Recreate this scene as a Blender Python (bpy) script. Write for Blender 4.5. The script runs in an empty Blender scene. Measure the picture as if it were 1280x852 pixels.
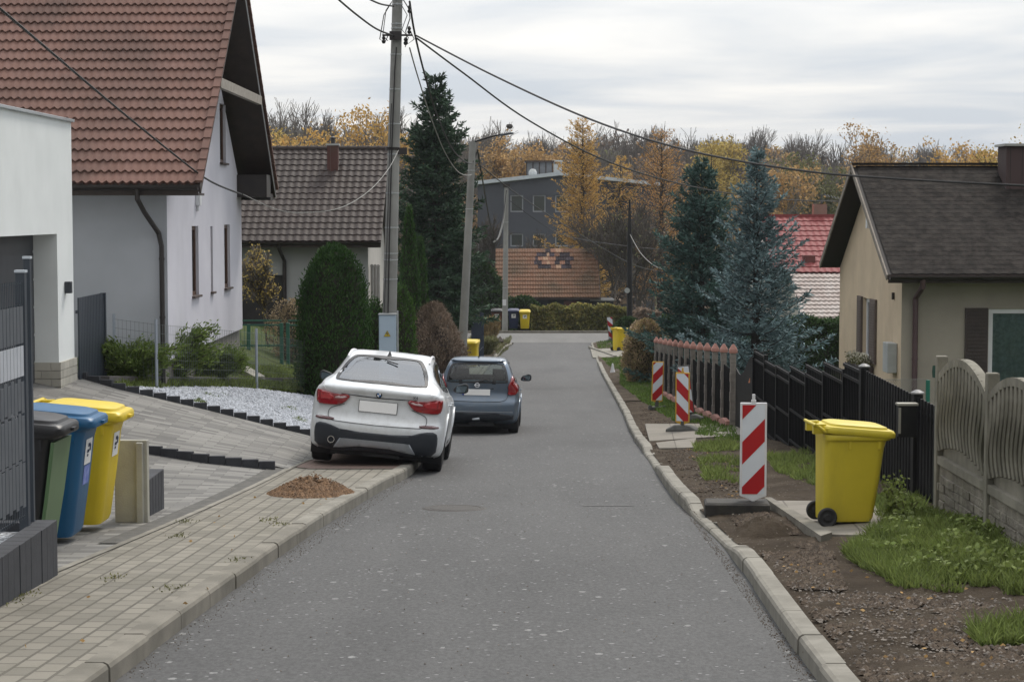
import bpy, bmesh, math, random
import numpy as np
from mathutils import Vector, Matrix, geometry, noise
from mathutils.bvhtree import BVHTree
R = math.radians
scene = bpy.context.scene
COL = scene.collection
# ------------------------------------------------------------------ camera
FPX = 2400.0
TH = math.atan(161.0/FPX)
cd = bpy.data.cameras.new('camera'); cam = bpy.data.objects.new('camera', cd); COL.objects.link(cam)
cam.location = (0, 0, 0); cam.rotation_euler = (R(90)-TH, 0, 0)
cd.sensor_width = 36; cd.lens = 36*FPX/1280; cd.clip_start = .1; cd.clip_end = 5000
scene.camera = cam
# ------------------------------------------------------------------ light
scene.view_settings.view_transform = 'Standard'; scene.view_settings.look = 'None'
scene.view_settings.gamma = 1; scene.view_settings.exposure = 0.2
SUN_EL, SUN_AZ = R(52), R(25)          # azimuth from +Y (ahead) towards +X
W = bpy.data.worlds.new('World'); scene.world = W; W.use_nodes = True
def build_world():
    nt = W.node_tree; N = nt.nodes; L = nt.links; N.clear()
    out = N.new('ShaderNodeOutputWorld'); bg = N.new('ShaderNodeBackground'); bg.inputs['Strength'].default_value = .1
    L.new(bg.outputs[0], out.inputs[0])
    sky = N.new('ShaderNodeTexSky'); sky.sky_type = 'NISHITA'; sky.sun_disc = False
    sky.sun_elevation = SUN_EL; sky.sun_rotation = SUN_AZ; sky.air_density = 1.2; sky.dust_density = 3
    tc = N.new('ShaderNodeTexCoord'); sx = N.new('ShaderNodeSeparateXYZ'); L.new(tc.outputs['Generated'], sx.inputs[0])
    def mth(op, a, b=None):
        m = N.new('ShaderNodeMath'); m.operation = op
        for i, q in enumerate((a, b)):
            if q is None: continue
            if isinstance(q, (int, float)): m.inputs[i].default_value = q
            else: L.new(q, m.inputs[i])
        return m.outputs[0]
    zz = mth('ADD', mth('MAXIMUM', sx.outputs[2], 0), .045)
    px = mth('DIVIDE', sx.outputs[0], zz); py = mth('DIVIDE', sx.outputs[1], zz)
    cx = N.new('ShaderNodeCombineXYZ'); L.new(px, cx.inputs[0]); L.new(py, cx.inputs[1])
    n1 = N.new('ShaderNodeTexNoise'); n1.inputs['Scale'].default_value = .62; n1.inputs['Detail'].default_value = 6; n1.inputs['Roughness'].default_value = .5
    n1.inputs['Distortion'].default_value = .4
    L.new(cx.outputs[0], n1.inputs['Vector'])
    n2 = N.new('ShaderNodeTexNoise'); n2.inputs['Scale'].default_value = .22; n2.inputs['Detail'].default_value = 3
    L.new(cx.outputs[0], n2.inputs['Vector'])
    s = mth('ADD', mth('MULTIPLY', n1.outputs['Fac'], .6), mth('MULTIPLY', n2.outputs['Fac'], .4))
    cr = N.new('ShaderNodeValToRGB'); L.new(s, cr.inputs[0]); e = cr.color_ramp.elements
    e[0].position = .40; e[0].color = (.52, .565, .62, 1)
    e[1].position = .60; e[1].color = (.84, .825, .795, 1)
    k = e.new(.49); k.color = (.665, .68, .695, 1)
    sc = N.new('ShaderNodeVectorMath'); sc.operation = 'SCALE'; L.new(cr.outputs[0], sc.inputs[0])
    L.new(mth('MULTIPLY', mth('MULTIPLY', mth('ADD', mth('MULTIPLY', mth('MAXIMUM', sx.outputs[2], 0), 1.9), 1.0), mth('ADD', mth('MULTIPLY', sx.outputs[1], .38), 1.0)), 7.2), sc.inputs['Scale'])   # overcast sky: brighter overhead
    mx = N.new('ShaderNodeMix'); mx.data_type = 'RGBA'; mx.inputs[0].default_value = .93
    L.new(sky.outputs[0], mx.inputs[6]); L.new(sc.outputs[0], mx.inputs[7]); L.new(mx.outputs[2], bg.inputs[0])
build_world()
sd = bpy.data.lights.new('sun', 'SUN'); sd.energy = 2.0; sd.angle = R(14); sd.color = (1, .93, .84)
so = bpy.data.objects.new('sun', sd); COL.objects.link(so)
_d = Vector((math.sin(SUN_AZ)*math.cos(SUN_EL), math.cos(SUN_AZ)*math.cos(SUN_EL), math.sin(SUN_EL)))
so.rotation_euler = (-_d).to_track_quat('-Z', 'Y').to_euler(); so.location = (0, 60, 60)

# ------------------------------------------------------------------ layout maths
_c, _s = math.cos(TH), math.sin(TH)
def P(px, py, Y):
    a = (px-640)/FPX; b = (426-py)/FPX
    t = Y/(_c+b*_s)
    return Vector((a*t, Y, (-_s+b*_c)*t))
def lut(xs, ys):
    xs = np.array(xs, float); ys = np.array(ys, float)
    d = np.diff(ys)/np.diff(xs); m = np.zeros(len(xs)); m[0] = d[0]; m[-1] = d[-1]
    for i in range(1, len(xs)-1): m[i] = 0 if d[i-1]*d[i] <= 0 else 2*d[i-1]*d[i]/(d[i-1]+d[i])
    def f(x):
        x = np.clip(np.asarray(x, float), xs[0], xs[-1]); i = np.clip(np.searchsorted(xs, x)-1, 0, len(xs)-2)
        h = xs[i+1]-xs[i]; t = (x-xs[i])/h
        r = (2*t**3-3*t**2+1)*ys[i]+(t**3-2*t**2+t)*h*m[i]+(-2*t**3+3*t**2)*ys[i+1]+(t**3-t**2)*h*m[i+1]
        return float(r) if r.ndim == 0 else r
    return f
zr = lut([-10, 0, 10, 20, 26.4, 38, 48, 60, 75, 90, 105, 112, 122, 200, 280, 400, 1500],
         [-1.6, -2.1, -2.68, -3.25, -3.62, -4.42, -5.0, -5.62, -6.2, -6.6, -6.68, -6.9, -7.8, -8, -6, -2, -2])
xl = lut([-10, 0, 11.2, 18.7, 23, 27, 33, 40, 60, 75, 92, 97, 100], [-2.9, -2.7, -2.33, -2.0, -1.68, -1.37, -1.4, -1.5, -1.3, -1.0, -.42, .1, .2])
xr = lut([-10, 0, 11.2, 18, 22, 25.3, 29, 38, 48, 60, 75, 90, 97, 100], [1.4, 1.6, 1.79, 1.97, 1.925, 1.98, 2.09, 2.37, 2.75, 3.1, 3.45, 3.85, 4.0, 4.6])
riseL = lut([-10, 21, 26, 30, 33, 38, 45, 60, 75, 88, 1500], [0, 0, .55, .98, 1.2, 1.5, 1.7, 1.6, .8, 0, 0])
def sstep(t): t = np.clip(t, 0, 1); return t*t*(3-2*t)
def H(x, y):
    x = np.asarray(x, float); y = np.asarray(y, float)
    z = zr(y); L = xl(y); Rr = xr(y)
    near = 1-sstep((y-94)/6)
    left = .12+riseL(y)*np.clip((L-1.35-x)/3.9, 0, 1.25)
    right = .06+np.clip(x-Rr, 0, 2.6)*.055+np.clip(x-4.4, 0, 4)*.06
    off = np.where(x < L, left, np.where(x > Rr, right, -.0))
    r = z+off*near
    return float(r) if r.ndim == 0 else r
def G(px, py, off=0.0):
    lo = None; Y = 6.0; last = None
    while Y < 400:
        p = P(px, py, Y); d = p.z-(H(p.x, Y)+off)
        if d < 0 and last is not None:
            a, b = last, Y
            for _ in range(30):
                m = (a+b)/2; q = P(px, py, m)
                if q.z-(H(q.x, m)+off) < 0: b = m
                else: a = m
            return P(px, py, (a+b)/2)
        last = Y; Y *= 1.01
    return P(px, py, 400)

# ------------------------------------------------------------------ mesh builder
class MB:
    def __init__(s): s.v = []; s.f = []; s.m = []; s.uv = None; s.smooth = False
    def add(s, vs, fs, m=0):
        o = len(s.v); s.v += [tuple(v) for v in vs]; s.f += [tuple(i+o for i in f) for f in fs]; s.m += [m]*len(fs); return s
    def box(s, x0, x1, y0, y1, z0, z1, m=0):
        vs = [(x0, y0, z0), (x1, y0, z0), (x1, y1, z0), (x0, y1, z0), (x0, y0, z1), (x1, y0, z1), (x1, y1, z1), (x0, y1, z1)]
        return s.add(vs, [(0, 3, 2, 1), (4, 5, 6, 7), (0, 1, 5, 4), (1, 2, 6, 5), (2, 3, 7, 6), (3, 0, 4, 7)], m)
    def obox(s, c, sx, sy, sz, rz=0, m=0, M=None):
        T = M or Matrix.Translation(c) @ Matrix.Rotation(rz, 4, 'Z')

        vs = [T @ Vector((a*sx/2, b*sy/2, d*sz/2)) for d in (-1, 1) for a, b in ((-1, -1), (1, -1), (1, 1), (-1, 1))]
        return s.add(vs, [(0, 3, 2, 1), (4, 5, 6, 7), (0, 1, 5, 4), (1, 2, 6, 5), (2, 3, 7, 6), (3, 0, 4, 7)], m)
    def bar(s, a, b, w, h=None, m=0):
        a = Vector(a); b = Vector(b); d = b-a; h = h or w
        q = d.to_track_quat('Z', 'Y').to_matrix().to_4x4()
        return s.obox(None, w, h, d.length, 0, m, Matrix.Translation((a+b)/2) @ q)
    def tube(s, pts, rad, n=8, m=0, cap=True):
        pts = [Vector(p) for p in pts]; k = len(pts)
        rad = [rad]*k if isinstance(rad, (int, float)) else rad
        o = len(s.v); up = Vector((0, 0, 1)); prev = None
        for i, p in enumerate(pts):
            d = (pts[min(i+1, k-1)]-pts[max(i-1, 0)])
            d = d.normalized() if d.length > 1e-9 else Vector((0, 0, 1))
            if prev is None:
                x = d.cross(up)
                if x.length < .05: x = d.cross(Vector((1, 0, 0)))
            else: x = prev-d*prev.dot(d)
            x.normalize(); y = d.cross(x); prev = x
            for j in range(n):
                t = 2*math.pi*j/n; s.v.append(tuple(p+(x*math.cos(t)+y*math.sin(t))*rad[i]))
        for i in range(k-1):
            for j in range(n):
                a = o+i*n+j; b = o+i*n+(j+1) % n; s.f.append((a, b, b+n, a+n)); s.m.append(m)
        if cap:
            s.f.append(tuple(o+j for j in range(n))[::-1]); s.f.append(tuple(o+(k-1)*n+j for j in range(n))); s.m += [m, m]
        return s
    def lathe(s, prof, n=20, c=(0, 0, 0), m=0, axis='Z'):
        o = len(s.v); c = Vector(c)
        for r, z in prof:
            for j in range(n):
                t = 2*math.pi*j/n; q = (r*math.cos(t), r*math.sin(t), z)
                if axis == 'Y': q = (q[0], q[2], q[1])
                if axis == 'X': q = (q[2], q[0], q[1])
                s.v.append((c.x+q[0], c.y+q[1], c.z+q[2]))
        for i in range(len(prof)-1):
            for j in range(n):
                a = o+i*n+j; b = o+i*n+(j+1) % n; s.f.append((a, b, b+n, a+n)); s.m.append(m)
        return s
    def prism(s, poly, a, b, axis='Y', m=0):
        n = len(poly)
        def q(p, t):
            return (p[0], t, p[1]) if axis == 'Y' else ((t, p[0], p[1]) if axis == 'X' else (p[0], p[1], t))
        vs = [q(p, a) for p in poly]+[q(p, b) for p in poly]
        fs = [tuple(range(n)), tuple(range(2*n-1, n-1, -1))]+[(i, n+i, n+(i+1) % n, (i+1) % n) for i in range(n)]
        return s.add(vs, fs, m)
    def grid(s, fn, us, vs_, m=0):
        o = len(s.v); nu = len(us)
        for v in vs_:
            for u in us: s.v.append(tuple(fn(u, v)))
        for j in range(len(vs_)-1):
            for i in range(nu-1):
                a = o+j*nu+i; s.f.append((a, a+1, a+nu+1, a+nu)); s.m.append(m)
        return s
    def build(s, name, mats, parent=None, world=True, smooth=None, bevel=0, angle=40, recalc=False):
        me = bpy.data.meshes.new(name); me.from_pydata(s.v, [], s.f)
        if not isinstance(mats, (list, tuple)): mats = [mats]
        for q in mats: me.materials.append(q)
        if len(mats) > 1: me.polygons.foreach_set('material_index', s.m)
        if recalc:
            bm = bmesh.new(); bm.from_mesh(me); bmesh.ops.recalc_face_normals(bm, faces=bm.faces); bm.to_mesh(me); bm.free()
        if parent is not None and world:
            me.transform(parent.matrix_basis.inverted())
        o = bpy.data.objects.new(name, me); COL.objects.link(o)
        if parent is not None: o.parent = parent
        if smooth or (smooth is None and s.smooth):
            me.polygons.foreach_set('use_smooth', [True]*len(me.polygons))
            try: me.set_sharp_from_angle(angle=R(angle))
            except Exception: pass
        if bevel:
            b = o.modifiers.new('Bevel', 'BEVEL'); b.width = bevel; b.segments = 2; b.limit_method = 'ANGLE'; b.angle_limit = R(35)
        me.update(); return o
def np_mesh(name, V, Q, mat, parent=None, smooth=False):
    """V (n,3), Q (k,3|4) -> mesh object"""
    V = np.asarray(V, np.float32); Q = np.asarray(Q, np.int32); k = Q.shape[1]
    if parent is not None: V = V-np.array(parent.location, np.float32)
    me = bpy.data.meshes.new(name); me.vertices.add(len(V)); me.vertices.foreach_set('co', V.ravel())
    me.loops.add(Q.size); me.loops.foreach_set('vertex_index', Q.ravel())
    me.polygons.add(len(Q)); me.polygons.foreach_set('loop_start', np.arange(0, Q.size, k, dtype=np.int32))
    me.polygons.foreach_set('use_smooth', np.full(len(Q), smooth))
    me.materials.append(mat); me.update(calc_edges=True)
    o = bpy.data.objects.new(name, me); COL.objects.link(o)
    if parent is not None: o.parent = parent
    return o
def tag(o, label=None, cat=None, group=None, kind=None):
    if label: o['label'] = label
    if cat: o['category'] = cat
    if group: o['group'] = group
    if kind: o['kind'] = kind
    return o
def thing(name, label, cat, loc=(0, 0, 0), rz=0, group=None):
    o = bpy.data.objects.new(name, None); COL.objects.link(o); o.location = loc; o.rotation_euler = (0, 0, rz)
    o.empty_display_size = .2
    return tag(o, label, cat, group)
def struct(o): o['kind'] = 'structure'; return o
def dup(o, loc=None, rz=None, label=None, parent=None):
    c = o.copy(); COL.objects.link(c)
    if parent: c.parent = parent
    if loc is not None: c.location = loc
    if rz is not None: c.rotation_euler = (0, 0, rz)
    if label: c['label'] = label
    for ch in list(o.children): dup(ch, parent=c)
    return c

# ------------------------------------------------------------------ materials
class NT:
    def __init__(s, name):
        s.mat = bpy.data.materials.new(name); s.mat.use_nodes = True; s.N = s.mat.node_tree.nodes; s.L = s.mat.node_tree.links
        s.b = s.N['Principled BSDF']; s.tc = None
    def new(s, t, **kw):
        n = s.N.new('ShaderNode'+t)
        for k, v in kw.items(): setattr(n, k, v)
        return n
    def set(s, n, **kw):
        for k, v in kw.items():
            k = k.replace('_', ' ')
            if hasattr(v, 'links') or hasattr(v, 'is_output'): s.L.new(v, n.inputs[k])
            else: n.inputs[k].default_value = v
        return n
    def co(s, kind='Object'):
        if s.tc is None: s.tc = s.new('TexCoord')
        return s.tc.outputs[kind]
    def noise(s, sc, det=4, rough=.55, vec=None, dist=0):
        n = s.new('TexNoise'); n.inputs['Scale'].default_value = sc; n.inputs['Detail'].default_value = det
        n.inputs['Roughness'].default_value = rough; n.inputs['Distortion'].default_value = dist
        s.L.new(vec or s.co(), n.inputs['Vector']); return n.outputs['Fac']
    def mapping(s, scale=(1, 1, 1), rot=(0, 0, 0), loc=(0, 0, 0), vec=None):
        m = s.new('Mapping'); m.inputs['Scale'].default_value = scale; m.inputs['Rotation'].default_value = rot; m.inputs['Location'].default_value = loc
        s.L.new(vec or s.co(), m.inputs['Vector']); return m.outputs[0]
    def ramp(s, fac, stops):
        r = s.new('ValToRGB'); s.L.new(fac, r.inputs[0]); e = r.color_ramp.elements
        while len(e) < len(stops): e.new(.5)
        for i, (p, c) in enumerate(stops):
            e[i].position = p; e[i].color = (*c, 1) if len(c) == 3 else c
        return r.outputs[0]
    def mix(s, fac, a, b, mode='MIX'):
        m = s.new('Mix'); m.data_type = 'RGBA'; m.blend_type = mode
        for i, q in ((0, fac), (6, a), (7, b)):
            if isinstance(q, (int, float)): m.inputs[i].default_value = q
            elif isinstance(q, tuple): m.inputs[i].default_value = (*q, 1)
            else: s.L.new(q, m.inputs[i])
        return m.outputs[2]
    def math(s, op, a, b=None, c=None):
        m = s.new('Math'); m.operation = op
        for i, q in enumerate((a, b, c)):
            if q is None: continue
            if isinstance(q, (int, float)): m.inputs[i].default_value = q
            else: s.L.new(q, m.inputs[i])
        return m.outputs[0]
    def island(s, amt, col):
        g = s.new('NewGeometry'); hs = s.new('HueSaturation'); r = s.math('MULTIPLY_ADD', g.outputs['Random Per Island'], 2*amt, 1-amt)
        s.L.new(r, hs.inputs['Value']); s.L.new(col, hs.inputs['Color'])
        return hs.outputs[0]
    def bump(s, h, strength=.5, dist=.01, prev=None):
        b = s.new('Bump'); b.inputs['Strength'].default_value = strength; b.inputs['Distance'].default_value = dist
        s.L.new(h, b.inputs['Height'])
        if prev: s.L.new(prev, b.inputs['Normal'])
        s.L.new(b.outputs[0], s.b.inputs['Normal']); return b.outputs[0]
    def fin(s, col=None, rough=.8, metal=0, spec=.5, coat=0):
        if col is not None:
            if isinstance(col, tuple): s.b.inputs['Base Color'].default_value = (*col, 1)
            else: s.L.new(col, s.b.inputs['Base Color'])
        if isinstance(rough, (int, float)): s.b.inputs['Roughness'].default_value = rough
        else: s.L.new(rough, s.b.inputs['Roughness'])
        s.b.inputs['Metallic'].default_value = metal; s.b.inputs['Specular IOR Level'].default_value = spec
        s.b.inputs['Coat Weight'].default_value = coat; s.b.inputs['Coat Roughness'].default_value = .05
        return s.mat
def pm(name, c, c2=None, sc=3, rough=.8, bump=0, bsc=60, bd=.01, metal=0, spec=.5, coat=0, isl=0, grime=0, gc=(.08, .075, .06)):
    t = NT(name); c2 = c2 or tuple(q*.85 for q in c)
    col = t.mix(t.ramp(t.noise(sc, 5), [(.35, (0, 0, 0)), (.65, (1, 1, 1))]), c, c2)
    if grime:
        g = t.ramp(t.noise(sc*.6, 8, .7, t.mapping((1, 1, .35))), [(.5, (0, 0, 0)), (.75, (grime,)*3)])
        col = t.mix(g, col, gc)
    if isl: col = t.island(isl, col)
    if bump: t.bump(t.noise(bsc, 4, .6), bump, bd)
    return t.fin(col, rough, metal, spec, coat)
def leafmat(name, c, c2, isl=.4, rough=.6, trans=.25, sc=.8):
    t = NT(name); g = t.new('NewGeometry')
    col = t.mix(g.outputs['Random Per Island'], c, c2)
    col = t.mix(t.math('MULTIPLY', t.ramp(t.noise(sc, 3), [(.4, (0, 0, 0)), (.6, (1, 1, 1))]), .5), col, tuple(q*.6 for q in c))
    wn = t.new('TexWhiteNoise'); wn.noise_dimensions = '1D'; t.L.new(t.math('MULTIPLY', g.outputs['Random Per Island'], 91.7), wn.inputs['W'])
    hs = t.new('HueSaturation'); t.L.new(t.math('MULTIPLY_ADD', wn.outputs['Value'], 2*isl, 1-isl), hs.inputs['Value']); t.L.new(col, hs.inputs['Color'])
    m = t.fin(hs.outputs[0], rough, 0, .25)
    if trans:
        tr = t.new('BsdfTranslucent'); t.L.new(hs.outputs[0], tr.inputs['Color'])
        ms = t.new('MixShader'); ms.inputs[0].default_value = trans
        t.L.new(t.b.outputs[0], ms.inputs[1]); t.L.new(tr.outputs[0], ms.inputs[2])
        t.L.new(ms.outputs[0], t.N['Material Output'].inputs[0])
    return m
# ================================================================== setting materials
def mat_asphalt(name='asphalt', base=(.058, .0575, .057), dark=(.032, .032, .032)):
    t = NT(name)
    n = t.noise(160, 3, .7); col = t.mix(n, tuple(q*.55 for q in base), tuple(q*1.55 for q in base))
    big = t.ramp(t.noise(.8, 5, .6, t.mapping((1, .3, 1))), [(.35, (0, 0, 0)), (.68, (1, 1, 1))])
    col = t.mix(t.math('MULTIPLY', big, .5), col, tuple(q*1.35 for q in base))
    bl = t.ramp(t.noise(.5, 6, .65, t.mapping((1, .35, 1), loc=(7, 3, 0))), [(.42, (0, 0, 0)), (.66, (1, 1, 1))])
    col = t.mix(t.math('MULTIPLY', bl, .6), col, dark)
    br_ = t.ramp(t.noise(1.0, 5, .6, t.mapping((1.4, .10, 1), loc=(2, 9, 0))), [(.5, (0, 0, 0)), (.72, (1, 1, 1))])
    col = t.mix(t.math('MULTIPLY', br_, .3), col, tuple(q*1.7 for q in base))
    # pale flecks of ground-in grit
    v = t.new('TexVoronoi'); v.inputs['Scale'].default_value = 9; v.inputs['Randomness'].default_value = 1
    t.L.new(t.mapping((1, .75, 1)), v.inputs['Vector'])
    wn = t.new('SeparateColor'); t.L.new(v.outputs['Color'], wn.inputs[0])
    dd = t.math('ADD', v.outputs['Distance'], t.math('MULTIPLY', t.noise(55, 2), .25))
    sp = t.math('MULTIPLY', t.math('LESS_THAN', dd, .36), t.math('GREATER_THAN', wn.outputs[0], .84))
    clu = t.math('GREATER_THAN', t.noise(1.1, 3), .5)
    col = t.mix(t.math('MULTIPLY', t.math('MULTIPLY', sp, clu), .6), col, (.34, .34, .33))
    gm = t.noise(34, 4, .75, t.mapping((1, .45, 1))); col = t.mix(t.ramp(gm, [(.38, (0, 0, 0)), (.66, (1, 1, 1))]), t.mix(.3, col, (.02, .02, .022)), t.mix(.16, col, (.22, .22, .22)))
    v2 = t.new('TexVoronoi'); v2.inputs['Scale'].default_value = 22
    t.L.new(t.co(), v2.inputs['Vector']); s2 = t.new('SeparateColor'); t.L.new(v2.outputs['Color'], s2.inputs[0])
    sp2 = t.math('MULTIPLY', t.math('LESS_THAN', v2.outputs['Distance'], .3), t.math('GREATER_THAN', s2.outputs[1], .93))
    col = t.mix(t.math('MULTIPLY', sp2, .55), col, (.3, .3, .3))
    t.bump(t.noise(170, 3, .7), .5, .006)
    return t.fin(col, .78, 0, .4)
def mat_pavers(name, c1, c2, mort, bw, rh, rot=0, msz=.006, off=.5, sq=1, grime=.4, bias=0):
    t = NT(name)
    br = t.new('TexBrick'); br.offset = off; br.squash = sq
    t.L.new(t.mapping(rot=(0, 0, rot)), br.inputs['Vector'])
    t.set(br, Color1=(*c1, 1), Color2=(*c2, 1), Mortar=(*mort, 1), Scale=1.0, Mortar_Size=msz, Mortar_Smooth=.2, Bias=bias, Brick_Width=bw, Row_Height=rh)
    col = t.mix(t.math('MULTIPLY', t.noise(2.2, 6, .65), .45), br.outputs['Color'], tuple(q*.55 for q in c1))
    col = t.mix(t.math('MULTIPLY', t.noise(90, 3, .7), .35), col, tuple(min(1, q*1.5) for q in c1))
    g = t.ramp(t.noise(.9, 6, .7), [(.52, (0, 0, 0)), (.75, (grime,)*3)])
    col = t.mix(g, col, (.09, .085, .06))
    b = t.bump(t.math('SUBTRACT', 1.0, br.outputs['Fac']), .9, .006)
    t.bump(t.noise(120, 3), .3, .004, b)
    return t.fin(col, .85, 0, .3)
M_asph = mat_asphalt()
M_asph2 = mat_asphalt('pale_asphalt', (.115, .112, .105), (.09, .088, .082))
M_walk = mat_pavers('sidewalk_pavers', (.23, .213, .178), (.13, .122, .102), (.04, .036, .028), .24, .15, R(91.5), .011)
M_walkred = mat_pavers('red_pavers', (.23, .165, .14), (.19, .145, .125), (.1, .08, .07), .2, .1, R(1.5), .005)
M_drive = mat_pavers('driveway_slabs', (.245, .238, .222), (.055, .054, .055), (.06, .058, .054), .4, .15, R(-2), .006, .37, 1, .2)
M_kerb = pm('kerb_concrete', (.215, .198, .165), (.135, .125, .103), 2.5, .9, .5, 90, .006, grime=.7, gc=(.10, .09, .065))
M_kerbnew = pm('new_kerb_concrete', (.255, .24, .205), (.165, .155, .13), 3, .9, .4, 90, .006, grime=.75, gc=(.12, .11, .09))
M_black = pm('black_palisade_stone', (.028, .03, .036), (.04, .042, .05), 6, .8, .4, 80)
def mat_soil():
    t = NT('soil')
    n1 = t.noise(1.3, 8, .65); n2 = t.noise(26, 5, .7)
    col = t.ramp(n1, [(.3, (.052, .038, .026)), (.5, (.092, .07, .049)), (.68, (.15, .12, .088))])
    col = t.mix(t.math('MULTIPLY', n2, .7), col, (.035, .026, .018))
    v = t.new('TexVoronoi'); v.inputs['Scale'].default_value = 34; t.L.new(t.co(), v.inputs['Vector'])
    s2 = t.new('SeparateColor'); t.L.new(v.outputs['Color'], s2.inputs[0])
    sp = t.math('MULTIPLY', t.math('LESS_THAN', v.outputs['Distance'], .28), t.math('GREATER_THAN', s2.outputs[0], .9))
    col = t.mix(t.math('MULTIPLY', sp, .8), col, (.3, .27, .23))
    t.bump(t.math('ADD', n2, t.noise(70, 4, .7)), 1, .03)
    return t.fin(col, .95, 0, .15)
M_soil = mat_soil()
def mat_ground():
    t = NT('ground_turf')
    n1 = t.noise(.5, 6, .6); n2 = t.noise(14, 5, .7)
    col = t.ramp(n1, [(.35, (.045, .06, .022)), (.55, (.075, .10, .032)), (.7, (.11, .10, .05))])
    col = t.mix(t.math('MULTIPLY', n2, .6), col, (.03, .036, .016))
    t.bump(n2, 1, .03); return t.fin(col, .95, 0, .1)
M_ground = mat_ground()

# ================================================================== ground sheets
def axis(a, b, segs):
    out = [a]
    for lim, st in segs:
        while out[-1] < lim-1e-6: out.append(min(out[-1]+st, lim))
    return out
def ground():
    xs = sorted(set([-x for x in axis(0, 0, [(12, .5), (40, 2), (200, 20), (1500, 160)])]+axis(0, 0, [(12, .5), (40, 2), (200, 20), (1500, 160)])))
    ys = axis(-30, 0, [(0, 3), (50, .5), (125, 1.5), (400, 12), (2600, 150)])
    X, Y = np.meshgrid(xs, ys); Z = H(X, Y)
    on = (X > xl(Y)-.6) & (X < xr(Y)+.5) & (Y < 98) | ((Y > 95) & (Y < 109))
    Z = Z-np.where(on, .22, .05)
    V = np.stack([X, Y, Z], -1).reshape(-1, 3); nx = len(xs)
    i, j = np.meshgrid(np.arange(nx-1), np.arange(len(ys)-1)); a = (j*nx+i).ravel()
    o = np_mesh('ground', V, np.stack([a, a+1, a+nx+1, a+nx], 1), M_ground, smooth=True); struct(o)
ground()
def sheet(name, mat, fl, fr, y0, y1, off, dy=.25, nx=12, zf=None, amp=0, ampsc=1.0):
    ys = np.arange(y0, y1+1e-6, dy); us = np.linspace(0, 1, nx)
    V = []
    for y in ys:
        a, b = fl(y), fr(y)
        for u in us:
            x = a+(b-a)*u; z = (zf(x, y) if zf else H(x, y))+off
            if amp:
                z += amp*(noise.noise(Vector((x*1.3, y*1.3, 0))*ampsc)+.6*noise.noise(Vector((x*5, y*5, 3))*ampsc)+.4*noise.noise(Vector((x*14, y*14, 7))*ampsc))
            V.append((x, y, z))
    n = len(us); Q = [(j*n+i, j*n+i+1, (j+1)*n+i+1, (j+1)*n+i) for j in range(len(ys)-1) for i in range(n-1)]
    return struct(np_mesh(name, V, Q, mat, smooth=True))
road_z = lambda x, y: float(zr(y))
sheet('road', M_asph, lambda y: xl(y)-.02, lambda y: xr(y)+.02, -4, 99, 0, .5, 6, road_z)
sheet('side_road', M_asph2, lambda y: -40, lambda y: 40, 97.5, 106.3, .006, .8, 40, road_z)
# sidewalk on the left: pavers between kerb and plots
def walk_in(y): return float(lut([-10, 8, 14.9, 19.4, 26, 30, 34, 97], [-4.3, -4.1, -3.6, -3.28, -2.92, -2.75, -2.75, -2.2])(y))
sheet('sidewalk', M_walk, walk_in, lambda y: xl(y)-.149, -4, 25.8, .004, .3, 8)
sheet('sidewalk_red', M_walkred, walk_in, lambda y: xl(y)-.149, 25.81, 29.5, .004, .3, 8)
sheet('sidewalk_far', M_walk, walk_in, lambda y: xl(y)-.149, 29.51, 90, .004, .5, 5)
# soldier course between sidewalk and driveway
sheet('sidewalk_edge', M_kerbnew, lambda y: walk_in(y)-.07, walk_in, 15, 27.5, .012, .3, 2)
sheet('sidewalk_channel', pm('dark_channel_pavers', (.11, .105, .095), (.07, .068, .062), 8, .9, .5, 60), lambda y: walk_in(y)-.26, lambda y: walk_in(y)-.072, 17, 27.3, .010, .3, 2)
# driveways, both made of grey mixed slabs
sheet('driveway_lower', M_drive, lambda y: -9.0, lambda y: walk_in(y)-.0, -2, 27.2, .0, .3, 22)
def drive2_far(x): return 0
# upper ramp: between the two stepped palisades
pA = [G(95, 474), G(150, 490), G(260, 516), G(359, 541), G(392, 549)]
pB = [G(150, 556), G(178, 561), G(260, 575), G(345, 585)]
def near_line(pts, x):
    pts = sorted(pts, key=lambda p: p.x); return float(np.interp(x, [p.x for p in pts], [p.y for p in pts]))
def ramp():
    xs = np.linspace(-10, -2.7, 50); V = []; n = 24
    for x in xs:
        a = near_line(pB, x); b = near_line(pA, x)+.02
        for k in range(n):
            y = a+(b-a)*k/(n-1); x_ = min(x, walk_in(y)); V.append((x_, y, H(x_, y)+.055*min(1, (walk_in(y)-x_)/.5+.15)))
    Q = [(i*n+k, (i+1)*n+k, (i+1)*n+k+1, i*n+k+1) for i in range(len(xs)-1) for k in range(n-1)]
    struct(np_mesh('driveway_upper', V, Q, M_drive, smooth=True))
ramp()
# right verge of bare soil, lumpy
sheet('verge_soil', M_soil, lambda y: xr(y)+.10, lambda y: 7.5 if y < 19 else 4.6, 4, 52, .0, .09, 60, None, .035)
sheet('verge_soil_far', M_soil, lambda y: xr(y)+.10, lambda y: 4.9, 52, 97, .02, .4, 14, None, .03)
sheet('verge_left_far', M_soil, lambda y: -3.6, lambda y: xl(y)-.149, 84, 97.3, .04, .4, 14, None, .04)

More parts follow.
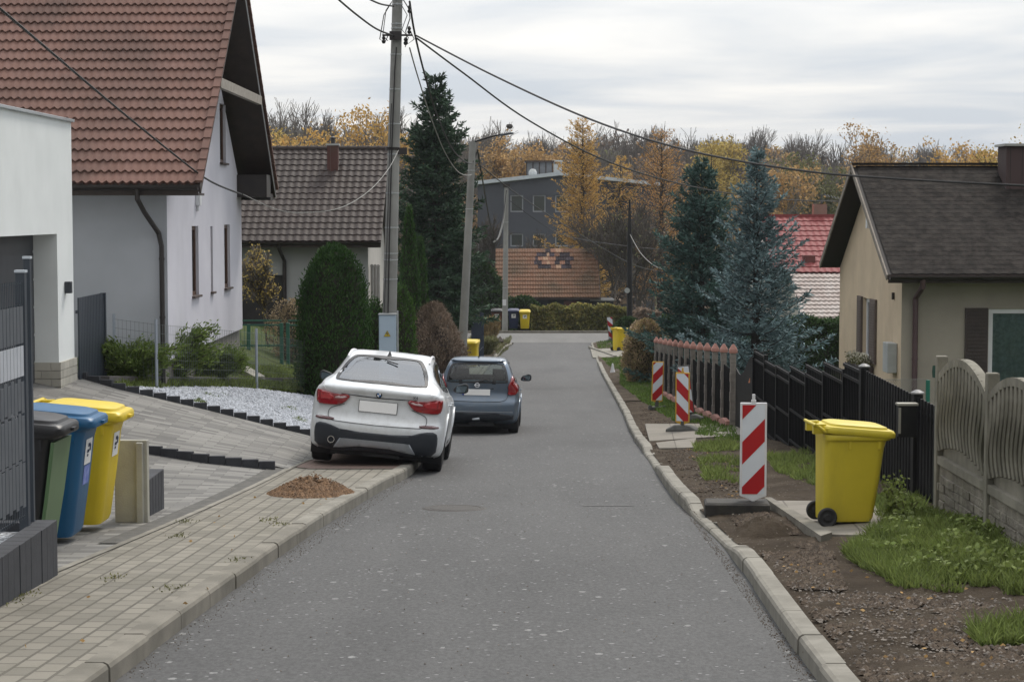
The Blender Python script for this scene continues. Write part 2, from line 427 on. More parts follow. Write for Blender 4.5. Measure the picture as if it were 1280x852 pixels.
# kerbs, stone by stone
def kerb(name, mat, fx, side, y0, y1, hf, w=.15, ln=1.0):
    mb = MB(); y = y0; k = 0; rnd = random.Random(5)
    while y < y1:
        e = min(y+ln-.012, y1); n = 4; jz = rnd.uniform(-.004, .004); jx = rnd.uniform(-.006, .006)
        rings = []
        for i in range(n+1):
            yy = y+(e-y)*i/n; x = fx(yy)+jx; z = float(zr(yy)); h = hf(yy)+jz; s = side
            rings.append([(x, yy, z-.12), (x, yy, z+h-.035), (x+s*.012, yy, z+h-.012), (x+s*.035, yy, z+h), (x+s*w, yy, z+h), (x+s*w, yy, z-.12)])
        o = []
        for r in rings: o += r
        m = 6; fs = [(i*m+j, (i+1)*m+j, (i+1)*m+(j+1) % m, i*m+(j+1) % m) for i in range(n) for j in range(m)]
        fs += [tuple(range(m))[::-1], tuple(n*m+j for j in range(m))]
        mb.add(o, fs); y += ln
    o = mb.build(name, mat, smooth=False, recalc=True); struct(o)
kerb('kerb_left_near', M_kerb, xl, -1, 2, 18.6, lambda y: .135)
kerb('kerb_left_mid', M_kerbnew, xl, -1, 18.6, 30, lambda y: .14)
kerb('kerb_left_far', M_kerb, xl, -1, 30, 96, lambda y: .10)
hR = lambda y: float(np.interp(y, [0, 16.6, 17.6, 20.6, 21.2, 26.2, 27.4, 31, 31.6, 80, 81, 97], [.13, .13, .05, .05, .14, .14, .055, .055, .12, .12, .06, .06]))
wob = lambda y: xr(y)
kerb('kerb_right', M_kerbnew, wob, 1, 2, 97, hR)
kerb('kerb_beyond', M_kerb, lambda y: 0, 1, 0, .01, lambda y: .01) if False else None
mb = MB(); mb.box(-40, 40, 106.3, 106.5, -7.2, float(zr(106))+.12); struct(mb.build('kerb_far', M_kerb))

# stepped black palisade edging along driveway
def palisade(name, pts, label, n, up=.07, w=.5):
    mb = MB(); pts = sorted(pts, key=lambda p: p.x)
    x0, x1 = pts[0].x, pts[-1].x
    for i in range(n):
        a = x0+(x1-x0)*i/n; b = x0+(x1-x0)*(i+1)/n-.006
        ya = near_line(pts, (a+b)/2); dy = (near_line(pts, b)-near_line(pts, a))
        zt = H(a, ya)+up; ang = math.atan2(dy, b-a)
        mb.obox(((a+b)/2, ya-.045, zt-.2), math.hypot(b-a, dy), .08, .4, ang)
    o = mb.build(name, M_black, bevel=.006); tag(o, label, 'edging'); return o
palisade('stone_edging', pA, 'long stepped black stone edging between the white gravel and the driveway ramp', 18, .12)
palisade('stone_edging', [G(165, 562), G(260, 578), G(345, 587)], 'short stepped black stone edging below the driveway ramp beside the bins', 9, .10)

# manhole cover and small marks in the road
def manhole(px, py, r, label):
    p = G(px, py); mb = MB(); mb.lathe([(0, .006), (r*.8, .006), (r*.82, .002), (r*.86, .002), (r*.88, .006), (r, .006), (r+.03, -.004)], 32, (0, 0, 0))
    s = (zr(p.y+.5)-zr(p.y-.5)); o = mb.build('manhole_cover', pm('manhole_iron', (.022, .019, .017), (.04, .034, .028), 12, .7, .8, 50))
    o.location = (p.x, p.y, zr(p.y)+.004); o.rotation_euler = (math.atan(s), 0, 0); tag(o, label, 'manhole cover')
manhole(568, 635, .34, 'round dark iron manhole cover in the asphalt behind the white car')
# thin transverse joints of the asphalt, far
mb = MB()
for px, py, w in ((760, 632, .3), (682, 486, .7), (690, 461, .5), (672, 441, .5)):
    p = G(px, py); z = zr(p.y)+.004; s = (zr(p.y+.5)-zr(p.y-.5))
    mb.add([(p.x-w, p.y-.05, z-.05*s), (p.x+w, p.y-.03, z-.03*s), (p.x+w*.9, p.y+.05, z+.05*s), (p.x-w*.9, p.y+.06, z+.06*s)], [(0, 1, 2, 3)])
struct(mb.build('road_patches', pm('tar_patch', (.06, .06, .06), (.08, .078, .075), 20, .8)))
# ================================================================== building helpers
def tile_mat(name, c1, c2, dirt, amt=.5, rough=.8, var=.25, sc=.5, patches=None):
    t = NT(name)
    uv = t.new('UVMap'); fl = t.new('VectorMath', operation='FLOOR'); t.L.new(uv.outputs[0], fl.inputs[0])
    wn = t.new('TexWhiteNoise'); t.L.new(fl.outputs[0], wn.inputs['Vector'])
    col = t.mix(wn.outputs['Value'], c1, c2)
    hs = t.new('HueSaturation'); t.L.new(t.math('MULTIPLY_ADD', wn.outputs['Value'], var, 1-var/2), hs.inputs['Value']); t.L.new(col, hs.inputs['Color'])
    g = t.ramp(t.noise(sc, 7, .65, t.mapping((1, 1, .6))), [(.42, (0, 0, 0)), (.68, (amt,)*3)])
    col = t.mix(g, hs.outputs[0], dirt)
    col = t.mix(t.math('MULTIPLY', t.noise(30, 4, .7), .35), col, tuple(q*.5 for q in c1))
    if patches: col = patches(t, col, fl)
    t.bump(t.noise(60, 3), .3, .006)
    return t.fin(col, rough, 0, .12)
def tile_roof(name, O, U, V, nu, nv, w, h, mat, parent=None, th=.035, wave=.02, scallop=.03, k=6, prof=None):
    """O lower corner, U unit along eave, V unit up the slope; nu tiles, nv courses"""
    O, U, V = Vector(O), Vector(U).normalized(), Vector(V).normalized(); Nn = U.cross(V).normalized()
    if Nn.z < 0: Nn = -Nn
    prof = prof or (lambda t: math.sin(2*math.pi*t))
    vs = []; fs = []; uv = []
    for j in range(nv):
        sh = .5*(j % 2) if prof is None else 0
        o = len(vs); m = nu*k+1
        for r in range(3):
            for i in range(m):
                t = i/k; s = prof(t % 1.0)
                v = j*h-scallop*(.5-.5*s if scallop else 0) if r < 2 else (j+1)*h+.01
                hh = (0 if r == 0 else th if r == 1 else .008)+wave*(.5+.5*s)*(1 if r else .6)
                vs.append(O+U*(t*w)+V*v+Nn*hh)
        for r in range(2):
            for i in range(m-1):
                a = o+r*m+i; fs.append((a, a+1, a+m+1, a+m))
                q = (i+.5)/k+.5*(j % 2); uv.append((q, j+.5))
    me = bpy.data.meshes.new(name); me.from_pydata([tuple(v) for v in vs], [], fs); me.materials.append(mat)
    L = me.uv_layers.new(name='UVMap'); L.data.foreach_set('uv', np.repeat(np.array(uv, np.float32), 4, 0).ravel())
    if parent is not None: me.transform(parent.matrix_basis.inverted())
    ob = bpy.data.objects.new(name, me); COL.objects.link(ob)
    if parent is not None: ob.parent = parent
    me.polygons.foreach_set('use_smooth', [False]*len(me.polygons)); return ob
def inpoly(x, y, poly):
    c = False; n = len(poly)
    for i in range(n):
        x1, y1 = poly[i][0], poly[i][1]; x2, y2 = poly[i-1][0], poly[i-1][1]
        if (y1 > y) != (y2 > y) and x < (x2-x1)*(y-y1)/(y2-y1)+x1: c = not c
    return c
def tri_poly(pts, edges, poly, holes=()):
    r = geometry.delaunay_2d_cdt(pts, edges, [], 0, 1e-6); out = []
    for f in r[2]:
        cx = sum(r[0][i][0] for i in f)/3; cy = sum(r[0][i][1] for i in f)/3
        if not inpoly(cx, cy, poly): continue
        if any(h[0] < cx < h[1] and h[2] < cy < h[3] for h in holes): continue
        out.append(tuple(f))
    return r[0], out
def wall(mb, O, U, V, poly, holes=(), depth=.18, m=0):
    """planar wall with holes; O,U,V frame, holes get reveals going inwards (direction -N, N=UxV)"""
    O, U, V = Vector(O), Vector(U).normalized(), Vector(V).normalized(); N = U.cross(V)
    pts = [Vector(p) for p in poly]; edges = [(i, (i+1) % len(poly)) for i in range(len(poly))]
    loops = []
    for (a, b, c, d) in holes:
        o = len(pts); pts += [Vector(q) for q in ((a, c), (b, c), (b, d), (a, d))]; edges += [(o+i, o+(i+1) % 4) for i in range(4)]
    vv, tris = tri_poly(pts, edges, poly, holes)
    def w(p, dd=0): return O+U*p[0]+V*p[1]-N*dd
    mb.add([w(p) for p in vv], tris, m)
    for (a, b, c, d) in holes:
        q = [(a, c), (b, c), (b, d), (a, d)]
        mb.add([w(p) for p in q]+[w(p, depth) for p in q], [(i, (i+1) % 4, 4+(i+1) % 4, 4+i) for i in range(4)], m)
    return mb
def window(parent, O, U, V, hole, depth=.14, fr=.06, mf=None, mg=None, sill=None, bars=0, name='window', curtain=None):
    a, b, c, d = hole; O, U, V = Vector(O), Vector(U).normalized(), Vector(V).normalized(); N = U.cross(V)
    def w(x, y, z): return O+U*x+V*y-N*z
    def slab(mb, x0, x1, y0, y1, z0, z1):
        vs = [w(x0, y0, z0), w(x1, y0, z0), w(x1, y1, z0), w(x0, y1, z0), w(x0, y0, z1), w(x1, y0, z1), w(x1, y1, z1), w(x0, y1, z1)]
        mb.add(vs, [(0, 3, 2, 1), (4, 5, 6, 7), (0, 1, 5, 4), (1, 2, 6, 5), (2, 3, 7, 6), (3, 0, 4, 7)])
    wn = MB(); slab(wn, a+fr, b-fr, c+fr, d-fr, depth, depth+.02); wo = wn.build(name, mg, parent)
    f = MB()
    slab(f, a+.002, a+fr, c+.002, d-.002, depth-.03, depth+.03); slab(f, b-fr, b-.002, c+.002, d-.002, depth-.03, depth+.03)
    slab(f, a+fr, b-fr, c+.002, c+fr, depth-.03, depth+.03); slab(f, a+fr, b-fr, d-fr, d-.002, depth-.03, depth+.03)
    for i in range(bars):
        x = a+(b-a)*(i+1)/(bars+1); slab(f, x-.025, x+.025, c+fr, d-fr, depth-.028, depth+.022)
    fo = f.build('window_frame', mf); fo.parent = wo; fo.data.transform(parent.matrix_basis.inverted())
    if curtain:
        cm = MB(); n = 60
        for i in range(n):
            x = a+fr+(b-a-2*fr)*i/n; x2 = a+fr+(b-a-2*fr)*(i+1)/n
            z = depth-.004; vs = [w(x, c+fr, z+.0), w(x2, c+fr, z), w(x2, d-fr, z), w(x, d-fr, z)]
        # soft folded curtain right behind the pane
        cm.grid(lambda u, v: w(a+fr+(b-a-2*fr)*u, c+fr+(d-c-2*fr)*v, depth+.06+.018*math.sin(u*60)+.01*math.sin(u*23+1)), np.linspace(0, 1, 140), (0, 1))
        co = cm.build('curtain', curtain, smooth=True); co.parent = wo; co.data.transform(parent.matrix_basis.inverted())
    if sill:
        s = MB(); slab(s, a-.05, b+.05, c-.035, c+.003, -.06, depth); so_ = s.build('sill', sill); so_.parent = wo; so_.data.transform(parent.matrix_basis.inverted())
    return wo
def pipe(parent, name, pts, r, mat, brackets=()):
    mb = MB(); mb.tube(pts, r, 10)
    for z in brackets:
        p = pts[-1]; mb.lathe([(r, z-.02), (r+.008, z-.02), (r+.008, z+.02), (r, z+.02)], 10, (p[0], p[1], 0))
    return mb.build(name, mat, parent, smooth=True)
def gutter(parent, A, B, r, mat, name='gutter'):
    A, B = Vector(A), Vector(B); d = (B-A).normalized(); side = d.cross(Vector((0, 0, 1))).normalized(); mb = MB(); k = 9
    for q, rr in ((0, r), (1, r*.88)):
        pass
    out = []
    for P_ in (A, B):
        for rr in (r, r*.86):
            for i in range(k):
                t = math.pi+math.pi*i/(k-1); out.append(P_+side*(rr*math.cos(t))+Vector((0, 0, rr*math.sin(t))))
    fs = []
    for lay in (0, k): fs += [(lay+i, lay+i+1, 2*k+lay+i+1, 2*k+lay+i) for i in range(k-1)]
    fs += [(0, k, 3*k, 2*k), (k-1, 2*k-1, 4*k-1, 3*k-1)]
    for o in (0, 2*k): fs += [(o+i, o+i+1, o+k+i+1, o+k+i) for i in range(k-1)]
    mb.add(out, fs); return mb.build(name, mat, parent, smooth=True)
M_darkwood = pm('dark_brown_boards', (.035, .025, .022), (.05, .034, .028), 4, .6, .3, 30)
M_gutter = pm('brown_gutter', (.018, .014, .014), (.026, .02, .018), 5, .45, 0, spec=.5)
M_glass = pm('window_glass', (.02, .024, .03), (.03, .035, .04), 1, .06, 0, spec=.8)
M_whiteframe = pm('white_window_frame', (.72, .73, .75), (.65, .66, .68), 3, .5)
M_brownframe = pm('brown_window_frame', (.10, .05, .03), (.075, .035, .02), 6, .5)
M_stucco_lilac = pm('lilac_grey_plaster', (.60, .595, .655), (.54, .535, .595), .9, .95, .35, 140, .006, grime=.12, gc=(.3, .3, .3))
M_stucco_shaded = pm('eave_shaded_plaster', (.45, .47, .515), (.40, .42, .46), .8, .95, .35, 140, .006, grime=.2, gc=(.25, .25, .24))  # front wall plaster, darkened in colour for the shade under the eave
M_found = pm('foundation_render', (.26, .24, .215), (.19, .18, .165), 2, .95, .5, 60, grime=.4)

# ================================================================== house one (left, big tiled roof)
def house_left():
    X = -5.92; Yf, Yb = 33.0, 42.1; XO = -5.27; Xl = -20
    zE = .42; Ye = 32.35; Yr = (Yf+Yb)/2; zR = 4.75; slope = Vector((0, Yr-Ye, zR-zE))
    zg = H(X, 36)
    t = thing('house', 'large lilac-grey plastered house with a steep brown-red scalloped tile roof behind the garage', 'house', (X, Yf, zg))
    w = MB(); Ob = (X, Yf, -2.55); top = zE+.1-(-2.55)
    hs = [(2.7, 3.32, 1.02, 2.33), (5.0, 5.45, .95, 2.31), (6.85, 7.5, .90, 2.28), (5.8, 6.95, 3.25, 4.62), (4.25, 4.9, 3.25, 4.62)]
    hs = [(2.55, 3.30, .99, 2.29), (4.75, 5.02, .98, 2.27), (6.55, 7.35, .98, 2.29)]
    # upper windows in the gable
    up = [(6.75, 7.65, 3.55, 4.85), (4.3, 5.0, 3.55, 4.35)]
    gable = [(0, 0), (Yb-Yf, 0), (Yb-Yf, 2.95), ((Yb-Yf)/2, 2.95+3.4+.05), (0, 2.95)]
    wall(w, Ob, (0, 1, 0), (0, 0, 1), gable, hs+[(6.1, 6.9, 3.55, 4.75), (3.2, 3.75, 3.5, 4.2)], .22)
    w.build('gable_wall', M_stucco_lilac, t)
    w = MB(); wall(w, (Xl, Yf, -2.55), (1, 0, 0), (0, 0, 1), [(0, 0), (X-Xl, 0), (X-Xl, 2.95), (0, 2.95)]); w.box(Xl, X-.6, Yf+.4, Yb-.3, -2.5, .4)
    w.build('front_wall', M_stucco_shaded, t)
    f = MB(); f.box(Xl, X-.06, Yf+.06, Yb-.06, -4.6, -2.553); f.build('foundation', M_found, t)
    for i, h in enumerate(hs+[(6.1, 6.9, 3.55, 4.75), (3.2, 3.75, 3.5, 4.2)]):
        window(t, Ob, (0, 1, 0), (0, 0, 1), h, .085, .075, M_brownframe, M_glass, pm('dark_sill', (.07, .05, .045)) if i == 0 else bpy.data.materials['dark_sill'])
    # roof slabs
    nl = slope.normalized(); L = slope.length; n = int(round(L/.29)); h = L/n
    MT = tile_mat('brown_red_tiles', (.225, .128, .104), (.175, .104, .088), (.09, .062, .054), .9, .8, .3, .55)
    nu = 108; w_ = .1365
    r = tile_roof('roof', (XO, Ye, zE+.06), (-1, 0, 0), nl, nu, n, w_, h, MT, t, .05, .012, .05)
    r2 = tile_roof('roof', (XO, 2*Yr-Ye, zE+.06), (-1, 0, 0), (0, -nl.y, nl.z), nu, n, w_, h, MT, t, .05, .012, .05)
    # underside and rake boards
    u = MB(); th = .16; nn = Vector((0, -nl.z, nl.y))
    for sgn in (1, -1):
        def q(x, s, d):
            p = Vector((x, Ye, zE+.04))+nl*s-nn*(-d)*-1 if False else Vector((x, Ye, zE+.04))+nl*s+nn*d
            return p if sgn == 1 else Vector((p.x, 2*Yr-p.y, p.z))
        vs = [q(XO-.0, 0, 0), q(Xl, 0, 0), q(Xl, L, 0), q(XO, L, 0), q(XO, 0, -th), q(Xl, 0, -th), q(Xl, L-.1, -th), q(XO, L-.1, -th)]
        u.add(vs, [(0, 1, 2, 3), (4, 7, 6, 5), (0, 4, 5, 1), (3, 7, 4, 0)])
    u.build('roof_soffit', M_darkwood, t)
    k = MB()
    for sgn in (1, -1):
        for i in range(n*1):
            s0, s1 = h*i-.03, h*(i+1)
            a = Vector((XO+.02, Ye, zE+.05))+nl*s0+nn*.075; b = Vector((XO+.02, Ye, zE+.05))+nl*s1+nn*.05
            if sgn < 0: a.y = 2*Yr-a.y; b.y = 2*Yr-b.y
            k.bar(a, b, .12, .05)
    k.build('verge_tiles', MT, t)
    k = MB()
    for sgn in (1, -1):
        a = Vector((XO+.012, Ye, zE+.03))-nn*.08; b = a+nl*L
        if sgn < 0: a.y = 2*Yr-a.y; b.y = 2*Yr-b.y
        k.bar(a, b, .035, .2)
    k.build('barge_board', M_darkwood, t)
    # flashing strip
    k = MB(); a = Vector((XO+.035, 2*Yr-Ye, zE+.02))+nn*0; a = Vector((XO+.034, 2*Yr-Ye-.05, zE-.1)); b = a+Vector((0, -nl.y, nl.z))*L*.98
    k.bar(a, b, .012, .03); k.build('metal_trim', pm('zinc_trim', (.5, .52, .55), rough=.4, metal=.6), t)
    # collar beam across gable
    k = MB(); zc = 2.32; y0 = Ye+(zc-zE)/(zR-zE)*(Yr-Ye); k.box(XO-.05, XO+.045, y0+.1, 2*Yr-y0-.1, zc-.09, zc+.09)
    k.build('collar_beam', pm('pale_weathered_wood', (.34, .31, .27), (.26, .235, .205), 8, .8, .4, 40), t)
    # boxed eave returns
    k = MB(); k.box(X-.01, XO-.01, Yb+.0, 2*Yr-Ye-.1, zE-.16, zE-.02); k.box(X-.01, XO-.01, Yb-.65, Yb+.02, zE-.1, zE+.38)
    k.build('eave_box', M_gutter, t)
    gutter(t, (XO+.01, Ye-.09, zE+.03), (Xl, Ye-.09, zE+.03), .085, M_gutter)
    k = MB(); k.box(Xl, XO-.002, Ye-.005, Ye+.02, zE-.14, zE+.06); k.box(Xl, XO-.002, Ye+.02, Yf-.002, zE-.14, zE-.10); k.build('fascia', M_darkwood, t)
    pipe(t, 'downpipe', [(-6.28, Ye-.09, zE), (-6.28, Ye-.09, zE-.2), (-6.22, Ye+.2, zE-.42), (-6.05, Yf-.07, zE-.78), (-6.0, Yf-.09, zE-1.0), (-6.0, Yf-.09, -3.2)], .043, M_gutter, (-.8, -1.8))
    k = MB(); k.box(X+.002, X+.09, Yf+3.0, Yf+3.2, .12, .36); k.box(X+.002, X+.05, Yf+3.06, Yf+3.14, .02, .12); k.build('floodlight', M_whiteframe, t, bevel=.01)
    # chimney out of frame top-left: its base seen on the roof
    k = MB(); k.box(-10.0, -9.5, 37.4, 38.0, 3.4, 6); k.build('chimney', pm('lead_flashing', (.12, .11, .11), rough=.5), t)
house_left()

# ================================================================== garage building at the left edge
def garage():
    X = -6.9; Yb = 30.2; Yn = 16; z0, zt = -4.6, 1.40; zg = -2.78
    t = thing('garage', 'flat-roofed white plastered garage with an open bay and pale brick plinth at the left edge', 'garage', (X, Yb, zg))
    Mw = pm('white_plaster', (.76, .79, .79), (.70, .73, .73), 1.2, .95, .3, 150, .005, grime=.1, gc=(.35, .36, .36))
    w = MB(); yo = 29.15; zo = -.33
    # facade plane X, opening from near edge to yo
    wall(w, (X, Yn, z0), (0, 1, 0), (0, 0, 1), [(0, zo-z0), (yo-Yn, zo-z0), (yo-Yn, 0), (Yb-Yn, 0), (Yb-Yn, zt-z0), (0, zt-z0)])
    w.box(X-9, X-.001, yo, Yb-.002, z0, zo-.002)               # side wall that shows inside the bay
    w.box(X-9, X-.001, Yn, Yb-.004, zo, zt-.01)
    w.build('wall', Mw, t)
    d = MB(); d.box(X-.47, X-.37, Yn, yo-.005, z0, zo-.003)
    for i in range(6): d.box(X-.37, X-.36, Yn, yo-.01, zg+.1+i*.42, zg+.1+i*.42+.38)
    d.build('garage_door', pm('anthracite_door', (.045, .05, .06), rough=.5), t)
    c = MB(); c.box(X-9, X+.05, Yn, Yb+.04, zt, zt+.045); c.build('coping', pm('light_metal_coping', (.42, .45, .47), rough=.4, metal=.3), t, bevel=.006)
    # brick plinth courses
    b = MB(); rnd = random.Random(2); hgt = .125; zb = zg-.25
    for r in range(6):
        z = zb+r*hgt; off = (r % 2)*.15; y = yo-.0-off
        e = yo-.02
        xs = X-.75
        # front (facing -Y)
        x = X+.035
        k = 0
        while x > X-.85:
            x2 = max(x-(.3 if k or not r % 2 else .15), X-.85); b.box(x2+.006, x, yo-.045-rnd.uniform(0, .003), yo-.003, z+.004, z+hgt-.004); x = x2; k += 1
        y = yo-.045; k = 0
        while y < Yb+.03:
            y2 = min(y+(.3 if k or r % 2 else .15), Yb+.03); b.box(X+.002, X+.036+rnd.uniform(0, .003), y, y2-.006, z+.004, z+hgt-.004); y = y2; k += 1
    b.build('brick_plinth', pm('cream_brick', (.42, .40, .35), (.36, .345, .30), 5, .9, .4, 70, isl=.12), t)
    l = MB(); l.box(X+.002, X+.1, Yb-.62, Yb-.5, -1.25, -1.07); l.build('wall_lamp', pm('dark_lamp', (.03, .035, .045), rough=.4), t, bevel=.008)
garage()

# ================================================================== brown-roofed house (middle left)
M_brownroof = tile_mat('brown_metal_tiles', (.066, .052, .047), (.056, .044, .041), (.035, .03, .028), .5, .6, .12, .4)
M_brick_dk = mat_pavers('chimney_bricks', (.11, .05, .043), (.085, .04, .036), (.10, .09, .085), .25, .075, 0, .008)
def house_mid():
    Yf, Yb = 59.0, 66.5; Xr = -4.42; Xl = -15; zE = -.95; Ye = 58.4; Yr = 62.7; zR = 1.98; XO = -3.98
    t = thing('house', 'grey house with a brown wave-profile tile roof and one small chimney behind the round thuja', 'house', (Xr, Yf, H(Xr, Yf)))
    w = MB(); g = -5.4
    Mg = pm('light_grey_plaster', (.36, .37, .38), (.31, .32, .33), 1, .95, .3, 100)
    holes = [(5.0, 9.7, g*0+1.3, 3.3)]
    wall(w, (Xl, Yf, g), (1, 0, 0), (0, 0, 1), [(0, 0), (Xr-Xl, 0), (Xr-Xl, zE-g), (0, zE-g)], [(6.7, 8.0, 1.4, 3.47), (8.9, 10.2, 1.4, 3.47)], .2)
    w.build('front_wall', Mg, t)
    w = MB(); D = Yb-Yf; wall(w, (Xr, Yf, g), (0, 1, 0), (0, 0, 1), [(0, 0), (D, 0), (D, zE-g), (Yr-Yf, zR-g-.1), (0, zE-g)], [(1.6, 2.3, 1.8, 2.9), (4.6, 5.3, 1.8, 2.9)], .15)
    w.build('gable_wall', pm('cream_plaster', (.52, .50, .46), (.47, .45, .42), 2, .95), t)
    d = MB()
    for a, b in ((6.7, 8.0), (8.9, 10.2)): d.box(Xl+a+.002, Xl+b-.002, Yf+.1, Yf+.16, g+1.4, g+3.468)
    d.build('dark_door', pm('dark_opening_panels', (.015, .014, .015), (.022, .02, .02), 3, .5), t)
    for h in ((1.6, 2.3, 1.8, 2.9), (4.6, 5.3, 1.8, 2.9)): window(t, (Xr, Yf, g), (0, 1, 0), (0, 0, 1), h, .1, .06, M_whiteframe, M_glass)
    S = Vector((0, Yr-Ye, zR-zE)); L = S.length; n = 16; nl = S.normalized()
    tile_roof('roof', (XO, Ye, zE+.05), (-1, 0, 0), nl, 52, n, .23, L/n, M_brownroof, t, .035, .028, .0, 8)
    tile_roof('roof', (XO, 2*Yr-Ye, zE+.05), (-1, 0, 0), (0, -nl.y, nl.z), 52, n, .23, L/n, M_brownroof, t, .035, .028, .0, 8)
    k = MB(); k.prism([(Ye, zE+.03), (Yr, zR+.03), (2*Yr-Ye, zE+.03), (2*Yr-Ye, zE-.13), (Yr, zR-.13), (Ye, zE-.13)], Xl-.4, XO-.01, 'X'); k.build('roof_soffit', M_darkwood, t)
    k = MB(); k.tube([(XO, Yr, zR+.07), (Xl, Yr, zR+.07)], .09, 8)
    for i in range(30): k.tube([(XO-.33*i, Yr, zR+.075), (XO-.33*i-.05, Yr, zR+.075)], .105, 8)
    k.build('ridge_tiles', M_brownroof, t, smooth=True)
    gutter(t, (XO, Ye-.08, zE+.03), (Xl, Ye-.08, zE+.03), .07, M_gutter)
    k = MB(); p = P(416, 210, Yr-1.0); k.box(p.x-.17, p.x+.17, Yr-1.1, Yr-.7, .9, 2.12); k.build('chimney', M_brick_dk, t)
    k = MB(); k.box(p.x-.21, p.x+.21, Yr-1.12, Yr-.68, 2.12, 2.18); k.build('chimney_cap', pm('chimney_cap', (.4, .4, .4)), t)
    k = MB(); k.lathe([(.07, 2.18), (.07, 2.34)], 10, (p.x, Yr-.9, 0)); k.lathe([(.1, 2.34), (.1, 2.38), (0, 2.42)], 10, (p.x, Yr-.9, 0)); k.build('chimney_pot', M_gutter, t)
    p = P(356, 330, Yf); pipe(t, 'downpipe', [(p.x-.1, Ye-.08, zE), (p.x-.1, Ye-.05, zE-.15), (p.x, Yf-.08, zE-.55), (p.x, Yf-.08, g)], .06, M_gutter)
    # three vent pipes beside the gable corner
    for i, px in enumerate((462, 466, 471)):
        p = P(px, 333, Yf+.3+i*1.4); k = MB(); k.tube([(Xr+.1, p.y, -4.6), (Xr+.1, p.y, p.z)], .05, 8); k.tube([(Xr+.1, p.y-.1, p.z+.02), (Xr+.1, p.y+.1, p.z+.02)], .055, 8)
        k.build('vent_pipe', pm('grey_pipe', (.35, .34, .33)), t, smooth=True)
house_mid()

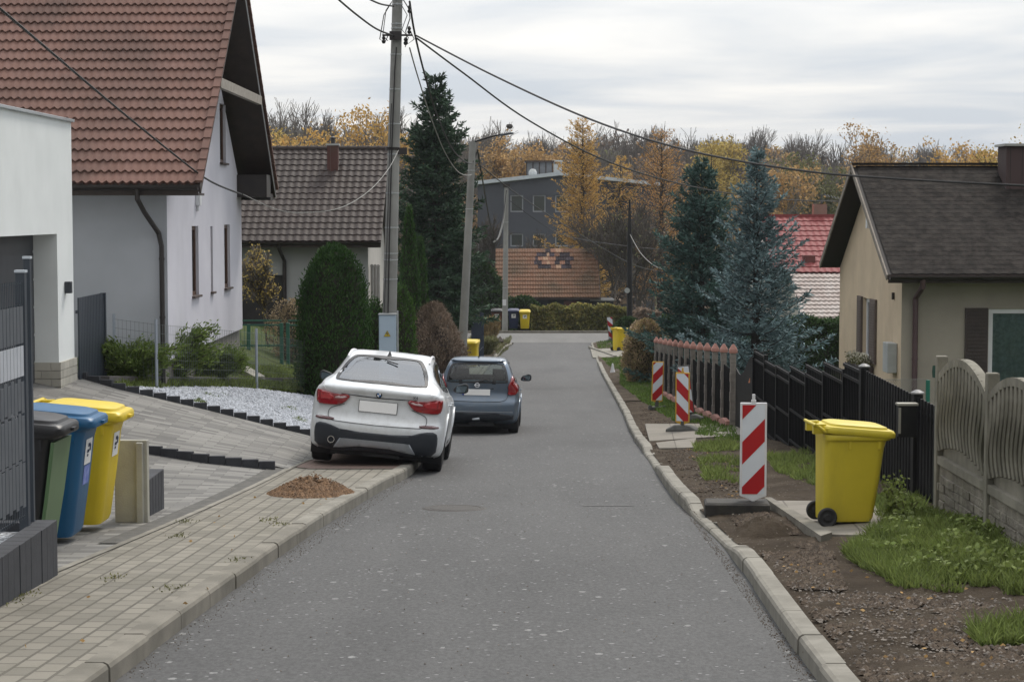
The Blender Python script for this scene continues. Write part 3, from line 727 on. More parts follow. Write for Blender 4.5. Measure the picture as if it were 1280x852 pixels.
# ================================================================== beige house (right)
def house_right():
    Yf, Yb = 38.0, 45.2; X = 7.72; Xr = 20; g = H(X, Yf)-.1; zE = -1.25; Ye = 37.4; Yr = 41.45; zR = .93; XO = 7.3
    t = thing('house', 'beige plastered bungalow with a dark shingle roof and brown shutters on the right', 'house', (X, Yf, g))
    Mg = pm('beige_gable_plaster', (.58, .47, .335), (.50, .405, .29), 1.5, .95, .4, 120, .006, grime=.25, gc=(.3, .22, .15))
    Mf = pm('shaded_front_plaster', (.37, .335, .28), (.32, .29, .245), 1.2, .95, .4, 120, .006, grime=.25, gc=(.22, .2, .17))  # darker than the gable: shade on the front side painted into the plaster
    D = Yb-Yf; zE0 = zE-.05
    w = MB(); hg = (3.55, 4.75, P(0, 446, 43).z*0+1.05, 2.33)
    py0 = Yf
    # window position on gable (u along +Y measured from back to keep normal towards -X)
    wl = Yb-42.55; wr = Yb-41.35
    sl = g*0
    hole = (Yb-42.15, Yb-41.2, -3.2-g, -1.87-g)
    wall(w, (X, Yb, g), (0, -1, 0), (0, 0, 1), [(0, 0), (D, 0), (D, zE0-g), (Yb-Yr, zR-.12-g), (0, zE0-g)], [hole], .16)
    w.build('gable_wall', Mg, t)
    w = MB(); fh = (2.02, 4.6, -3.55-g, P(1240, 386, Yf).z-g)
    fx = P(1236, 386, Yf).x-X; fh = (fx, fx+2.4, P(1240, 386, Yf).z-g-1.7, P(1240, 386, Yf).z-g)
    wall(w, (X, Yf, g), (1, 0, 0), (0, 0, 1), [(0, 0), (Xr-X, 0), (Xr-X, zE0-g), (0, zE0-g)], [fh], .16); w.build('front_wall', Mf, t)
    cur = pm('net_curtain', (.34, .40, .43), (.22, .27, .30), 14, .8)
    window(t, (X, Yf, g), (1, 0, 0), (0, 0, 1), fh, .06, .09, M_whiteframe, glass_clear(), pm('grey_sill', (.3, .3, .3)), 0, curtain=cur)
    window(t, (X, Yb, g), (0, -1, 0), (0, 0, 1), hole, .1, .09, M_whiteframe, M_glass, bpy.data.materials['grey_sill'], 1)
    Ms = pm('brown_shutter', (.045, .035, .033), (.06, .045, .04), 9, .7, .3, 50); Ms2 = pm('grey_brown_shutter', (.13, .10, .085), (.10, .078, .066), 9, .7)
    def shut(x0, x1, y0, y1, z0, z1, m, ax):
        s = MB(); s.box(x0, x1, y0, y1, z0, z1)
        n = 22
        for i in range(n):
            z = z0+.06+(z1-z0-.12)*i/n
            if ax == 'x': s.box(x0+.05, x1-.05, y0-.012, y0-.001, z, z+.03)
            else: s.box(x0-.012, x0-.001, y0+.05, y1-.05, z, z+.03)
        s.build('shutter', m, t)
    shut(X+fx-.47, X+fx-.02, Yf-.05, Yf-.004, g+fh[2], g+fh[3]+.02, Ms, 'x')
    shut(X-.05, X-.004, 42.18, 42.68, -3.22, -1.85, Ms2, 'y'); shut(X-.05, X-.004, 40.55, 41.17, -3.22, -1.85, Ms2, 'y')
    S = Vector((0, Yr-Ye, zR-zE)); L = S.length; n = 26; nl = S.normalized()
    MT = tile_mat('dark_bitumen_shingles', (.027, .023, .021), (.013, .012, .011), (.060, .052, .046), .8, .95, 1.0, 5)
    tile_roof('roof', (Xr, Ye, zE+.05), (-1, 0, 0), nl, int((Xr-XO)/.2), n, .2, L/n, MT, t, .012, 0, .022, 4, lambda q: 1 if q < .5 else -1)
    tile_roof('roof', (Xr, 2*Yr-Ye, zE+.05), (-1, 0, 0), (0, -nl.y, nl.z), int((Xr-XO)/.2), n, .2, L/n, MT, t, .012, 0, .022, 4, lambda q: 1 if q < .5 else -1)
    k = MB(); k.prism([(Ye, zE+.03), (Yr, zR+.03), (2*Yr-Ye, zE+.03), (2*Yr-Ye, zE-.06), (Yr, zR-.07), (Ye, zE-.06)], XO+.01, Xr, 'X'); k.build('roof_soffit', pm('dark_soffit', (.02, .016, .014)), t)
    k = MB()
    Ml = pm('weathered_rake_board', (.23, .20, .17), (.17, .15, .125), 6, .9)
    for s in (1, -1):
        a = Vector((XO, Ye-.03, zE-.02)); b = Vector((XO, Yr+.02, zR+.03))
        if s < 0: a.y = 2*Yr-a.y; b.y = 2*Yr-b.y
        k.bar(a, b, .03, .12)
    k.build('rake_board', Ml, t)
    k = MB(); k.bar((XO+.02, Yr, zR+.1), (Xr, Yr, zR+.1), .16, .05); k.build('ridge_cap', MT, t)
    gutter(t, (XO+.05, Ye-.07, zE+.0), (Xr, Ye-.07, zE+.0), .075, M_gutter)
    k = MB(); k.box(XO+.03, Xr, Ye-.003, Ye+.02, zE-.13, zE+.04); k.box(XO+.4, Xr, Ye+.02, Yf-.002, zE-.13, zE-.10); k.build('fascia', M_darkwood, t)
    p = P(1145, 350, Yf); pipe(t, 'downpipe', [(p.x, Ye-.07, zE-.03), (p.x, Ye-.03, zE-.2), (p.x-.02, Yf-.09, zE-.45), (p.x-.02, Yf-.09, g)], .055, pm('maroon_pipe', (.10, .06, .065), rough=.5), (-2.9,))
    k = MB(); c = P(1268, 180, 40.9); k.box(c.x-.27, c.x+.9, 40.5, 41.2, .4, 1.38); k.build('chimney', mat_pavers('dark_chimney_bricks', (.075, .05, .05), (.055, .04, .04), (.03, .028, .028), .25, .08, 0, .01), t)
    k = MB(); k.box(c.x-.33, c.x+.95, 40.43, 41.27, 1.38, 1.43); k.build('chimney_cap', pm('pale_cap', (.38, .38, .36)), t)
    k = MB(); q = P(1117, 443, 39.0); k.box(X-.2, X-.004, 38.35, 38.85, -3.22, -2.62); k.build('meter_box', pm('grey_meter_box', (.42, .44, .44), rough=.5), t, bevel=.012)
    k = MB(); k.box(X-.05, X-.004, 38.7, 38.78, -1.76, -1.62); k.build('bracket', M_gutter, t)
    k = MB(); k.box(X-.12, X-.004, 41.2, 41.35, -.35, -.1); k.build('wall_lamp', M_whiteframe, t, bevel=.01)
def glass_clear():
    if 'clear_pane' in bpy.data.materials: return bpy.data.materials['clear_pane']
    t = NT('clear_pane'); t.fin((.9, .95, .95), .02, 0, .6)
    tr = t.new('BsdfTransparent'); tr.inputs[0].default_value = (.8, .86, .86, 1); gl = t.new('BsdfGlossy'); gl.inputs['Roughness'].default_value = .02
    fr = t.new('Fresnel'); fr.inputs[0].default_value = 1.55; ms = t.new('MixShader'); t.L.new(fr.outputs[0], ms.inputs[0]); t.L.new(tr.outputs[0], ms.inputs[1]); t.L.new(gl.outputs[0], ms.inputs[2])
    t.L.new(ms.outputs[0], t.N['Material Output'].inputs[0]); return t.mat
house_right()

# ================================================================== red-roofed houses behind the spruce (right)
def house_red():
    Ye, Yr = 83.0, 88.0; zE, zR = -2.62, -.22; Xl, Xr = P(952, 300, 85).x, 26
    t = thing('house', 'house with a bright red tiled roof and brick chimney behind the blue spruce', 'house', (Xl, Ye+.6, H(12, 84)))
    MT = tile_mat('red_metal_tiles', (.25, .065, .065), (.22, .06, .06), (.17, .05, .05), .3, .6, .1, .4)
    S = Vector((0, Yr-Ye, zR-zE)); L = S.length; nl = S.normalized(); n = 11
    tile_roof('roof', (Xr, Ye, zE), (-1, 0, 0), nl, int((Xr-Xl)/.3), n, .3, L/n, MT, t, .045, .03, 0, 6)
    tile_roof('roof', (Xr, 2*Yr-Ye, zE), (-1, 0, 0), (0, -nl.y, nl.z), int((Xr-Xl)/.3), n, .3, L/n, MT, t, .045, .03, 0, 6)
    k = MB(); k.prism([(Ye, zE-.02), (Yr, zR-.02), (2*Yr-Ye, zE-.02), (2*Yr-Ye, zE-.2), (Yr, zR-.2), (Ye, zE-.2)], Xl+.05, Xr, 'X'); k.build('roof_soffit', M_darkwood, t)
    k = MB(); k.box(Xl+.4, Xr, Ye+.6, 2*Yr-Ye-.6, -7, zE-.1); k.prism([(Ye+.6, zE-.1), (Yr, zR-.3), (2*Yr-Ye-.6, zE-.1)], Xl+.4, Xr, 'X'); k.build('wall', pm('pale_wall', (.4, .38, .34)), t)
    k = MB(); k.bar((Xl, Yr, zR+.05), (Xr, Yr, zR+.05), .2, .14); k.build('ridge_cap', MT, t)
    k = MB(); p = P(1024, 255, Yr+.4); k.box(p.x-.3, p.x+.3, Yr, Yr+.6, zR-.5, p.z); k.build('chimney', mat_pavers('orange_bricks', (.33, .12, .08), (.28, .10, .07), (.2, .17, .15), .25, .08), t)
    k = MB(); p = P(1010, 330, Ye+1.2); k.box(p.x-.25, p.x+.25, Ye+.8, Ye+1.3, -3, P(1010, 319, Ye+1).z); k.build('vent_stack', mat_pavers('maroon_bricks', (.14, .05, .045), (.11, .04, .04), (.1, .09, .08), .25, .08), t)
    t2 = thing('outbuilding', 'low outbuilding with a faded white and brown tiled roof in front of the red-roofed house', 'outbuilding', (P(1004, 400, 74).x, 74, H(12, 74)))
    MT2 = tile_mat('faded_white_tiles', (.52, .47, .44), (.42, .36, .33), (.25, .17, .15), .6, .8, .15, 1.2)
    Ye, Yr = 73.0, 76.0; zE, zR = P(1030, 402, 73).z, P(1030, 343, 76).z; S = Vector((0, Yr-Ye, zR-zE)); L = S.length; n = 12
    Xl = P(1000, 400, 73).x; tile_roof('roof', (17, Ye, zE), (-1, 0, 0), S.normalized(), int((17-Xl)/.2), n, .2, L/n, MT2, t2, .05, .03, 0, 6)
    k = MB(); k.prism([(Ye+.3, zE-.02), (Yr, zR-.05), (Yr+2, zE), (Yr+2, -7), (Ye+.3, -7)], Xl+.2, 17, 'X'); k.build('wall', bpy.data.materials['pale_wall'], t2)
house_red()

# ================================================================== dark grey block and tiled shed (far, centre)
def block():
    Y = 150; p0 = P(597, 300, Y); 
    t = thing('apartment_building', 'dark grey flat-pitched building with white roof edge behind the orange larches', 'building', (p0.x, Y, -8))
    Mg = pm('slate_grey_render', (.095, .105, .125), (.075, .082, .10), .3, .9, grime=.3, gc=(.06, .06, .065))
    Mw = pm('white_metal_edge', (.6, .66, .72), rough=.5)
    x0, xr_, x1 = p0.x, P(700, 215, Y).x, P(800, 240, Y).x+1.2
    zl, zr_, z1 = P(597, 230, Y).z, P(697, 218, Y).z, P(800, 231, Y).z
    w = MB(); holes = []
    for px in (638, 666, 694):
        for py, py2 in ((244, 265), (292, 308)):
            a = P(px, py2, Y); b = P(px+16, py, Y); holes.append((a.x-x0, b.x-x0, a.z+8, b.z+8))
    wall(w, (x0, Y, -8), (1, 0, 0), (0, 0, 1), [(0, 0), (x1-x0, 0), (x1-x0, z1+8-.1), (xr_-x0, zr_+8-.1), (0, zl+8-.1)], holes, .2)
    w.box(x0, x0+.2, Y+.02, Y+10, -8, zl-.1); w.box(x1-.2, x1, Y+.02, Y+10, -8, z1-.1)
    w.build('wall', Mg, t)
    for h in holes: window(t, (x0, Y, -8), (1, 0, 0), (0, 0, 1), h, .1, .09, pm('grey_frame', (.36, .38, .41)) if 'grey_frame' not in bpy.data.materials else bpy.data.materials['grey_frame'], pm('far_glass', (.07, .08, .075), rough=.15) if 'far_glass' not in bpy.data.materials else bpy.data.materials['far_glass'])
    r = MB(); r.prism([(x0-.4, zl-.08), (xr_, zr_-.08), (x1+.4, z1-.08), (x1+.4, z1+.16), (xr_, zr_+.2), (x0-.4, zl+.2)], Y-.3, Y+10.3, 'Y'); r.build('roof', Mw, t)
    k = MB(); a = P(658, 202, Y+3); b = P(690, 218, Y+3); k.box(a.x, b.x, Y+2, Y+4, zr_-.4, a.z-.1); k.build('roof_hut', pm('grey_hut', (.20, .21, .23), (.15, .16, .17)), t)
    k = MB(); k.box(a.x-.15, b.x+.15, Y+1.8, Y+4.2, a.z-.1, a.z+.05)
    for i in range(5): x = a.x+(b.x-a.x)*i/4; k.box(x-.04, x+.04, Y+1.93, Y+1.99, zr_-.2, a.z-.1)
    k.build('hut_roof', M_darkwood, t)
    k = MB(); a = P(692, 205, Y+2); k.box(a.x, a.x+.65, Y+2, Y+2.6, zr_-.3, a.z); k.box(a.x-.1, a.x+.75, Y+1.9, Y+2.7, a.z+.2, a.z+.3)
    for i in (0, .55): k.box(a.x+i, a.x+i+.1, Y+2.1, Y+2.2, a.z, a.z+.2)
    k.build('chimney', pm('white_chimney', (.5, .52, .52)), t)
    k = MB(); a = P(666, 215, Y+1); k.lathe([(.32, zr_-.4), (.32, a.z), (.2, a.z+.2), (0, a.z+.25)], 12, (a.x, Y+1, 0)); k.build('roof_vent', bpy.data.materials['white_chimney'], t)
block()
def shed():
    Ye, Yr = 118.0, 121.5; a = P(619, 372, Ye); b = P(750, 372, Ye); zE = a.z; zR = P(650, 311, Yr).z
    t = thing('shed', 'old shed with a patched orange-brown tiled roof behind the far hedge', 'shed', (a.x, Ye, H(0, Ye)))
    def patch(t_, col, fl):
        # holes and replaced tiles: cells in a noisy zone
        sp = t_.new('SeparateXYZ'); t_.L.new(fl.outputs[0], sp.inputs[0])
        cell = t_.new('VectorMath', operation='MULTIPLY'); t_.L.new(fl.outputs[0], cell.inputs[0]); cell.inputs[1].default_value = (.55, 1, 1)
        cf = t_.new('VectorMath', operation='FLOOR'); t_.L.new(cell.outputs[0], cf.inputs[0])
        w = t_.new('TexWhiteNoise'); t_.L.new(cf.outputs[0], w.inputs['Vector'])
        dx = t_.math('DIVIDE', t_.math('SUBTRACT', sp.outputs[0], 17.0), 8.0); dy = t_.math('DIVIDE', t_.math('SUBTRACT', sp.outputs[1], 8.6), 2.6)
        r = t_.math('ADD', t_.math('MULTIPLY', dx, dx), t_.math('MULTIPLY', dy, dy)); zone = t_.math('LESS_THAN', r, 1.0)
        c2 = t_.ramp(w.outputs['Value'], [(0, (.02, .02, .028)), (.4, (.04, .036, .05)), (.55, (.16, .085, .06)), (.72, (.24, .13, .09)), (.9, (.34, .22, .15))])
        c2.node.color_ramp.interpolation = 'CONSTANT'
        return t_.mix(t_.math('MULTIPLY', zone, .9), col, c2)
    MT = tile_mat('old_orange_tiles', (.225, .118, .075), (.165, .098, .066), (.095, .072, .048), 1.0, .8, .4, .6, patch)
    S = Vector((0, Yr-Ye, zR-zE)); L = S.length; n = 12
    tile_roof('roof', (b.x, Ye, zE), (-1, 0, 0), S.normalized(), 40, n, (b.x-a.x)/40, L/n, MT, t, .05, .03, 0, 6)
    k = MB(); k.prism([(Ye-.02, zE-.03), (Yr, zR-.03), (2*Yr-Ye, zE-.03), (2*Yr-Ye, zE-.12), (Yr, zR-.12), (Ye-.02, zE-.12)], a.x, b.x+.05, 'X'); k.build('roof_soffit', M_darkwood, t)
    k = MB(); k.box(a.x+.2, b.x-.2, Ye+.3, 2*Yr-Ye-.3, -8.5, zE-.12); k.prism([(Ye+.3, zE-.12), (Yr, zR-.2), (2*Yr-Ye-.3, zE-.12)], a.x+.2, b.x-.2, 'X')
    k.box(b.x-.2, b.x+.85, Ye+.25, Ye+3, -8.5, zE-.2)
    k.build('wall', pm('tarred_boards', (.018, .02, .026), (.03, .03, .036), 2, .8), t)
    k = MB(); q = P(705, 378, Ye); k.box(q.x, q.x+.9, Ye+.22, Ye+.28, -7.4, zE-.2); k.build('door', pm('red_brown_door', (.10, .035, .028)), t)
    k = MB(); k.box(b.x-.6, b.x+.9, Ye+.1, Ye+3.1, zE-.2, zE-.12); k.build('lean_to_roof', pm('pale_sheet', (.3, .3, .3)), t)
shed()
# ================================================================== wheelie bins
def rrect(w, d, cy, r, z, n=5, zt=0.0, cx=0):
    pts = []; r = min(r, w/2-.001, d/2-.001)
    for qx, qy, a0 in ((1, 1, 0), (-1, 1, 90), (-1, -1, 180), (1, -1, 270)):
        for i in range(n):
            a = R(a0+90*i/(n-1)); x = cx+qx*(w/2-r)+r*math.cos(a); y = cy+qy*(d/2-r)+r*math.sin(a)
            pts.append((x, y, z+zt*(y-cy)))
    return pts
def loft(mb, rings, cap0=True, cap1=True, m=0):
    o = len(mb.v); n = len(rings[0])
    for r in rings: mb.v += [tuple(p) for p in r]
    for i in range(len(rings)-1):
        for j in range(n):
            a = o+i*n+j; b = o+i*n+(j+1) % n; mb.f.append((a, b, b+n, a+n)); mb.m.append(m)
    if cap0: mb.f.append(tuple(o+j for j in range(n))[::-1]); mb.m.append(m)
    if cap1: mb.f.append(tuple(o+(len(rings)-1)*n+j for j in range(n))); mb.m.append(m)
    return mb
def plastic(name, c, grime=.45):
    return pm(name, c, tuple(q*.9 for q in c), 2.5, .42, .15, 120, .002, spec=.45, grime=grime, gc=tuple(q*.45+.01 for q in c))
M_rub = pm('black_rubber', (.018, .018, .019), (.026, .025, .025), 8, .75)
M_yel = plastic('yellow_plastic', (.66, .49, .02)); M_blu = plastic('blue_plastic', (.010, .095, .215)); M_blk = plastic('black_plastic', (.016, .016, .018)); M_grn = plastic('green_plastic', (.09, .16, .075)); M_nav = plastic('navy_plastic', (.012, .02, .07)); M_brn = plastic('brown_plastic', (.10, .03, .02))
M_yel2 = plastic('old_yellow_plastic', (.60, .48, .035), .5)
M_stick = pm('white_sticker', (.75, .75, .75), (.68, .68, .68), 9, .5)
M_ink = pm('sticker_ink', (.03, .04, .08))
def make_bin(label, loc, rz, Mb, Ml, sticker=False, side=None, band=None, group=None, s=1.0, d2=1.0):
    t = thing('wheelie_bin', label, 'wheelie bin', loc, rz, group)
    back = -.30
    def ring(w, d, r, z): return rrect(w, d, back+d/2, r, z)
    b = MB()
    loft(b, [ring(.40, .46, .06, .045), ring(.44, .50, .07, .05), ring(.46, .52, .075, .09), ring(.50, .575, .08, .45), ring(.535, .62, .085, .80), ring(.55, .645, .085, .88),
             ring(.575, .68, .09, .885), ring(.585, .69, .09, .90), ring(.585, .69, .09, .945), ring(.575, .68, .09, .95)])
    for sx in (-1, 1):
        for yy in (-.05, .25): b.box(sx*.268-.012, sx*.268+.012, yy-.012, yy+.012, .80, .885)
    bo = b.build('body', Mb, t, world=False, smooth=True, angle=50)
    l = MB()
    def lr(w, d, r, z, cy=None): return rrect(w, d, (back-.01+d/2) if cy is None else cy, r, z, 5, -.085)
    c0 = back-.01+.735/2
    loft(l, [lr(.60, .735, .09, .935, c0), lr(.612, .745, .095, .945, c0), lr(.612, .745, .095, .985, c0), lr(.59, .72, .10, 1.005, c0), lr(.50, .62, .10, 1.012, c0), lr(.485, .60, .10, 1.032, c0), lr(.40, .5, .1, 1.046, c0), lr(.2, .28, .08, 1.052, c0)])
    l.box(-.05, .05, c0+.36, c0+.40, .925, .945)
    l.build('lid', Ml, t, world=False, smooth=True, angle=40)
    h = MB(); h.tube([(-.25, -.29, .97), (-.25, -.37, 1.03), (-.25, -.40, 1.045), (.25, -.40, 1.045), (.25, -.37, 1.03), (.25, -.29, .97)], .017, 8)
    for x in (-.16, .16): h.box(x-.035, x+.035, -.41, -.28, .95, 1.05)
    h.build('handle', Mb, t, world=False, smooth=True)
    k = MB(); k.tube([(-.2, -.275, .10), (.2, -.275, .10)], .012, 8); k.build('axle', M_rub, t, world=False)
    for sx in (-1, 1):
        w = MB(); w.lathe([(.03, .0), (.045, .012), (.06, .012), (.07, .004), (.085, .0), (.098, .008), (.102, .025), (.098, .042), (.085, .05), (.07, .046), (.06, .036), (.045, .036), (.03, .05), (0, .05)], 28, (0, 0, 0), axis='X')
        w.add([(0, 0, 0)], []); o = w.build('wheel', M_rub, t, world=False, smooth=True); o.location = (sx*.235 if sx > 0 else -.235-.05, -.275, .102)
    if side:
        q = MB(); loft(q, [rrect(.405, .03, .172, .01, .06), rrect(.47, .03, .222, .01, .09+.0), rrect(.51, .03, .285, .01, .45), rrect(.545, .03, .345, .01, .86)]); q.build('front_panel', side, t, world=False)
    if sticker:
        # tilted to lie on the sloping front
        z0, z1 = .60, .80; yf = lambda z: back+float(np.interp(z, [.09, .45, .80], [.52, .575, .62]))+.004
        q = MB(); q.add([(-.11, yf(z0), z0), (.11, yf(z0), z0), (.11, yf(z1), z1), (-.11, yf(z1), z1)], [(0, 1, 2, 3)]); so_ = q.build('sticker', M_stick, t, world=False)
        q = MB()
        for x0, x1, a, b_ in ((-.04, .03, .735, .765), (-.02, .05, .69, .715), (.0, .04, .66, .68), (-.07, -.03, .70, .75)):
            q.add([(x0, yf(a)+.003, a), (x1, yf(a)+.003, a), (x1, yf(b_)+.003, b_), (x0, yf(b_)+.003, b_)], [(0, 1, 2, 3)])
        q.build('sticker_mark', M_ink, so_, world=False)
    if band:
        z0, z1 = .44, .59; yf = lambda z: back+float(np.interp(z, [.09, .45, .80], [.52, .575, .62]))+.004; q = MB()
        q.add([(-.11, yf(z0), z0), (.09, yf(z0), z0), (.09, yf(z1), z1), (-.11, yf(z1), z1)], [(0, 1, 2, 3)]); q.build('label_strip', band, t, world=False)
    t.scale = (s, s*d2, s*(1.07 if group else 1))
    return t
def on(px, Y, dz=0):
    p = P(px, 400, Y); return (p.x, Y, H(p.x, Y)+dz)
p = G(1062, 656); make_bin('yellow wheelie bin standing alone by the black fence on the right verge', (p.x-.02, p.y, H(p.x, p.y)+.02), R(-86), M_yel2, M_yel2, s=.94)
def binat(px, py, Y):
    q = P(px, py, Y); return (q.x, q.y, q.z)
make_bin('yellow wheelie bin farthest of the row of three beside the grey concrete slab', binat(103, 658, 18.2), R(-91), M_yel, M_yel, True, s=1.07, group='bins in a row on the driveway')
make_bin('blue wheelie bin between the black and the yellow one on the driveway', binat(66, 674, 17.25), R(-91), M_blu, M_blu, True, band=pm('blue_label', (.10, .14, .42), (.2, .25, .5), 20), s=1.08, group='bins in a row on the driveway')
make_bin('black wheelie bin with a green front nearest the anthracite fence', binat(24, 694, 16.2), R(-91), M_blk, M_blk, False, side=M_grn, s=1.09, group='bins in a row on the driveway')
make_bin('yellow wheelie bin across the street beside the pale flowering bush', on(776, 88.5, .02), R(-60), M_yel, M_yel, s=1.03)
make_bin('yellow wheelie bin half hidden behind the small blue-grey car', on(589, 75.5), R(170), M_yel, M_yel, s=1.02)
make_bin('yellow wheelie bin against the far hedge at the end of the street', (P(656, 400, 108.5).x, 108.5, -6.62), R(180), M_yel, M_yel, True, s=1.05)
make_bin('navy wheelie bin against the far hedge right of the thin concrete pole', (P(642, 400, 108.6).x, 108.6, -6.62), R(180), M_nav, M_nav, True, s=1.1)
make_bin('dark red-brown wheelie bin at the far hedge left of the thin concrete pole', (P(621, 400, 108.6).x, 108.6, -6.62), R(180), M_brn, M_blk, True, s=1.1)

# concrete slab and dark block beside the bins
M_slab = pm('weathered_slab', (.40, .39, .33), (.29, .28, .25), 2.5, .9, .4, 60, grime=.5)
a = P(152, 652, 18.9)
k = MB(); k.obox((P(165, 600, 18.9).x+.0, 18.9, H(-3.7, 18.9)+.41), .33, .08, .82, R(-4)); k.box(P(175, 600, 18.9).x-.02, P(175, 600, 18.9).x+.045, 18.80, 18.87, H(-3.7, 18.9), H(-3.7, 18.9)+.80); o = k.build('concrete_slab', M_slab, bevel=.008)
tag(o, 'upright pale weathered concrete slab standing beside the row of bins', 'slab')
q = P(186, 625, 20.0); k = MB(); k.box(P(173, 600, 19.9).x, P(196, 600, 19.9).x, 19.0, 20.3, H(-3.7, 19.9)-.1, H(-3.7, 19.9)+.40)
for i in range(8): k.box(P(196, 600, 19.9).x+.0005, P(196, 600, 19.9).x+.004, 19.02+i*.16, 19.02+i*.16+.145, H(-3.7, 19.9)-.1, H(-3.7, 19.9)+.395)
tag(k.build('planter_wall', M_black, bevel=.005), 'low black block wall behind the pale concrete slab by the driveway', 'wall')

# ================================================================== fence with plinth at the left edge
M_anth = pm('anthracite_metal', (.035, .045, .06), (.045, .055, .07), 4, .45, spec=.5)
M_anth2 = pm('anthracite_strip', (.085, .095, .11), (.07, .08, .095), 6, .6)
M_ltgrey = pm('light_grey_strip', (.42, .44, .48), (.38, .40, .44), 6, .6)
M_zinc = pm('galvanised_steel', (.38, .42, .48), (.32, .36, .42), 10, .4, metal=.3)
def fence_left():
    t = thing('plinth_fence', 'anthracite panel fence with plastic strips on a black block plinth at the left edge', 'fence', (-3.65, 14.8, H(-3.65, 14.8)))
    X0, X1 = -3.78, -3.56; k = MB(); y = 8.0; rnd = random.Random(1)
    zb = H(-3.6, 12)-.5; zt = lambda yy: -2.36
    while y < 14.9:
        k.box(X1-.16, X1+rnd.uniform(-.003, .003), y, min(y+.155, 14.9), -3.4, -2.40); y += .16
    k.box(X0-.6, X1-.001, 14.76, 14.898, -3.4, -2.402); k.build('plinth', M_black, t, bevel=.004)
    k = MB(); k.box(-6, X1-.162, 8, 14.755, -2.8, -2.47); k.build('gravel_fill', M_gravelwhite, t)
    for (y, zt_, w, yy) in ((14.62, -.46, .07, 0), (14.82, -.36, .05, 0)):
        k = MB(); k.box(-3.74-w/2, -3.74+w/2, y-w/2, y+w/2, -2.5, zt_); k.build('post', M_anth, t, bevel=.004)
        k = MB(); k.box(-3.74-w/2-.006, -3.74+w/2+.006, y-w/2-.006, y+w/2+.006, zt_+.001, zt_+.02); k.build('post_cap', pm('zinc_cap', (.55, .6, .66), rough=.4) if 'zinc_cap' not in bpy.data.materials else bpy.data.materials['zinc_cap'], t)
    k = MB(); z0, z1 = -2.33, -.52; n = 34
    yy = [8.2+(14.56-8.2)*i/130 for i in range(131)]
    for y in yy[60:]: k.box(-3.722, -3.717, y-.003, y+.003, z0, z1)
    for z in (z0+.02, z0+.24, z0+.46, z0+.66, z0+.86, z1-.62, z1-.42, z1-.22, z1-.18, z1-.02): k.box(-3.728, -3.723, 8.2, 14.56, z-.004, z+.004)
    k.build('wire_panel', M_anth, t)
    zs = [(z0+.05, z0+.38), (z0+.40, z0+.75)]
    s1 = MB(); s2 = MB(); s3 = MB(); rnd = random.Random(4)
    for i in range(60, 130, 2):
        y = yy[i]; j = .012 if i % 4 else -.012
        for (a, b, q) in ((z0+.10+j, z0+.44+j, s1), (z0+.45+j, z0+.80+j, s1), (z0+.82+j, z0+1.06+j, s1), (z0+1.09, z0+1.32, s2), (z0+1.34, z0+1.62, s3)):
            q.box(-3.716, -3.712, y+.006, y+.092, a, b)
    s1.build('dark_strips', M_anth2, t); s3.build('upper_dark_strips', M_anth2, t); s2.build('light_strips', M_ltgrey, t)
M_gravelwhite = None
def mat_gravelwhite():
    t = NT('white_gravel'); v = t.new('TexVoronoi'); v.inputs['Scale'].default_value = 26; t.L.new(t.co(), v.inputs['Vector'])
    s2 = t.new('SeparateColor'); t.L.new(v.outputs['Color'], s2.inputs[0])
    col = t.mix(s2.outputs[0], (.34, .35, .37), (.62, .64, .67)); e = t.ramp(v.outputs['Distance'], [(.35, (0, 0, 0)), (.75, (.9, .9, .9))])
    col = t.mix(e, col, (.10, .10, .10)); t.bump(t.math('SUBTRACT', 1.0, v.outputs['Distance']), 1, .03); return t.fin(col, .8)
M_gravelwhite = mat_gravelwhite()
fence_left()
# slat fence at garage corner
t = thing('slat_fence', 'short anthracite fence of vertical slats between the white garage and the big house', 'fence', (-6.85, 30.3, -2.8))
k = MB(); y = 30.32
while y < 32.1:
    k.box(-6.87, -6.84, y, y+.095, -2.9, -1.35); y += .115
k.build('slats', M_anth, t)
k = MB(); k.box(-6.9, -6.875, 30.3, 32.15, -1.6, -1.55); k.box(-6.9, -6.875, 30.3, 32.15, -2.6, -2.55); k.build('rail', M_anth, t)
k = MB(); k.box(-6.9, -6.82, 32.16, 32.24, -3, -1.35); k.build('post', M_anth, t)

# ================================================================== wire fence across the front garden
def wire_fence():
    A = [(-6.75, 32.5), (G(196, 487).x, G(196, 487).y), (G(321, 486).x, G(321, 486).y), (G(400, 492).x, G(400, 492).y), (-3.05, 43.2)]
    t = thing('wire_fence', 'thin wire mesh fence with galvanised posts in front of the junipers', 'fence', (A[1][0], A[1][1], H(*A[1])))
    for i, (x, y) in enumerate(A):
        z = H(x, y); top_ = (H(*A[1])+.06 if i == 0 else z)+1.18; k = MB(); k.tube([(x, y, min(z, top_-1.2)-.1), (x, y, top_)], .026, 8); k.build('post', M_zinc if i < 4 else M_anth, t, smooth=True)
    k = MB()
    for (x0, y0), (x1, y1) in zip(A, A[1:]):
        L = math.hypot(x1-x0, y1-y0); n = int(L/.10); za, zb = H(x0, y0), H(x1, y1); za = zb+.06 if (x0, y0) == A[0] else za
        for i in range(n):
            u = i/n; x = x0+(x1-x0)*u; y = y0+(y1-y0)*u; z = za+(zb-za)*u
            k.box(x-.0022, x+.0022, y-.002, y+.002, z+.04, z+1.1)
        for j in range(8):
            h = .06+1.03*j/7; k.bar((x0, y0, za+h), (x1, y1, zb+h), .0045)
    k.build('mesh_panel', pm('fence_wire', (.10, .12, .12), (.14, .16, .16), 5, .5), t)
wire_fence()
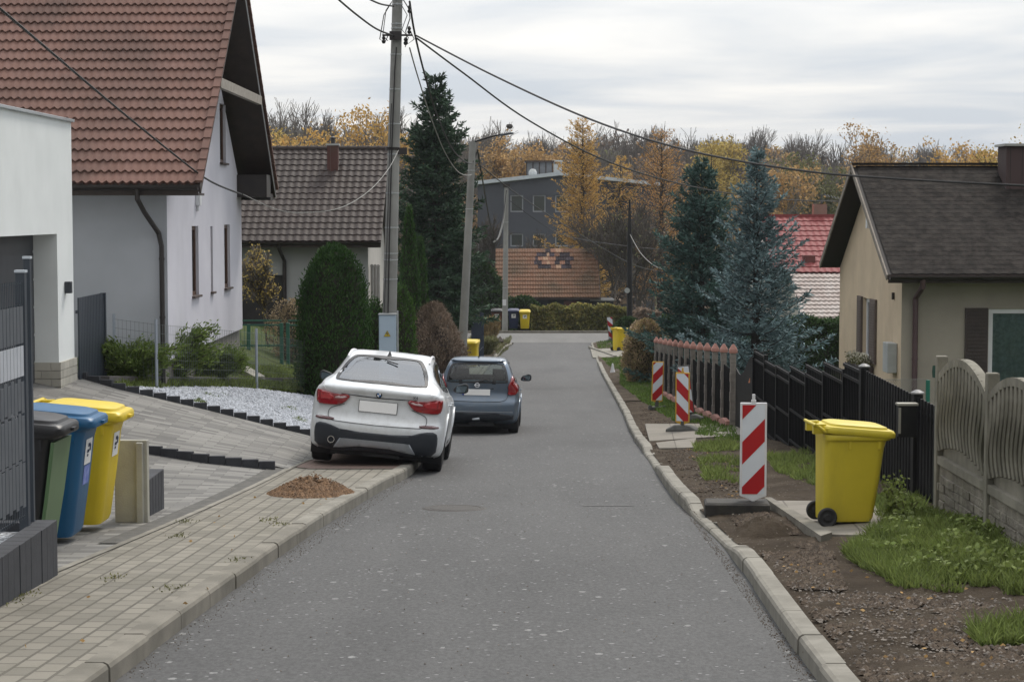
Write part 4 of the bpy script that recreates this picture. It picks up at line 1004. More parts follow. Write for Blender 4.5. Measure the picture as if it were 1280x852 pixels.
def green_gate():
    Y = 46.0; xs = [P(q, 430, Y).x for q in (304, 311, 352, 360, 400)]
    t = thing('garden_gate', 'green metal mesh garden gate with double posts behind the wire fence', 'gate', (xs[1], Y, H(xs[1], Y)))
    Mg = pm('green_metal', (.02, .10, .07), (.03, .12, .085), 5, .5); zt = P(0, 405, Y).z; zb = H(xs[1], Y)-.1
    for i, x in enumerate(xs[1:4]):
        k = MB(); k.box(x-.04, x+.04, Y-.04, Y+.04, zb-.5, zt+(.03 if i else 0)); k.build('post', Mg, t)
    k = MB()
    for a, b in ((xs[1], xs[2]), (xs[3], xs[3]+2.0), (xs[1]-2.2, xs[1])):
        for z in (zt-.02, zb+.75, zb+.15): k.box(a, b, Y-.015, Y+.015, z-.018, z+.018)
        x = a
        while x < b: k.box(x-.004, x+.004, Y-.004, Y+.004, zb+.1, zt); x += .1
    k.build('mesh_panel', Mg, t)
green_gate()
# low kerb wall around the lawn, and the concrete apron beyond the gravel
def kerbwall(name, pxs, up, w, mat, label):
    k = MB(); pts = [G(*q) for q in pxs]
    for a, b in zip(pts, pts[1:]):
        d = (b-a); n = Vector((-d.y, d.x, 0)).normalized()*w
        za, zb = H(a.x, a.y), H(b.x, b.y)
        k.add([(a.x, a.y, za-.3), (b.x, b.y, zb-.3), (b.x+n.x, b.y+n.y, zb-.3), (a.x+n.x, a.y+n.y, za-.3), (a.x, a.y, za+up), (b.x, b.y, zb+up), (b.x+n.x, b.y+n.y, zb+up), (a.x+n.x, a.y+n.y, za+up)],
              [(0, 3, 2, 1), (4, 5, 6, 7), (0, 1, 5, 4), (1, 2, 6, 5), (2, 3, 7, 6), (3, 0, 4, 7)])
    o = k.build(name, mat, bevel=.01); tag(o, label, 'edging'); return o
M_dkkerb = pm('dark_kerb_concrete', (.12, .11, .11), (.08, .075, .075), 4, .9)
kerbwall('garden_edging', [(137, 479), (240, 479), (378, 479)], .12, .2, M_dkkerb, 'dark concrete edging between the junipers and the strip of lawn')
kerbwall('garden_edging', [(322, 494), (400, 494)], .02, .8, pm('mossy_concrete', (.13, .125, .095), (.09, .09, .065), 3, .9), 'mossy low concrete edge beside the white car and the gravel bed')
kerbwall('garden_edging', [(292, 459), (318, 474)], .06, .25, M_slab, 'slanting pale concrete strip at the right end of the junipers')

# ================================================================== right side fences
M_blackmetal = pm('black_fence_metal', (.007, .007, .008), (.012, .012, .012), 6, .55, .1, 60, spec=.25)
M_fencesheet = pm('black_fence_sheet', (.006, .006, .007), (.010, .010, .011), 3, .6, spec=.2)
FX = 4.42
def fy(px): return FX/P(px, 480, 1).x
def fence_black():
    gl = 'panels of the black steel fence on the right'
    P_ = [(1078, 1056, 453), (1056, 1031, 452), (1031, 1009, 455), (1009, 989, 457), (989, 972, 457), (972, 957, 450), (957, 944, 438)]
    t = thing('steel_fence', 'long black steel fence of stepped panels between the soil verge and the beige house', 'fence', (FX, fy(1078), H(FX, fy(1078))))
    for i, (a, b, pt) in enumerate(P_):
        ya, yb = fy(a), fy(b); zt = P(b, pt, yb).z; zb = min(H(FX, ya), H(FX, yb))-.1
        k = MB(); k.box(FX+.01, FX+.018, ya+.05, yb-.01, zb, zt-.16)
        n = 11
        for j in range(n):
            y = ya+.09+(yb-ya-.12)*j/(n-1); k.box(FX-.012, FX+.008, y-.012, y+.012, zb, zt-.02)
            k.lathe([(.0, zt+.02), (.014, zt), (.014, zt-.02)], 6, (FX, y, 0))
        for z in (zt-.02, zt-.16, (zt+zb)/2, zb+.2): k.box(FX-.03, FX-.013, ya+.03, yb-.01, z-.02, z+.02)
        k.build('panel', M_fencesheet, t)
        k = MB(); k.box(FX-.035, FX+.035, ya-.035, ya+.035, zb-.2, zt+.03); k.build('post', M_blackmetal, t)
    k = MB(); y = fy(944); k.box(FX-.035, FX+.035, y-.03, y+.03, -5, P(944, 436, y).z); k.build('post', M_blackmetal, t)
    k = MB(); q = P(940, 478, y+.3); k.lathe([(.0, q.z+.22), (.07, q.z), (0, q.z-.02)], 4, (q.x, q.y, 0)); k.build('finial', pm('orange_finial', (.5, .2, .1)), t)
fence_black()
def slat_gate():
    ya, yb = fy(1080), fy(1170); t = thing('slat_gate', 'black fence section of upright boards with gaps right of the lone yellow bin', 'fence', (FX, yb, H(FX, yb)))
    za, zb = P(1080, 462, ya).z, P(1165, 505, yb).z-.02; k = MB(); y = yb+.03; n = 26; bz = H(FX, yb)-.12
    for i in range(n):
        y = yb+.04+(ya-yb-.08)*i/(n-1); zt = zb+(za-zb)*((y-yb)/(ya-yb)); k.box(FX-.01, FX+.012, y-.036, y+.036, bz-.25*(y-yb)/(ya-yb), zt)
    k.build('boards', M_fencesheet, t)
    for h in (.12, .98): 
        k = MB(); k.bar((FX+.03, yb, bz+h+.05), (FX+.03, ya, bz+h-.2+.15), .05, .035); k.build('rail', M_blackmetal, t)
    for y, cap in ((ya, 1), (yb+.9, 1)):
        zt = zb+(za-zb)*((y-yb)/(ya-yb)); k = MB(); k.box(FX-.05, FX+.05, y-.05, y+.05, bz-.4, zt+.03); k.build('post', M_blackmetal, t)
        k = MB(); k.lathe([(.05, zt+.03), (.075, zt+.035), (.075, zt+.05), (.03, zt+.075), (0, zt+.08)], 12, (FX, y, 0)); k.build('post_cap', pm('worn_cap', (.2, .2, .2), rough=.5) if 'worn_cap' not in bpy.data.materials else bpy.data.materials['worn_cap'], t)
    b = thing('letterbox', 'small black letterbox with a metal flap mounted on the slatted black fence', 'letterbox', (FX-.1, yb+.75, -2.1))
    y = yb+.62; z1 = P(1140, 507, y).z; k = MB(); k.box(FX-.26, FX-.06, y, y+.12, z1-.34, z1); k.build('box', M_blackmetal, b, bevel=.008)
    k = MB(); k.box(FX-.27, FX-.05, y-.012, y+.13, z1+.001, z1+.025); k.box(FX-.262, FX-.235, y-.006, y-.001, z1-.30, z1-.02); k.build('flap', pm('scuffed_steel', (.30, .29, .25), rough=.5, metal=.4), b)
slat_gate()
# arched wing and grey-pillared fence with pink caps
def pink_fence():
    t = thing('pillared_fence', 'fence of slim concrete pillars with pink pyramid caps in front of the blue spruce', 'fence', (4.35, 38, H(4.35, 38)))
    Mp = pm('pillar_concrete', (.24, .22, .20), (.17, .155, .14), 9, .95, .8, 50, grime=.4); Mk = pm('pink_cap_concrete', (.40, .20, .165), (.32, .165, .135), 7, .9, .4, 60, grime=.35, gc=(.2, .12, .09))
    pxs = [915, 907, 896, 884, 873, 866, 856, 850, 845, 839, 833, 826]
    ys = [37.4+i*1.66 for i in range(13)]
    for i, y in enumerate(ys):
        X = 4.32; zb = H(X, y)-.05; zt = zb+1.52; w = .055
        k = MB()
        for s in range(8): k.box(X-w-(.008 if s % 2 else 0), X+w, y-w-(.008 if s % 2 else 0), y+w, zb+(zt-zb)*s/8, zb+(zt-zb)*(s+1)/8-.001)
        o = k.build('pillar', Mp, t, bevel=.008)
        k = MB(); loft(k, [rrect(.16, .16, y, .03, zt+.001, 4, 0, X), rrect(.165, .165, y, .03, zt+.03, 4, 0, X), rrect(.155, .155, y, .03, zt+.07, 4, 0, X), rrect(.04, .04, y, .01, zt+.17, 4, 0, X)]); k.build('pillar_cap', Mk, t)
        if i < len(ys)-1:
            y2 = ys[i+1]; zb2 = H(X, y2)-.05; k = MB()
            zl = min(zb, zb2); k.box(X+.05, X+.07, y+w, y2-w, zl+.25, zl+1.22); 
            for j in range(9):
                yy = y+.12+(y2-y-.24)*j/8; k.box(X-.01, X+.012, yy-.02, yy+.02, zl+.2, zl+1.28)
            for z in (zl+.3, zl+1.1): k.box(X+.015, X+.04, y+w, y2-w, z, z+.05)
            k.build('panel', M_fencesheet, t)
            k = MB(); k.prism([(y+.15, zb-.2), (y2-.15, zb2-.2), (y2-.15, zb2+.17), ((y+y2)/2, (zb+zb2)/2+.22), (y+.15, zb+.17)], X-.12, X-.02, 'X'); k.build('base_stone', Mk, t, bevel=.02)
    k = MB(); X = 4.36; n = 14; y0, y1 = 34.7, 37.3
    pts = [];
    for i in range(n+1):
        u = i/n; y = y0+(y1-y0)*u; z = -2.62-.48*math.sin(min(1, u*1.35)*math.pi/2)**2+.0+.35*max(0, u-.8); pts.append((y, z))
    poly = [(y0, -4.6), (y1, -4.6)]+pts[::-1]
    k.prism(poly, X, X+.02, 'X'); k.build('arched_wing', M_fencesheet, t)
pink_fence()
def wave_fence():
    t = thing('concrete_fence', 'grey precast concrete fence with arched tops and wavy ribs at the right edge', 'fence', (4.3, 19.15, H(4.3, 19.15)))
    Mc = pm('precast_concrete', (.235, .22, .18), (.15, .14, .112), 3, .92, .5, 70, grime=.75, gc=(.10, .10, .07))
    Ms = pm('precast_stone', (.25, .23, .19), (.15, .135, .11), 5, .95, 1, 28, .03, grime=.8, gc=(.09, .085, .05))
    X = 4.3; yp = [19.15, 17.12, 15.08, 13.04]
    for i, y in enumerate(yp):
        zt = P(1180, 447, 19.15).z; 
        # level fence line dips with ground a little
        k = MB(); k.box(X-.055, X+.055, y-.055, y+.055, -3.6, zt+.02-.0); k.build('post', Mc, t, bevel=.012)
    zt = P(1180, 447, 19.15).z; zb = -3.05
    for a, b in zip(yp[1:], yp):
        y0, y1 = a+.06, b-.06; w = y1-y0
        k = MB(); k.box(X-.02, X+.02, y0, y1, zb-.3, zb+.54)
        rnd = random.Random(int(a*10))
        # stone relief courses
        for r in range(7):
            z = zb-.15+r*.085; y = y0+.02
            while y < y1-.06:
                l = rnd.uniform(.1, .32); e = min(y+l, y1-.02); k.box(X-.02-rnd.uniform(.008, .03), X-.019, y+.004, e-.004, z+.004, z+.080); y = e
        k.build('stone_panel', Ms, t, bevel=.006)
        k = MB(); k.box(X-.045, X+.03, y0, y1, zb+.541, zb+.62)
        # arched: main thin slab with arched top edge
        arch = lambda u: math.sin(math.pi*u)
        def arcz(u, base, amp): return base+amp*(1-abs(2*u-1)**2.0)
        poly = [(y0, zb+.62), (y1, zb+.62)]+[(y0+w*(1-j/20), arcz(1-j/20, zb+1.08, .22)) for j in range(21)]
        k.prism(poly, X+.012, X+.03, 'X')
        # arch bands
        for base, th, x0, x1 in ((zb+1.08, .03, X-.03, X+.03), (zb+1.20, .05, X-.02, X+.025), (zb+1.36, .075, X-.05, X+.04), (zb+.72, .03, X-.03, X+.02)):
            for j in range(20):
                u0, u1 = j/20, (j+1)/20
                amp = .22 if base > zb+.8 else .18
                za, zc = arcz(u0, base, amp), arcz(u1, base, amp)
                k.add([(x0, y0+w*u0, za), (x1, y0+w*u0, za), (x1, y0+w*u1, zc), (x0, y0+w*u1, zc), (x0, y0+w*u0, za+th), (x1, y0+w*u0, za+th), (x1, y0+w*u1, zc+th), (x0, y0+w*u1, zc+th)],
                      [(0, 3, 2, 1), (4, 5, 6, 7), (0, 1, 5, 4), (1, 2, 6, 5), (2, 3, 7, 6), (3, 0, 4, 7)])
        k.build('arched_panel', Mc, t)
        k = MB(); n = 14
        for j in range(n):
            u = (j+.5)/n; y = y0+w*u; z0 = arcz(u, zb+.66, .12); z1 = arcz(u, zb+1.42, .22)+.012
            pts = []
            for q in range(15):
                v = q/14; z = z0+(z1-z0)*v; dy = .062*math.sin(v*2*math.pi*1.0+.3)*(1-.2*v); pts.append((X-.032-.02*math.sin(v*math.pi), y+dy, z))
            k.tube(pts, [.02+.007*math.sin(math.pi*q/14) for q in range(15)], 6)
        k.build('wavy_ribs', Mc, t, smooth=True)
wave_fence()
def green_post():
    t = thing('wire_fence', 'green post with thin chain-link beside the wave-ribbed concrete fence', 'fence', (4.42, 19.5, H(4.4, 19.5)))
    Mg = pm('dark_green_post', (.012, .05, .035), (.016, .06, .045)); k = MB(); zt = P(1172, 457, 19.5).z
    k.tube([(4.35, 19.55, -3.2), (4.35, 19.55, zt)], .028, 8); k.lathe([(.045, zt-.12), (.05, zt-.06), (.045, zt-.0)], 8, (4.33, 19.5, 0)); k.build('post', Mg, t)
    y = 26; q = P(1160, 475, y); k = MB(); k.tube([(q.x, y, -4), (q.x, y, q.z)], .03, 8); k.build('post', pm('bright_green_post', (.02, .16, .11)), t)
    x1 = P(1082, 470, y).x; z = P(1100, 474, y).z; k = MB(); k.bar((x1, y, z), (q.x, y, z), .006)
    n = 26
    for i in range(n):
        a = x1+(q.x-x1)*i/n
        for s in (1, -1): k.bar((a, y, z), (a+s*.45, y, z-.6), .0035)
    k.build('chain_link', pm('link_wire', (.25, .25, .23)), t)
green_post()
# blue-black picket fences on the left, far
def picket(label, px0, px1, Y0, Y1, ztop, zbot, mat, n):
    a = P(px0, 420, Y0); b = P(px1, 420, Y1); t = thing('picket_fence', label, 'fence', (a.x, Y0, zbot))
    k = MB()
    for i in range(n):
        u = i/(n-1); x = a.x+(b.x-a.x)*u; y = Y0+(Y1-Y0)*u; zt = ztop-.18*abs(math.sin(u*math.pi*2.5))
        k.box(x-.03, x+.03, y-.012, y+.012, zbot-.5, zt)
    k.build('pickets', mat, t); k = MB()
    for z in (ztop-.3, zbot+.3): k.bar((a.x, Y0+.03, z), (b.x, Y1+.03, z), .03, .04)
    k.build('rail', mat, t)
picket('dark blue picket fence right of the second concrete pole', 590, 604, 78, 84, P(0, 392, 80).z, -6.2, pm('blue_black_paint', (.018, .028, .05)), 9)
picket('dark picket fence between the thuja and the dry brown hedge', 486, 526, 47, 60, P(0, 418, 52).z, -5.2, M_blackmetal, 26)

# ================================================================== warning boards
M_red = pm('retro_red', (.42, .008, .012), (.37, .008, .014), 8, .35, spec=.5, grime=.25, gc=(.2, .05, .03)); M_wht = pm('retro_white', (.66, .70, .76), (.6, .64, .70), 5, .35, grime=.15, gc=(.4, .38, .34)); M_rim = pm('white_board_rim', (.68, .68, .70), (.6, .6, .62)); M_ora = pm('yellow_board_rim', (.6, .34, .03), (.5, .3, .05))
def clip(poly, a, b, c):
    out = []
    for i in range(len(poly)):
        p, q = poly[i-1], poly[i]; dp = a*p[0]+b*p[1]-c; dq = a*q[0]+b*q[1]-c
        if (dp <= 0) != (dq <= 0): s = dp/(dp-dq); out.append((p[0]+(q[0]-p[0])*s, p[1]+(q[1]-p[1])*s))
        if dq <= 0: out.append(q)
    return out
def board(label, loc, rz, h=1.0, w=.26, dirn=1, ph=0, rim=M_rim, base='black', tilt=0, stub=True, lift=.06):
    t = thing('warning_board', label, 'warning board', loc, rz, None); t.rotation_euler = (0, tilt, rz)
    k = MB(); loft(k, [[(x, y, z) for x, z in pl] for y, pl in ((-.022, None), (.022, None)) if False]) if False else None
    T = []
    pr = [(-w/2, lift+.03), (-.06, lift+.0), (0, lift-.035), (.06, lift+0), (w/2, lift+.03), (w/2, lift+h), (-w/2, lift+h)]
    k.prism(pr, -.022, .022, 'Y'); k.build('frame', rim, t, world=False, bevel=.006)
    m = .022; rect = [(-w/2+m, lift+.03+m), (w/2-m, lift+.03+m), (w/2-m, lift+h-m), (-w/2+m, lift+h-m)]
    k = MB(); k.add([(x, -.0235, z) for x, z in rect], [(0, 1, 2, 3)]); k.build('face', M_wht, t, world=False)
    k = MB(); per = .47*h; sl = w*1.0
    for i in range(-2, 5):
        z0 = lift+i*per+ph*per; z1 = z0+per*.5
        # band: z - dirn*x between z0 and z1
        q = clip(rect, -dirn*1.05, 1, z1); q = clip(q, dirn*1.05, -1, -z0) if q else q
        if len(q) > 2: k.add([(x, -.0265, z) for x, z in q], [tuple(range(len(q)))])
    k.build('red_stripes', M_red, t, world=False)
    if stub:
        k = MB(); k.box(-.025, .025, -.02, .02, lift+h, lift+h+.03); k.box(-.016, .016, -.014, .014, lift+h+.03, lift+h+.09); k.build('lamp_stub', rim if stub != 'w' else M_rim, t, world=False, bevel=.003)
    if base == 'black':
        k = MB(); loft(k, [rrect(.92, .42, .0, .05, -.06), rrect(.90, .40, 0, .05, .06), rrect(.84, .34, 0, .05, .085)])
        k.build('base', M_rub2, t, world=False)
    elif base == 'grey':
        k = MB(); loft(k, [rrect(.62, .34, .0, .05, -.02), rrect(.60, .32, 0, .05, .06), rrect(.34, .24, 0, .05, .13)]); k.box(-.03, .03, -.03, .03, .12, lift+.05); k.build('base', M_rub3, t, world=False)
    else:
        k = MB(); loft(k, [rrect(.42, .2, .0, .03, -.02), rrect(.40, .18, 0, .03, .05)]); k.box(-.04, .04, -.03, .03, .04, lift+.04)
        for x in (-.18, .18): k.lathe([(0, -.03), (.045, -.03), (.045, .03), (0, .03)], 10, (x, -.1, .05), axis='Y')
        k.build('base', M_rub3, t, world=False)
    return t
M_rub2 = pm('black_recycled_base', (.022, .02, .019), (.05, .045, .038), 6, .85, .6, 40); M_rub3 = pm('grey_recycled_base', (.10, .10, .095), (.07, .07, .065), 6, .9, .4, 40)
q = P(941, 635, 20.2); b0 = board('large clean red and white striped board with white rim on a wide black base', (q.x, 20.2, H(q.x, 20.2)+.04), R(-4), 1.02, .28, 1, .02, M_rim, 'none', lift=.10, stub='w')
for c in list(b0.children):
    if c.name.startswith('base'): bpy.data.objects.remove(c)
k = MB(); c = b0.location; x0 = P(881, 630, 20.2).x-b0.location.x; x1 = P(961, 630, 20.2).x-b0.location.x; loft(k, [rrect(x1-x0, .40, 0, .02, -.12, cx=(x0+x1)/2), rrect(x1-x0, .40, 0, .02, .055, cx=(x0+x1)/2), rrect(x1-x0-.04, .34, 0, .02, .075, cx=(x0+x1)/2)]); k.build('base', M_rub2, b0, world=False)
def brd(px, pyb, Y, **kw): 
    q = P(px, pyb, Y); return (q.x, Y, H(q.x, Y)+.02)
board('striped board with yellow rim on a dark grey foot, next behind the large board', brd(853, 541, 36.5), R(-14), .98, .27, -1, .15, M_ora, 'grey', lift=.16)
board('dirty red and white striped board leaning in the grass beside the pillared fence', brd(862, 520, 40.5), R(-8), 1.05, .27, -1, .3, M_rub3, 'grey', tilt=R(-7), lift=.14, stub=False)
board('red and white striped board with yellow rim on a small wheeled foot in the lawn', brd(821, 492, 47.0), R(4), 1.0, .28, 1, .2, M_ora, 'small', lift=.16, stub=False, tilt=R(1.5))
board('far leaning red and white striped board near the junction and hedge', brd(765, 420, 97.5), R(0), 1.15, .3, -1, .1, M_rub3, 'grey', tilt=R(-6), lift=.1, stub=False)
# little white marker
k = MB(); p = on(766, 72); k.lathe([(.10, p[2]), (.07, p[2]+.1), (.03, p[2]+.32), (0, p[2]+.36)], 8, (p[0], p[1], 0)); tag(k.build('survey_marker', M_rim), 'small white pointed marker in the grass beyond the lawn', 'marker')

# ================================================================== poles, cables
M_polec = pm('pole_concrete', (.30, .30, .285), (.22, .22, .21), 1.4, .92, .5, 60, grime=.5, gc=(.12, .12, .11))
M_cable = pm('black_cable', (.015, .014, .014), rough=.6); M_cable2 = pm('pale_cable', (.30, .30, .28), rough=.6)
M_strap = pm('steel_strap', (.45, .47, .48), (.38, .4, .41), 9, .4, metal=.5)
def pole(name, label, b, tp, r0, r1, straps=()):
    t = thing(name, label, 'utility pole', b); k = MB(); b = Vector(b); tp = Vector(tp)
    k.tube([b+(tp-b)*i/6-(Vector((0, 0, .3)) if i == 0 else Vector((0, 0, 0))) for i in range(7)], [r0+(r1-r0)*i/6 for i in range(7)], 14); k.build('shaft', M_polec, t, smooth=True)
    for u in straps:
        k = MB(); c = b+(tp-b)*u; r = r0+(r1-r0)*u+.004; k.lathe([(r, -.012), (r+.004, -.012), (r+.004, .012), (r, .012)], 14, c); k.box(c.x-.02, c.x+.02, c.y-r-.02, c.y-r, c.z-.02, c.z+.02); k.build('strap', M_strap, t)
    return t
def sag(a, b, s, n=24):
    a, b = Vector(a), Vector(b); return [a+(b-a)*i/n-Vector((0, 0, s*4*(i/n)*(1-i/n))) for i in range(n+1)]
Y1 = 40.0; b1 = (P(483, 440, Y1).x, Y1, H(-2.6, Y1)); t1 = P(497, -8, Y1)
p1 = pole('utility_pole', 'tall leaning round concrete pole with steel straps and cables beside the white car', b1, t1, .165, .105, (.985, .975, .93, .92, .86, .78, .70, .63, .54, .46, .40, .385, .34))
def on1(py, dx=0, dy=-.14):
    u = (py-440)/(-8-440); a = P(483, 440, Y1); q = P(483+14*u, py, Y1); return Vector((q.x+dx, Y1+dy, q.z))
k = MB(); k.tube([on1(60, .02, -.145), on1(90, 0, -.15), on1(200, -.01, -.16), on1(300, .0, -.17), on1(392, .02, -.185)], .014, 6); k.build('riser_cable', M_cable, p1, smooth=True)
k = MB(); k.tube([on1(130, -.05, -.14), on1(300, -.05, -.165), on1(392, -.06, -.18)], .008, 6); k.build('riser_cable', M_cable, p1, smooth=True)
k = MB(); c = on1(45, 0, -.14); k.box(c.x-.13, c.x+.12, c.y-.05, c.y+.03, c.z-.1, c.z+.08); k.box(c.x-.28, c.x-.13, c.y-.02, c.y+.01, c.z-.02, c.z+.02); k.box(c.x+.12, c.x+.34, c.y-.02, c.y+.01, c.z-.02, c.z+.02); k.build('bracket', M_gutter, p1, bevel=.006)
for (dx, py, s) in ((.27, 38, 1), (.2, 52, 1), (.26, 12, 1), (-.25, 50, 1)):
    k = MB(); c = on1(py, dx, -.1); k.lathe([(0, -.09), (.03, -.08), (.045, -.04), (.025, -.01), (.04, .03), (.02, .07), (0, .08)], 10, c); k.build('insulator', M_cable, p1, smooth=True)
k = MB()
k.tube([on1(5, -.12), on1(20, -.26), on1(50, -.33), on1(54, -.22), on1(44, -.15)], .011, 6)
k.tube([on1(3, -.10), on1(14, -.22), on1(46, -.27), on1(52, -.16)], .009, 6)
k.tube([on1(0, .12), on1(12, .25), on1(24, .28), on1(40, .2), on1(56, .25), on1(50, .38), on1(40, .3)], .012, 6)
k.tube([on1(8, .10), on1(20, .22), on1(38, .12), on1(48, .26), on1(60, .2)], .009, 6)
k.build('cable_loops', M_cable, p1, smooth=True)
k = MB(); c = on1(186, .0, -.145); r = .135; k.lathe([(r, -.03), (r+.012, -.03), (r+.012, .03), (r, .03)], 14, (c.x, Y1, c.z)); k.box(c.x+.1, c.x+.3, Y1-.1, Y1+.0, c.z-.12, c.z+.02); k.build('bracket', M_gutter, p1)
# cabinet at foot of pole
def cabinet():
    z0 = P(0, 440, 39.6).z-.9; zt = P(0, 393, 39.6).z; xl_, xr_ = P(474, 420, 39.6).x, P(495, 420, 39.6).x
    t = thing('electric_cabinet', 'pale blue-grey electric cabinet with a yellow warning triangle at the foot of the tall pole', 'electric cabinet', ((xl_+xr_)/2, 39.6, z0))
    M_cab = pm('cabinet_grey', (.42, .52, .62), (.38, .48, .58), 2, .5); k = MB(); k.box(xl_, xr_, 39.5, 39.75, z0, zt); k.build('box', M_cab, t, bevel=.01)
    k = MB(); k.box(xl_+.015, xr_-.02, 39.485, 39.499, z0+.05, zt-.025); k.build('door', M_cab, t, bevel=.004)
    k = MB(); k.box(xl_-.01, xr_+.01, 39.47, 39.78, zt+.001, zt+.02); k.box(xr_+.02, xr_+.05, 39.6, 39.65, z0, zt+.08); k.build('cover', M_strap, t)
    cx = (xl_+xr_)/2; zc = P(0, 417, 39.5).z; k = MB(); k.add([(cx-.07, 39.481, zc-.055), (cx+.07, 39.481, zc-.055), (cx, 39.481, zc+.07)], [(0, 1, 2)]); s = k.build('warning_triangle', pm('warning_yellow', (.55, .42, .03)), t)
    k = MB(); k.add([(cx-.004, 39.478, zc+.04), (cx-.025, 39.478, zc-.005), (cx+.002, 39.478, zc-.002), (cx-.008, 39.478, zc-.045), (cx+.024, 39.478, zc+.008), (cx+.0, 39.478, zc+.006)], [(0, 1, 2, 3, 4, 5)])
    for a, b in (((-.07, -.055), (.07, -.055)), ((.07, -.055), (0, .07)), ((0, .07), (-.07, -.055))): k.bar((cx+a[0], 39.479, zc+a[1]), (cx+b[0], 39.479, zc+b[1]), .008, .002)
    o = k.build('bolt_mark', M_ink); o.parent = s; o.data.transform(t.matrix_basis.inverted())
    k = MB(); k.box(xl_+.03, xl_+.045, 39.465, 39.484, z0+.45, z0+.58); k.build('handle', M_rub, t)
cabinet()
Y2 = 65.0; b2 = (P(576, 440, Y2).x, Y2, H(-1.7, Y2)); t2_ = P(591, 177, Y2)
p2 = pole('street_lamp_pole', 'second round concrete pole carrying a street lamp arm beside the dry hedge', b2, t2_, .16, .115, (.72, .88))
k = MB(); a = P(591, 178, Y2); b = P(614, 171, Y2-.4); c = P(640, 166, Y2-.8); k.tube([a, b, P(628, 168, Y2-.6)], .03, 8); k.build('lamp_arm', M_blackmetal, p2, smooth=True)
k = MB(); a = P(626, 169, Y2-.6); b = P(641, 166.5, Y2-.85); loft(k, [[Vector(v)+Vector((0, -.06, 0)) for v in ()]]) if False else k.bar(a, b, .14, .06); k.build('lamp_head', M_anth, p2, bevel=.015)
Y3 = 105.4; b3 = (P(631, 412, Y3+2).x, Y3+2, -6.66); t3 = P(633, 232, Y3+2)
p3 = pole('utility_pole', 'thin far concrete pole with a small white number plate by the junction', b3, t3, .17, .12, (.3, .5, .75))
k = MB(); q = P(630.5, 378, Y3+1.8); k.box(q.x-.10, q.x+.10, Y3+1.80, Y3+1.81, q.z-.17, q.z+.17); k.build('number_plate', M_rim, p3)
k = MB(); q = P(633, 232, Y3+2); k.box(q.x-.2, q.x+.2, q.y-.15, q.y+.15, q.z-.1, q.z+.1); k.build('bracket', M_gutter, p3)
# dark street light pole right of centre
Yd = 100; bd = (P(787, 405, Yd).x, Yd, H(6, Yd)); p4 = thing('lamp_post', 'slim dark lamp post rising above the right end of the far hedge', 'lamp post', bd)
k = MB(); k.tube([bd, P(787, 300, Yd), P(787, 250, Yd)], [.16, .13, .045], 8); k.build('shaft', M_blackmetal, p4, smooth=True)
k = MB(); q = P(784, 363, Yd-.15); k.lathe([(0, -.05), (.14, -.05), (.14, .05), (0, .05)], 12, q, axis='Y'); k.build('round_plate', M_strap, p4)

def wire(pts, r, mat, label, px=True):
    """pts: (px,py,Y) triples; splined"""
    q = [P(*p) for p in pts]; out = []
    for i in range(len(q)-1):
        p0, p1_, p2_, p3_ = q[max(i-1, 0)], q[i], q[i+1], q[min(i+2, len(q)-1)]
        for s in range(8):
            t = s/8; out.append(.5*((2*p1_)+(-p0+p2_)*t+(2*p0-5*p1_+4*p2_-p3_)*t*t+(-p0+3*p1_-3*p2_+p3_)*t**3))
    out.append(q[-1]); k = MB(); k.tube(out, r, 6); o = k.build('overhead_cable', mat, smooth=True); tag(o, label, 'cable'); return o
wire([(519, 44, 39.8), (620, 96, 37), (740, 150, 34), (860, 188, 31.5), (1000, 213, 29.5), (1130, 224, 28), (1300, 233, 26.5)], .018, M_cable, 'thick upper cable running from the tall pole to the right edge')
wire([(521, 48, 39.8), (580, 92, 42), (660, 150, 45), (760, 202, 50), (860, 232, 56), (960, 248, 63), (1052, 252, 72)], .019, M_cable, 'lower cable from the tall pole sagging toward the red-roofed house')
wire([(-20, -6, 20), (60, 62, 23), (140, 130, 27), (220, 195, 31), (262, 226, 33.2), (302, 243, 35)], .016, M_cable, 'thick cable slanting across the big tiled roof at upper left')
wire([(420, -3, 34), (445, 18, 36), (470, 36, 38.2), (492, 45, 39.8)], .018, M_cable, 'cable entering the tall pole bracket from the upper left')
wire([(455, -4, 37), (475, 5, 38.5), (492, 8, 39.8)], .018, M_cable, 'short topmost cable reaching the head of the tall pole')
wire([(512, 2, 39.8), (518, 40, 41), (530, 90, 44), (545, 140, 48), (563, 182, 54), (577, 199, 60), (590, 204, 64.5), (596, 190, 65)], .022, M_cable, 'heavy drooping cable from the tall pole to the lamp pole')
wire([(512, 60, 39.8), (522, 95, 42), (538, 145, 46), (556, 190, 52), (573, 215, 59), (588, 219, 64.5), (597, 211, 65)], .015, M_cable2, 'thinner pale drooping cable below the heavy one to the lamp pole')
wire([(498, 188, 39.8), (485, 212, 38), (462, 238, 36), (430, 258, 34.5), (395, 265, 34), (350, 263, 33.8), (304, 243, 35.0)], .007, M_cable2, 'pale service cable hanging from the tall pole to the big house gable')
wire([(597, 188, 65), (604, 230, 75), (612, 275, 90), (620, 300, 100), (627, 285, 105), (633, 238, 107)], .03, M_cable, 'dark slack cable between the lamp pole and the thin far pole')
wire([(633, 240, 107), (630, 270, 107), (624, 295, 106), (617, 303, 106)], .05, M_cable2, 'pale cable loop hanging on the thin far pole')
wire([(598, 205, 65), (650, 245, 75), (720, 290, 90), (790, 330, 105), (830, 340, 120)], .02, M_cable, 'thin cable sagging from the lamp pole past the grey block')
wire([(787, 292, 100), (800, 315, 97), (815, 330, 94), (829, 337, 92)], .014, M_cable2, 'pale stay cable beside the dark lamp post')
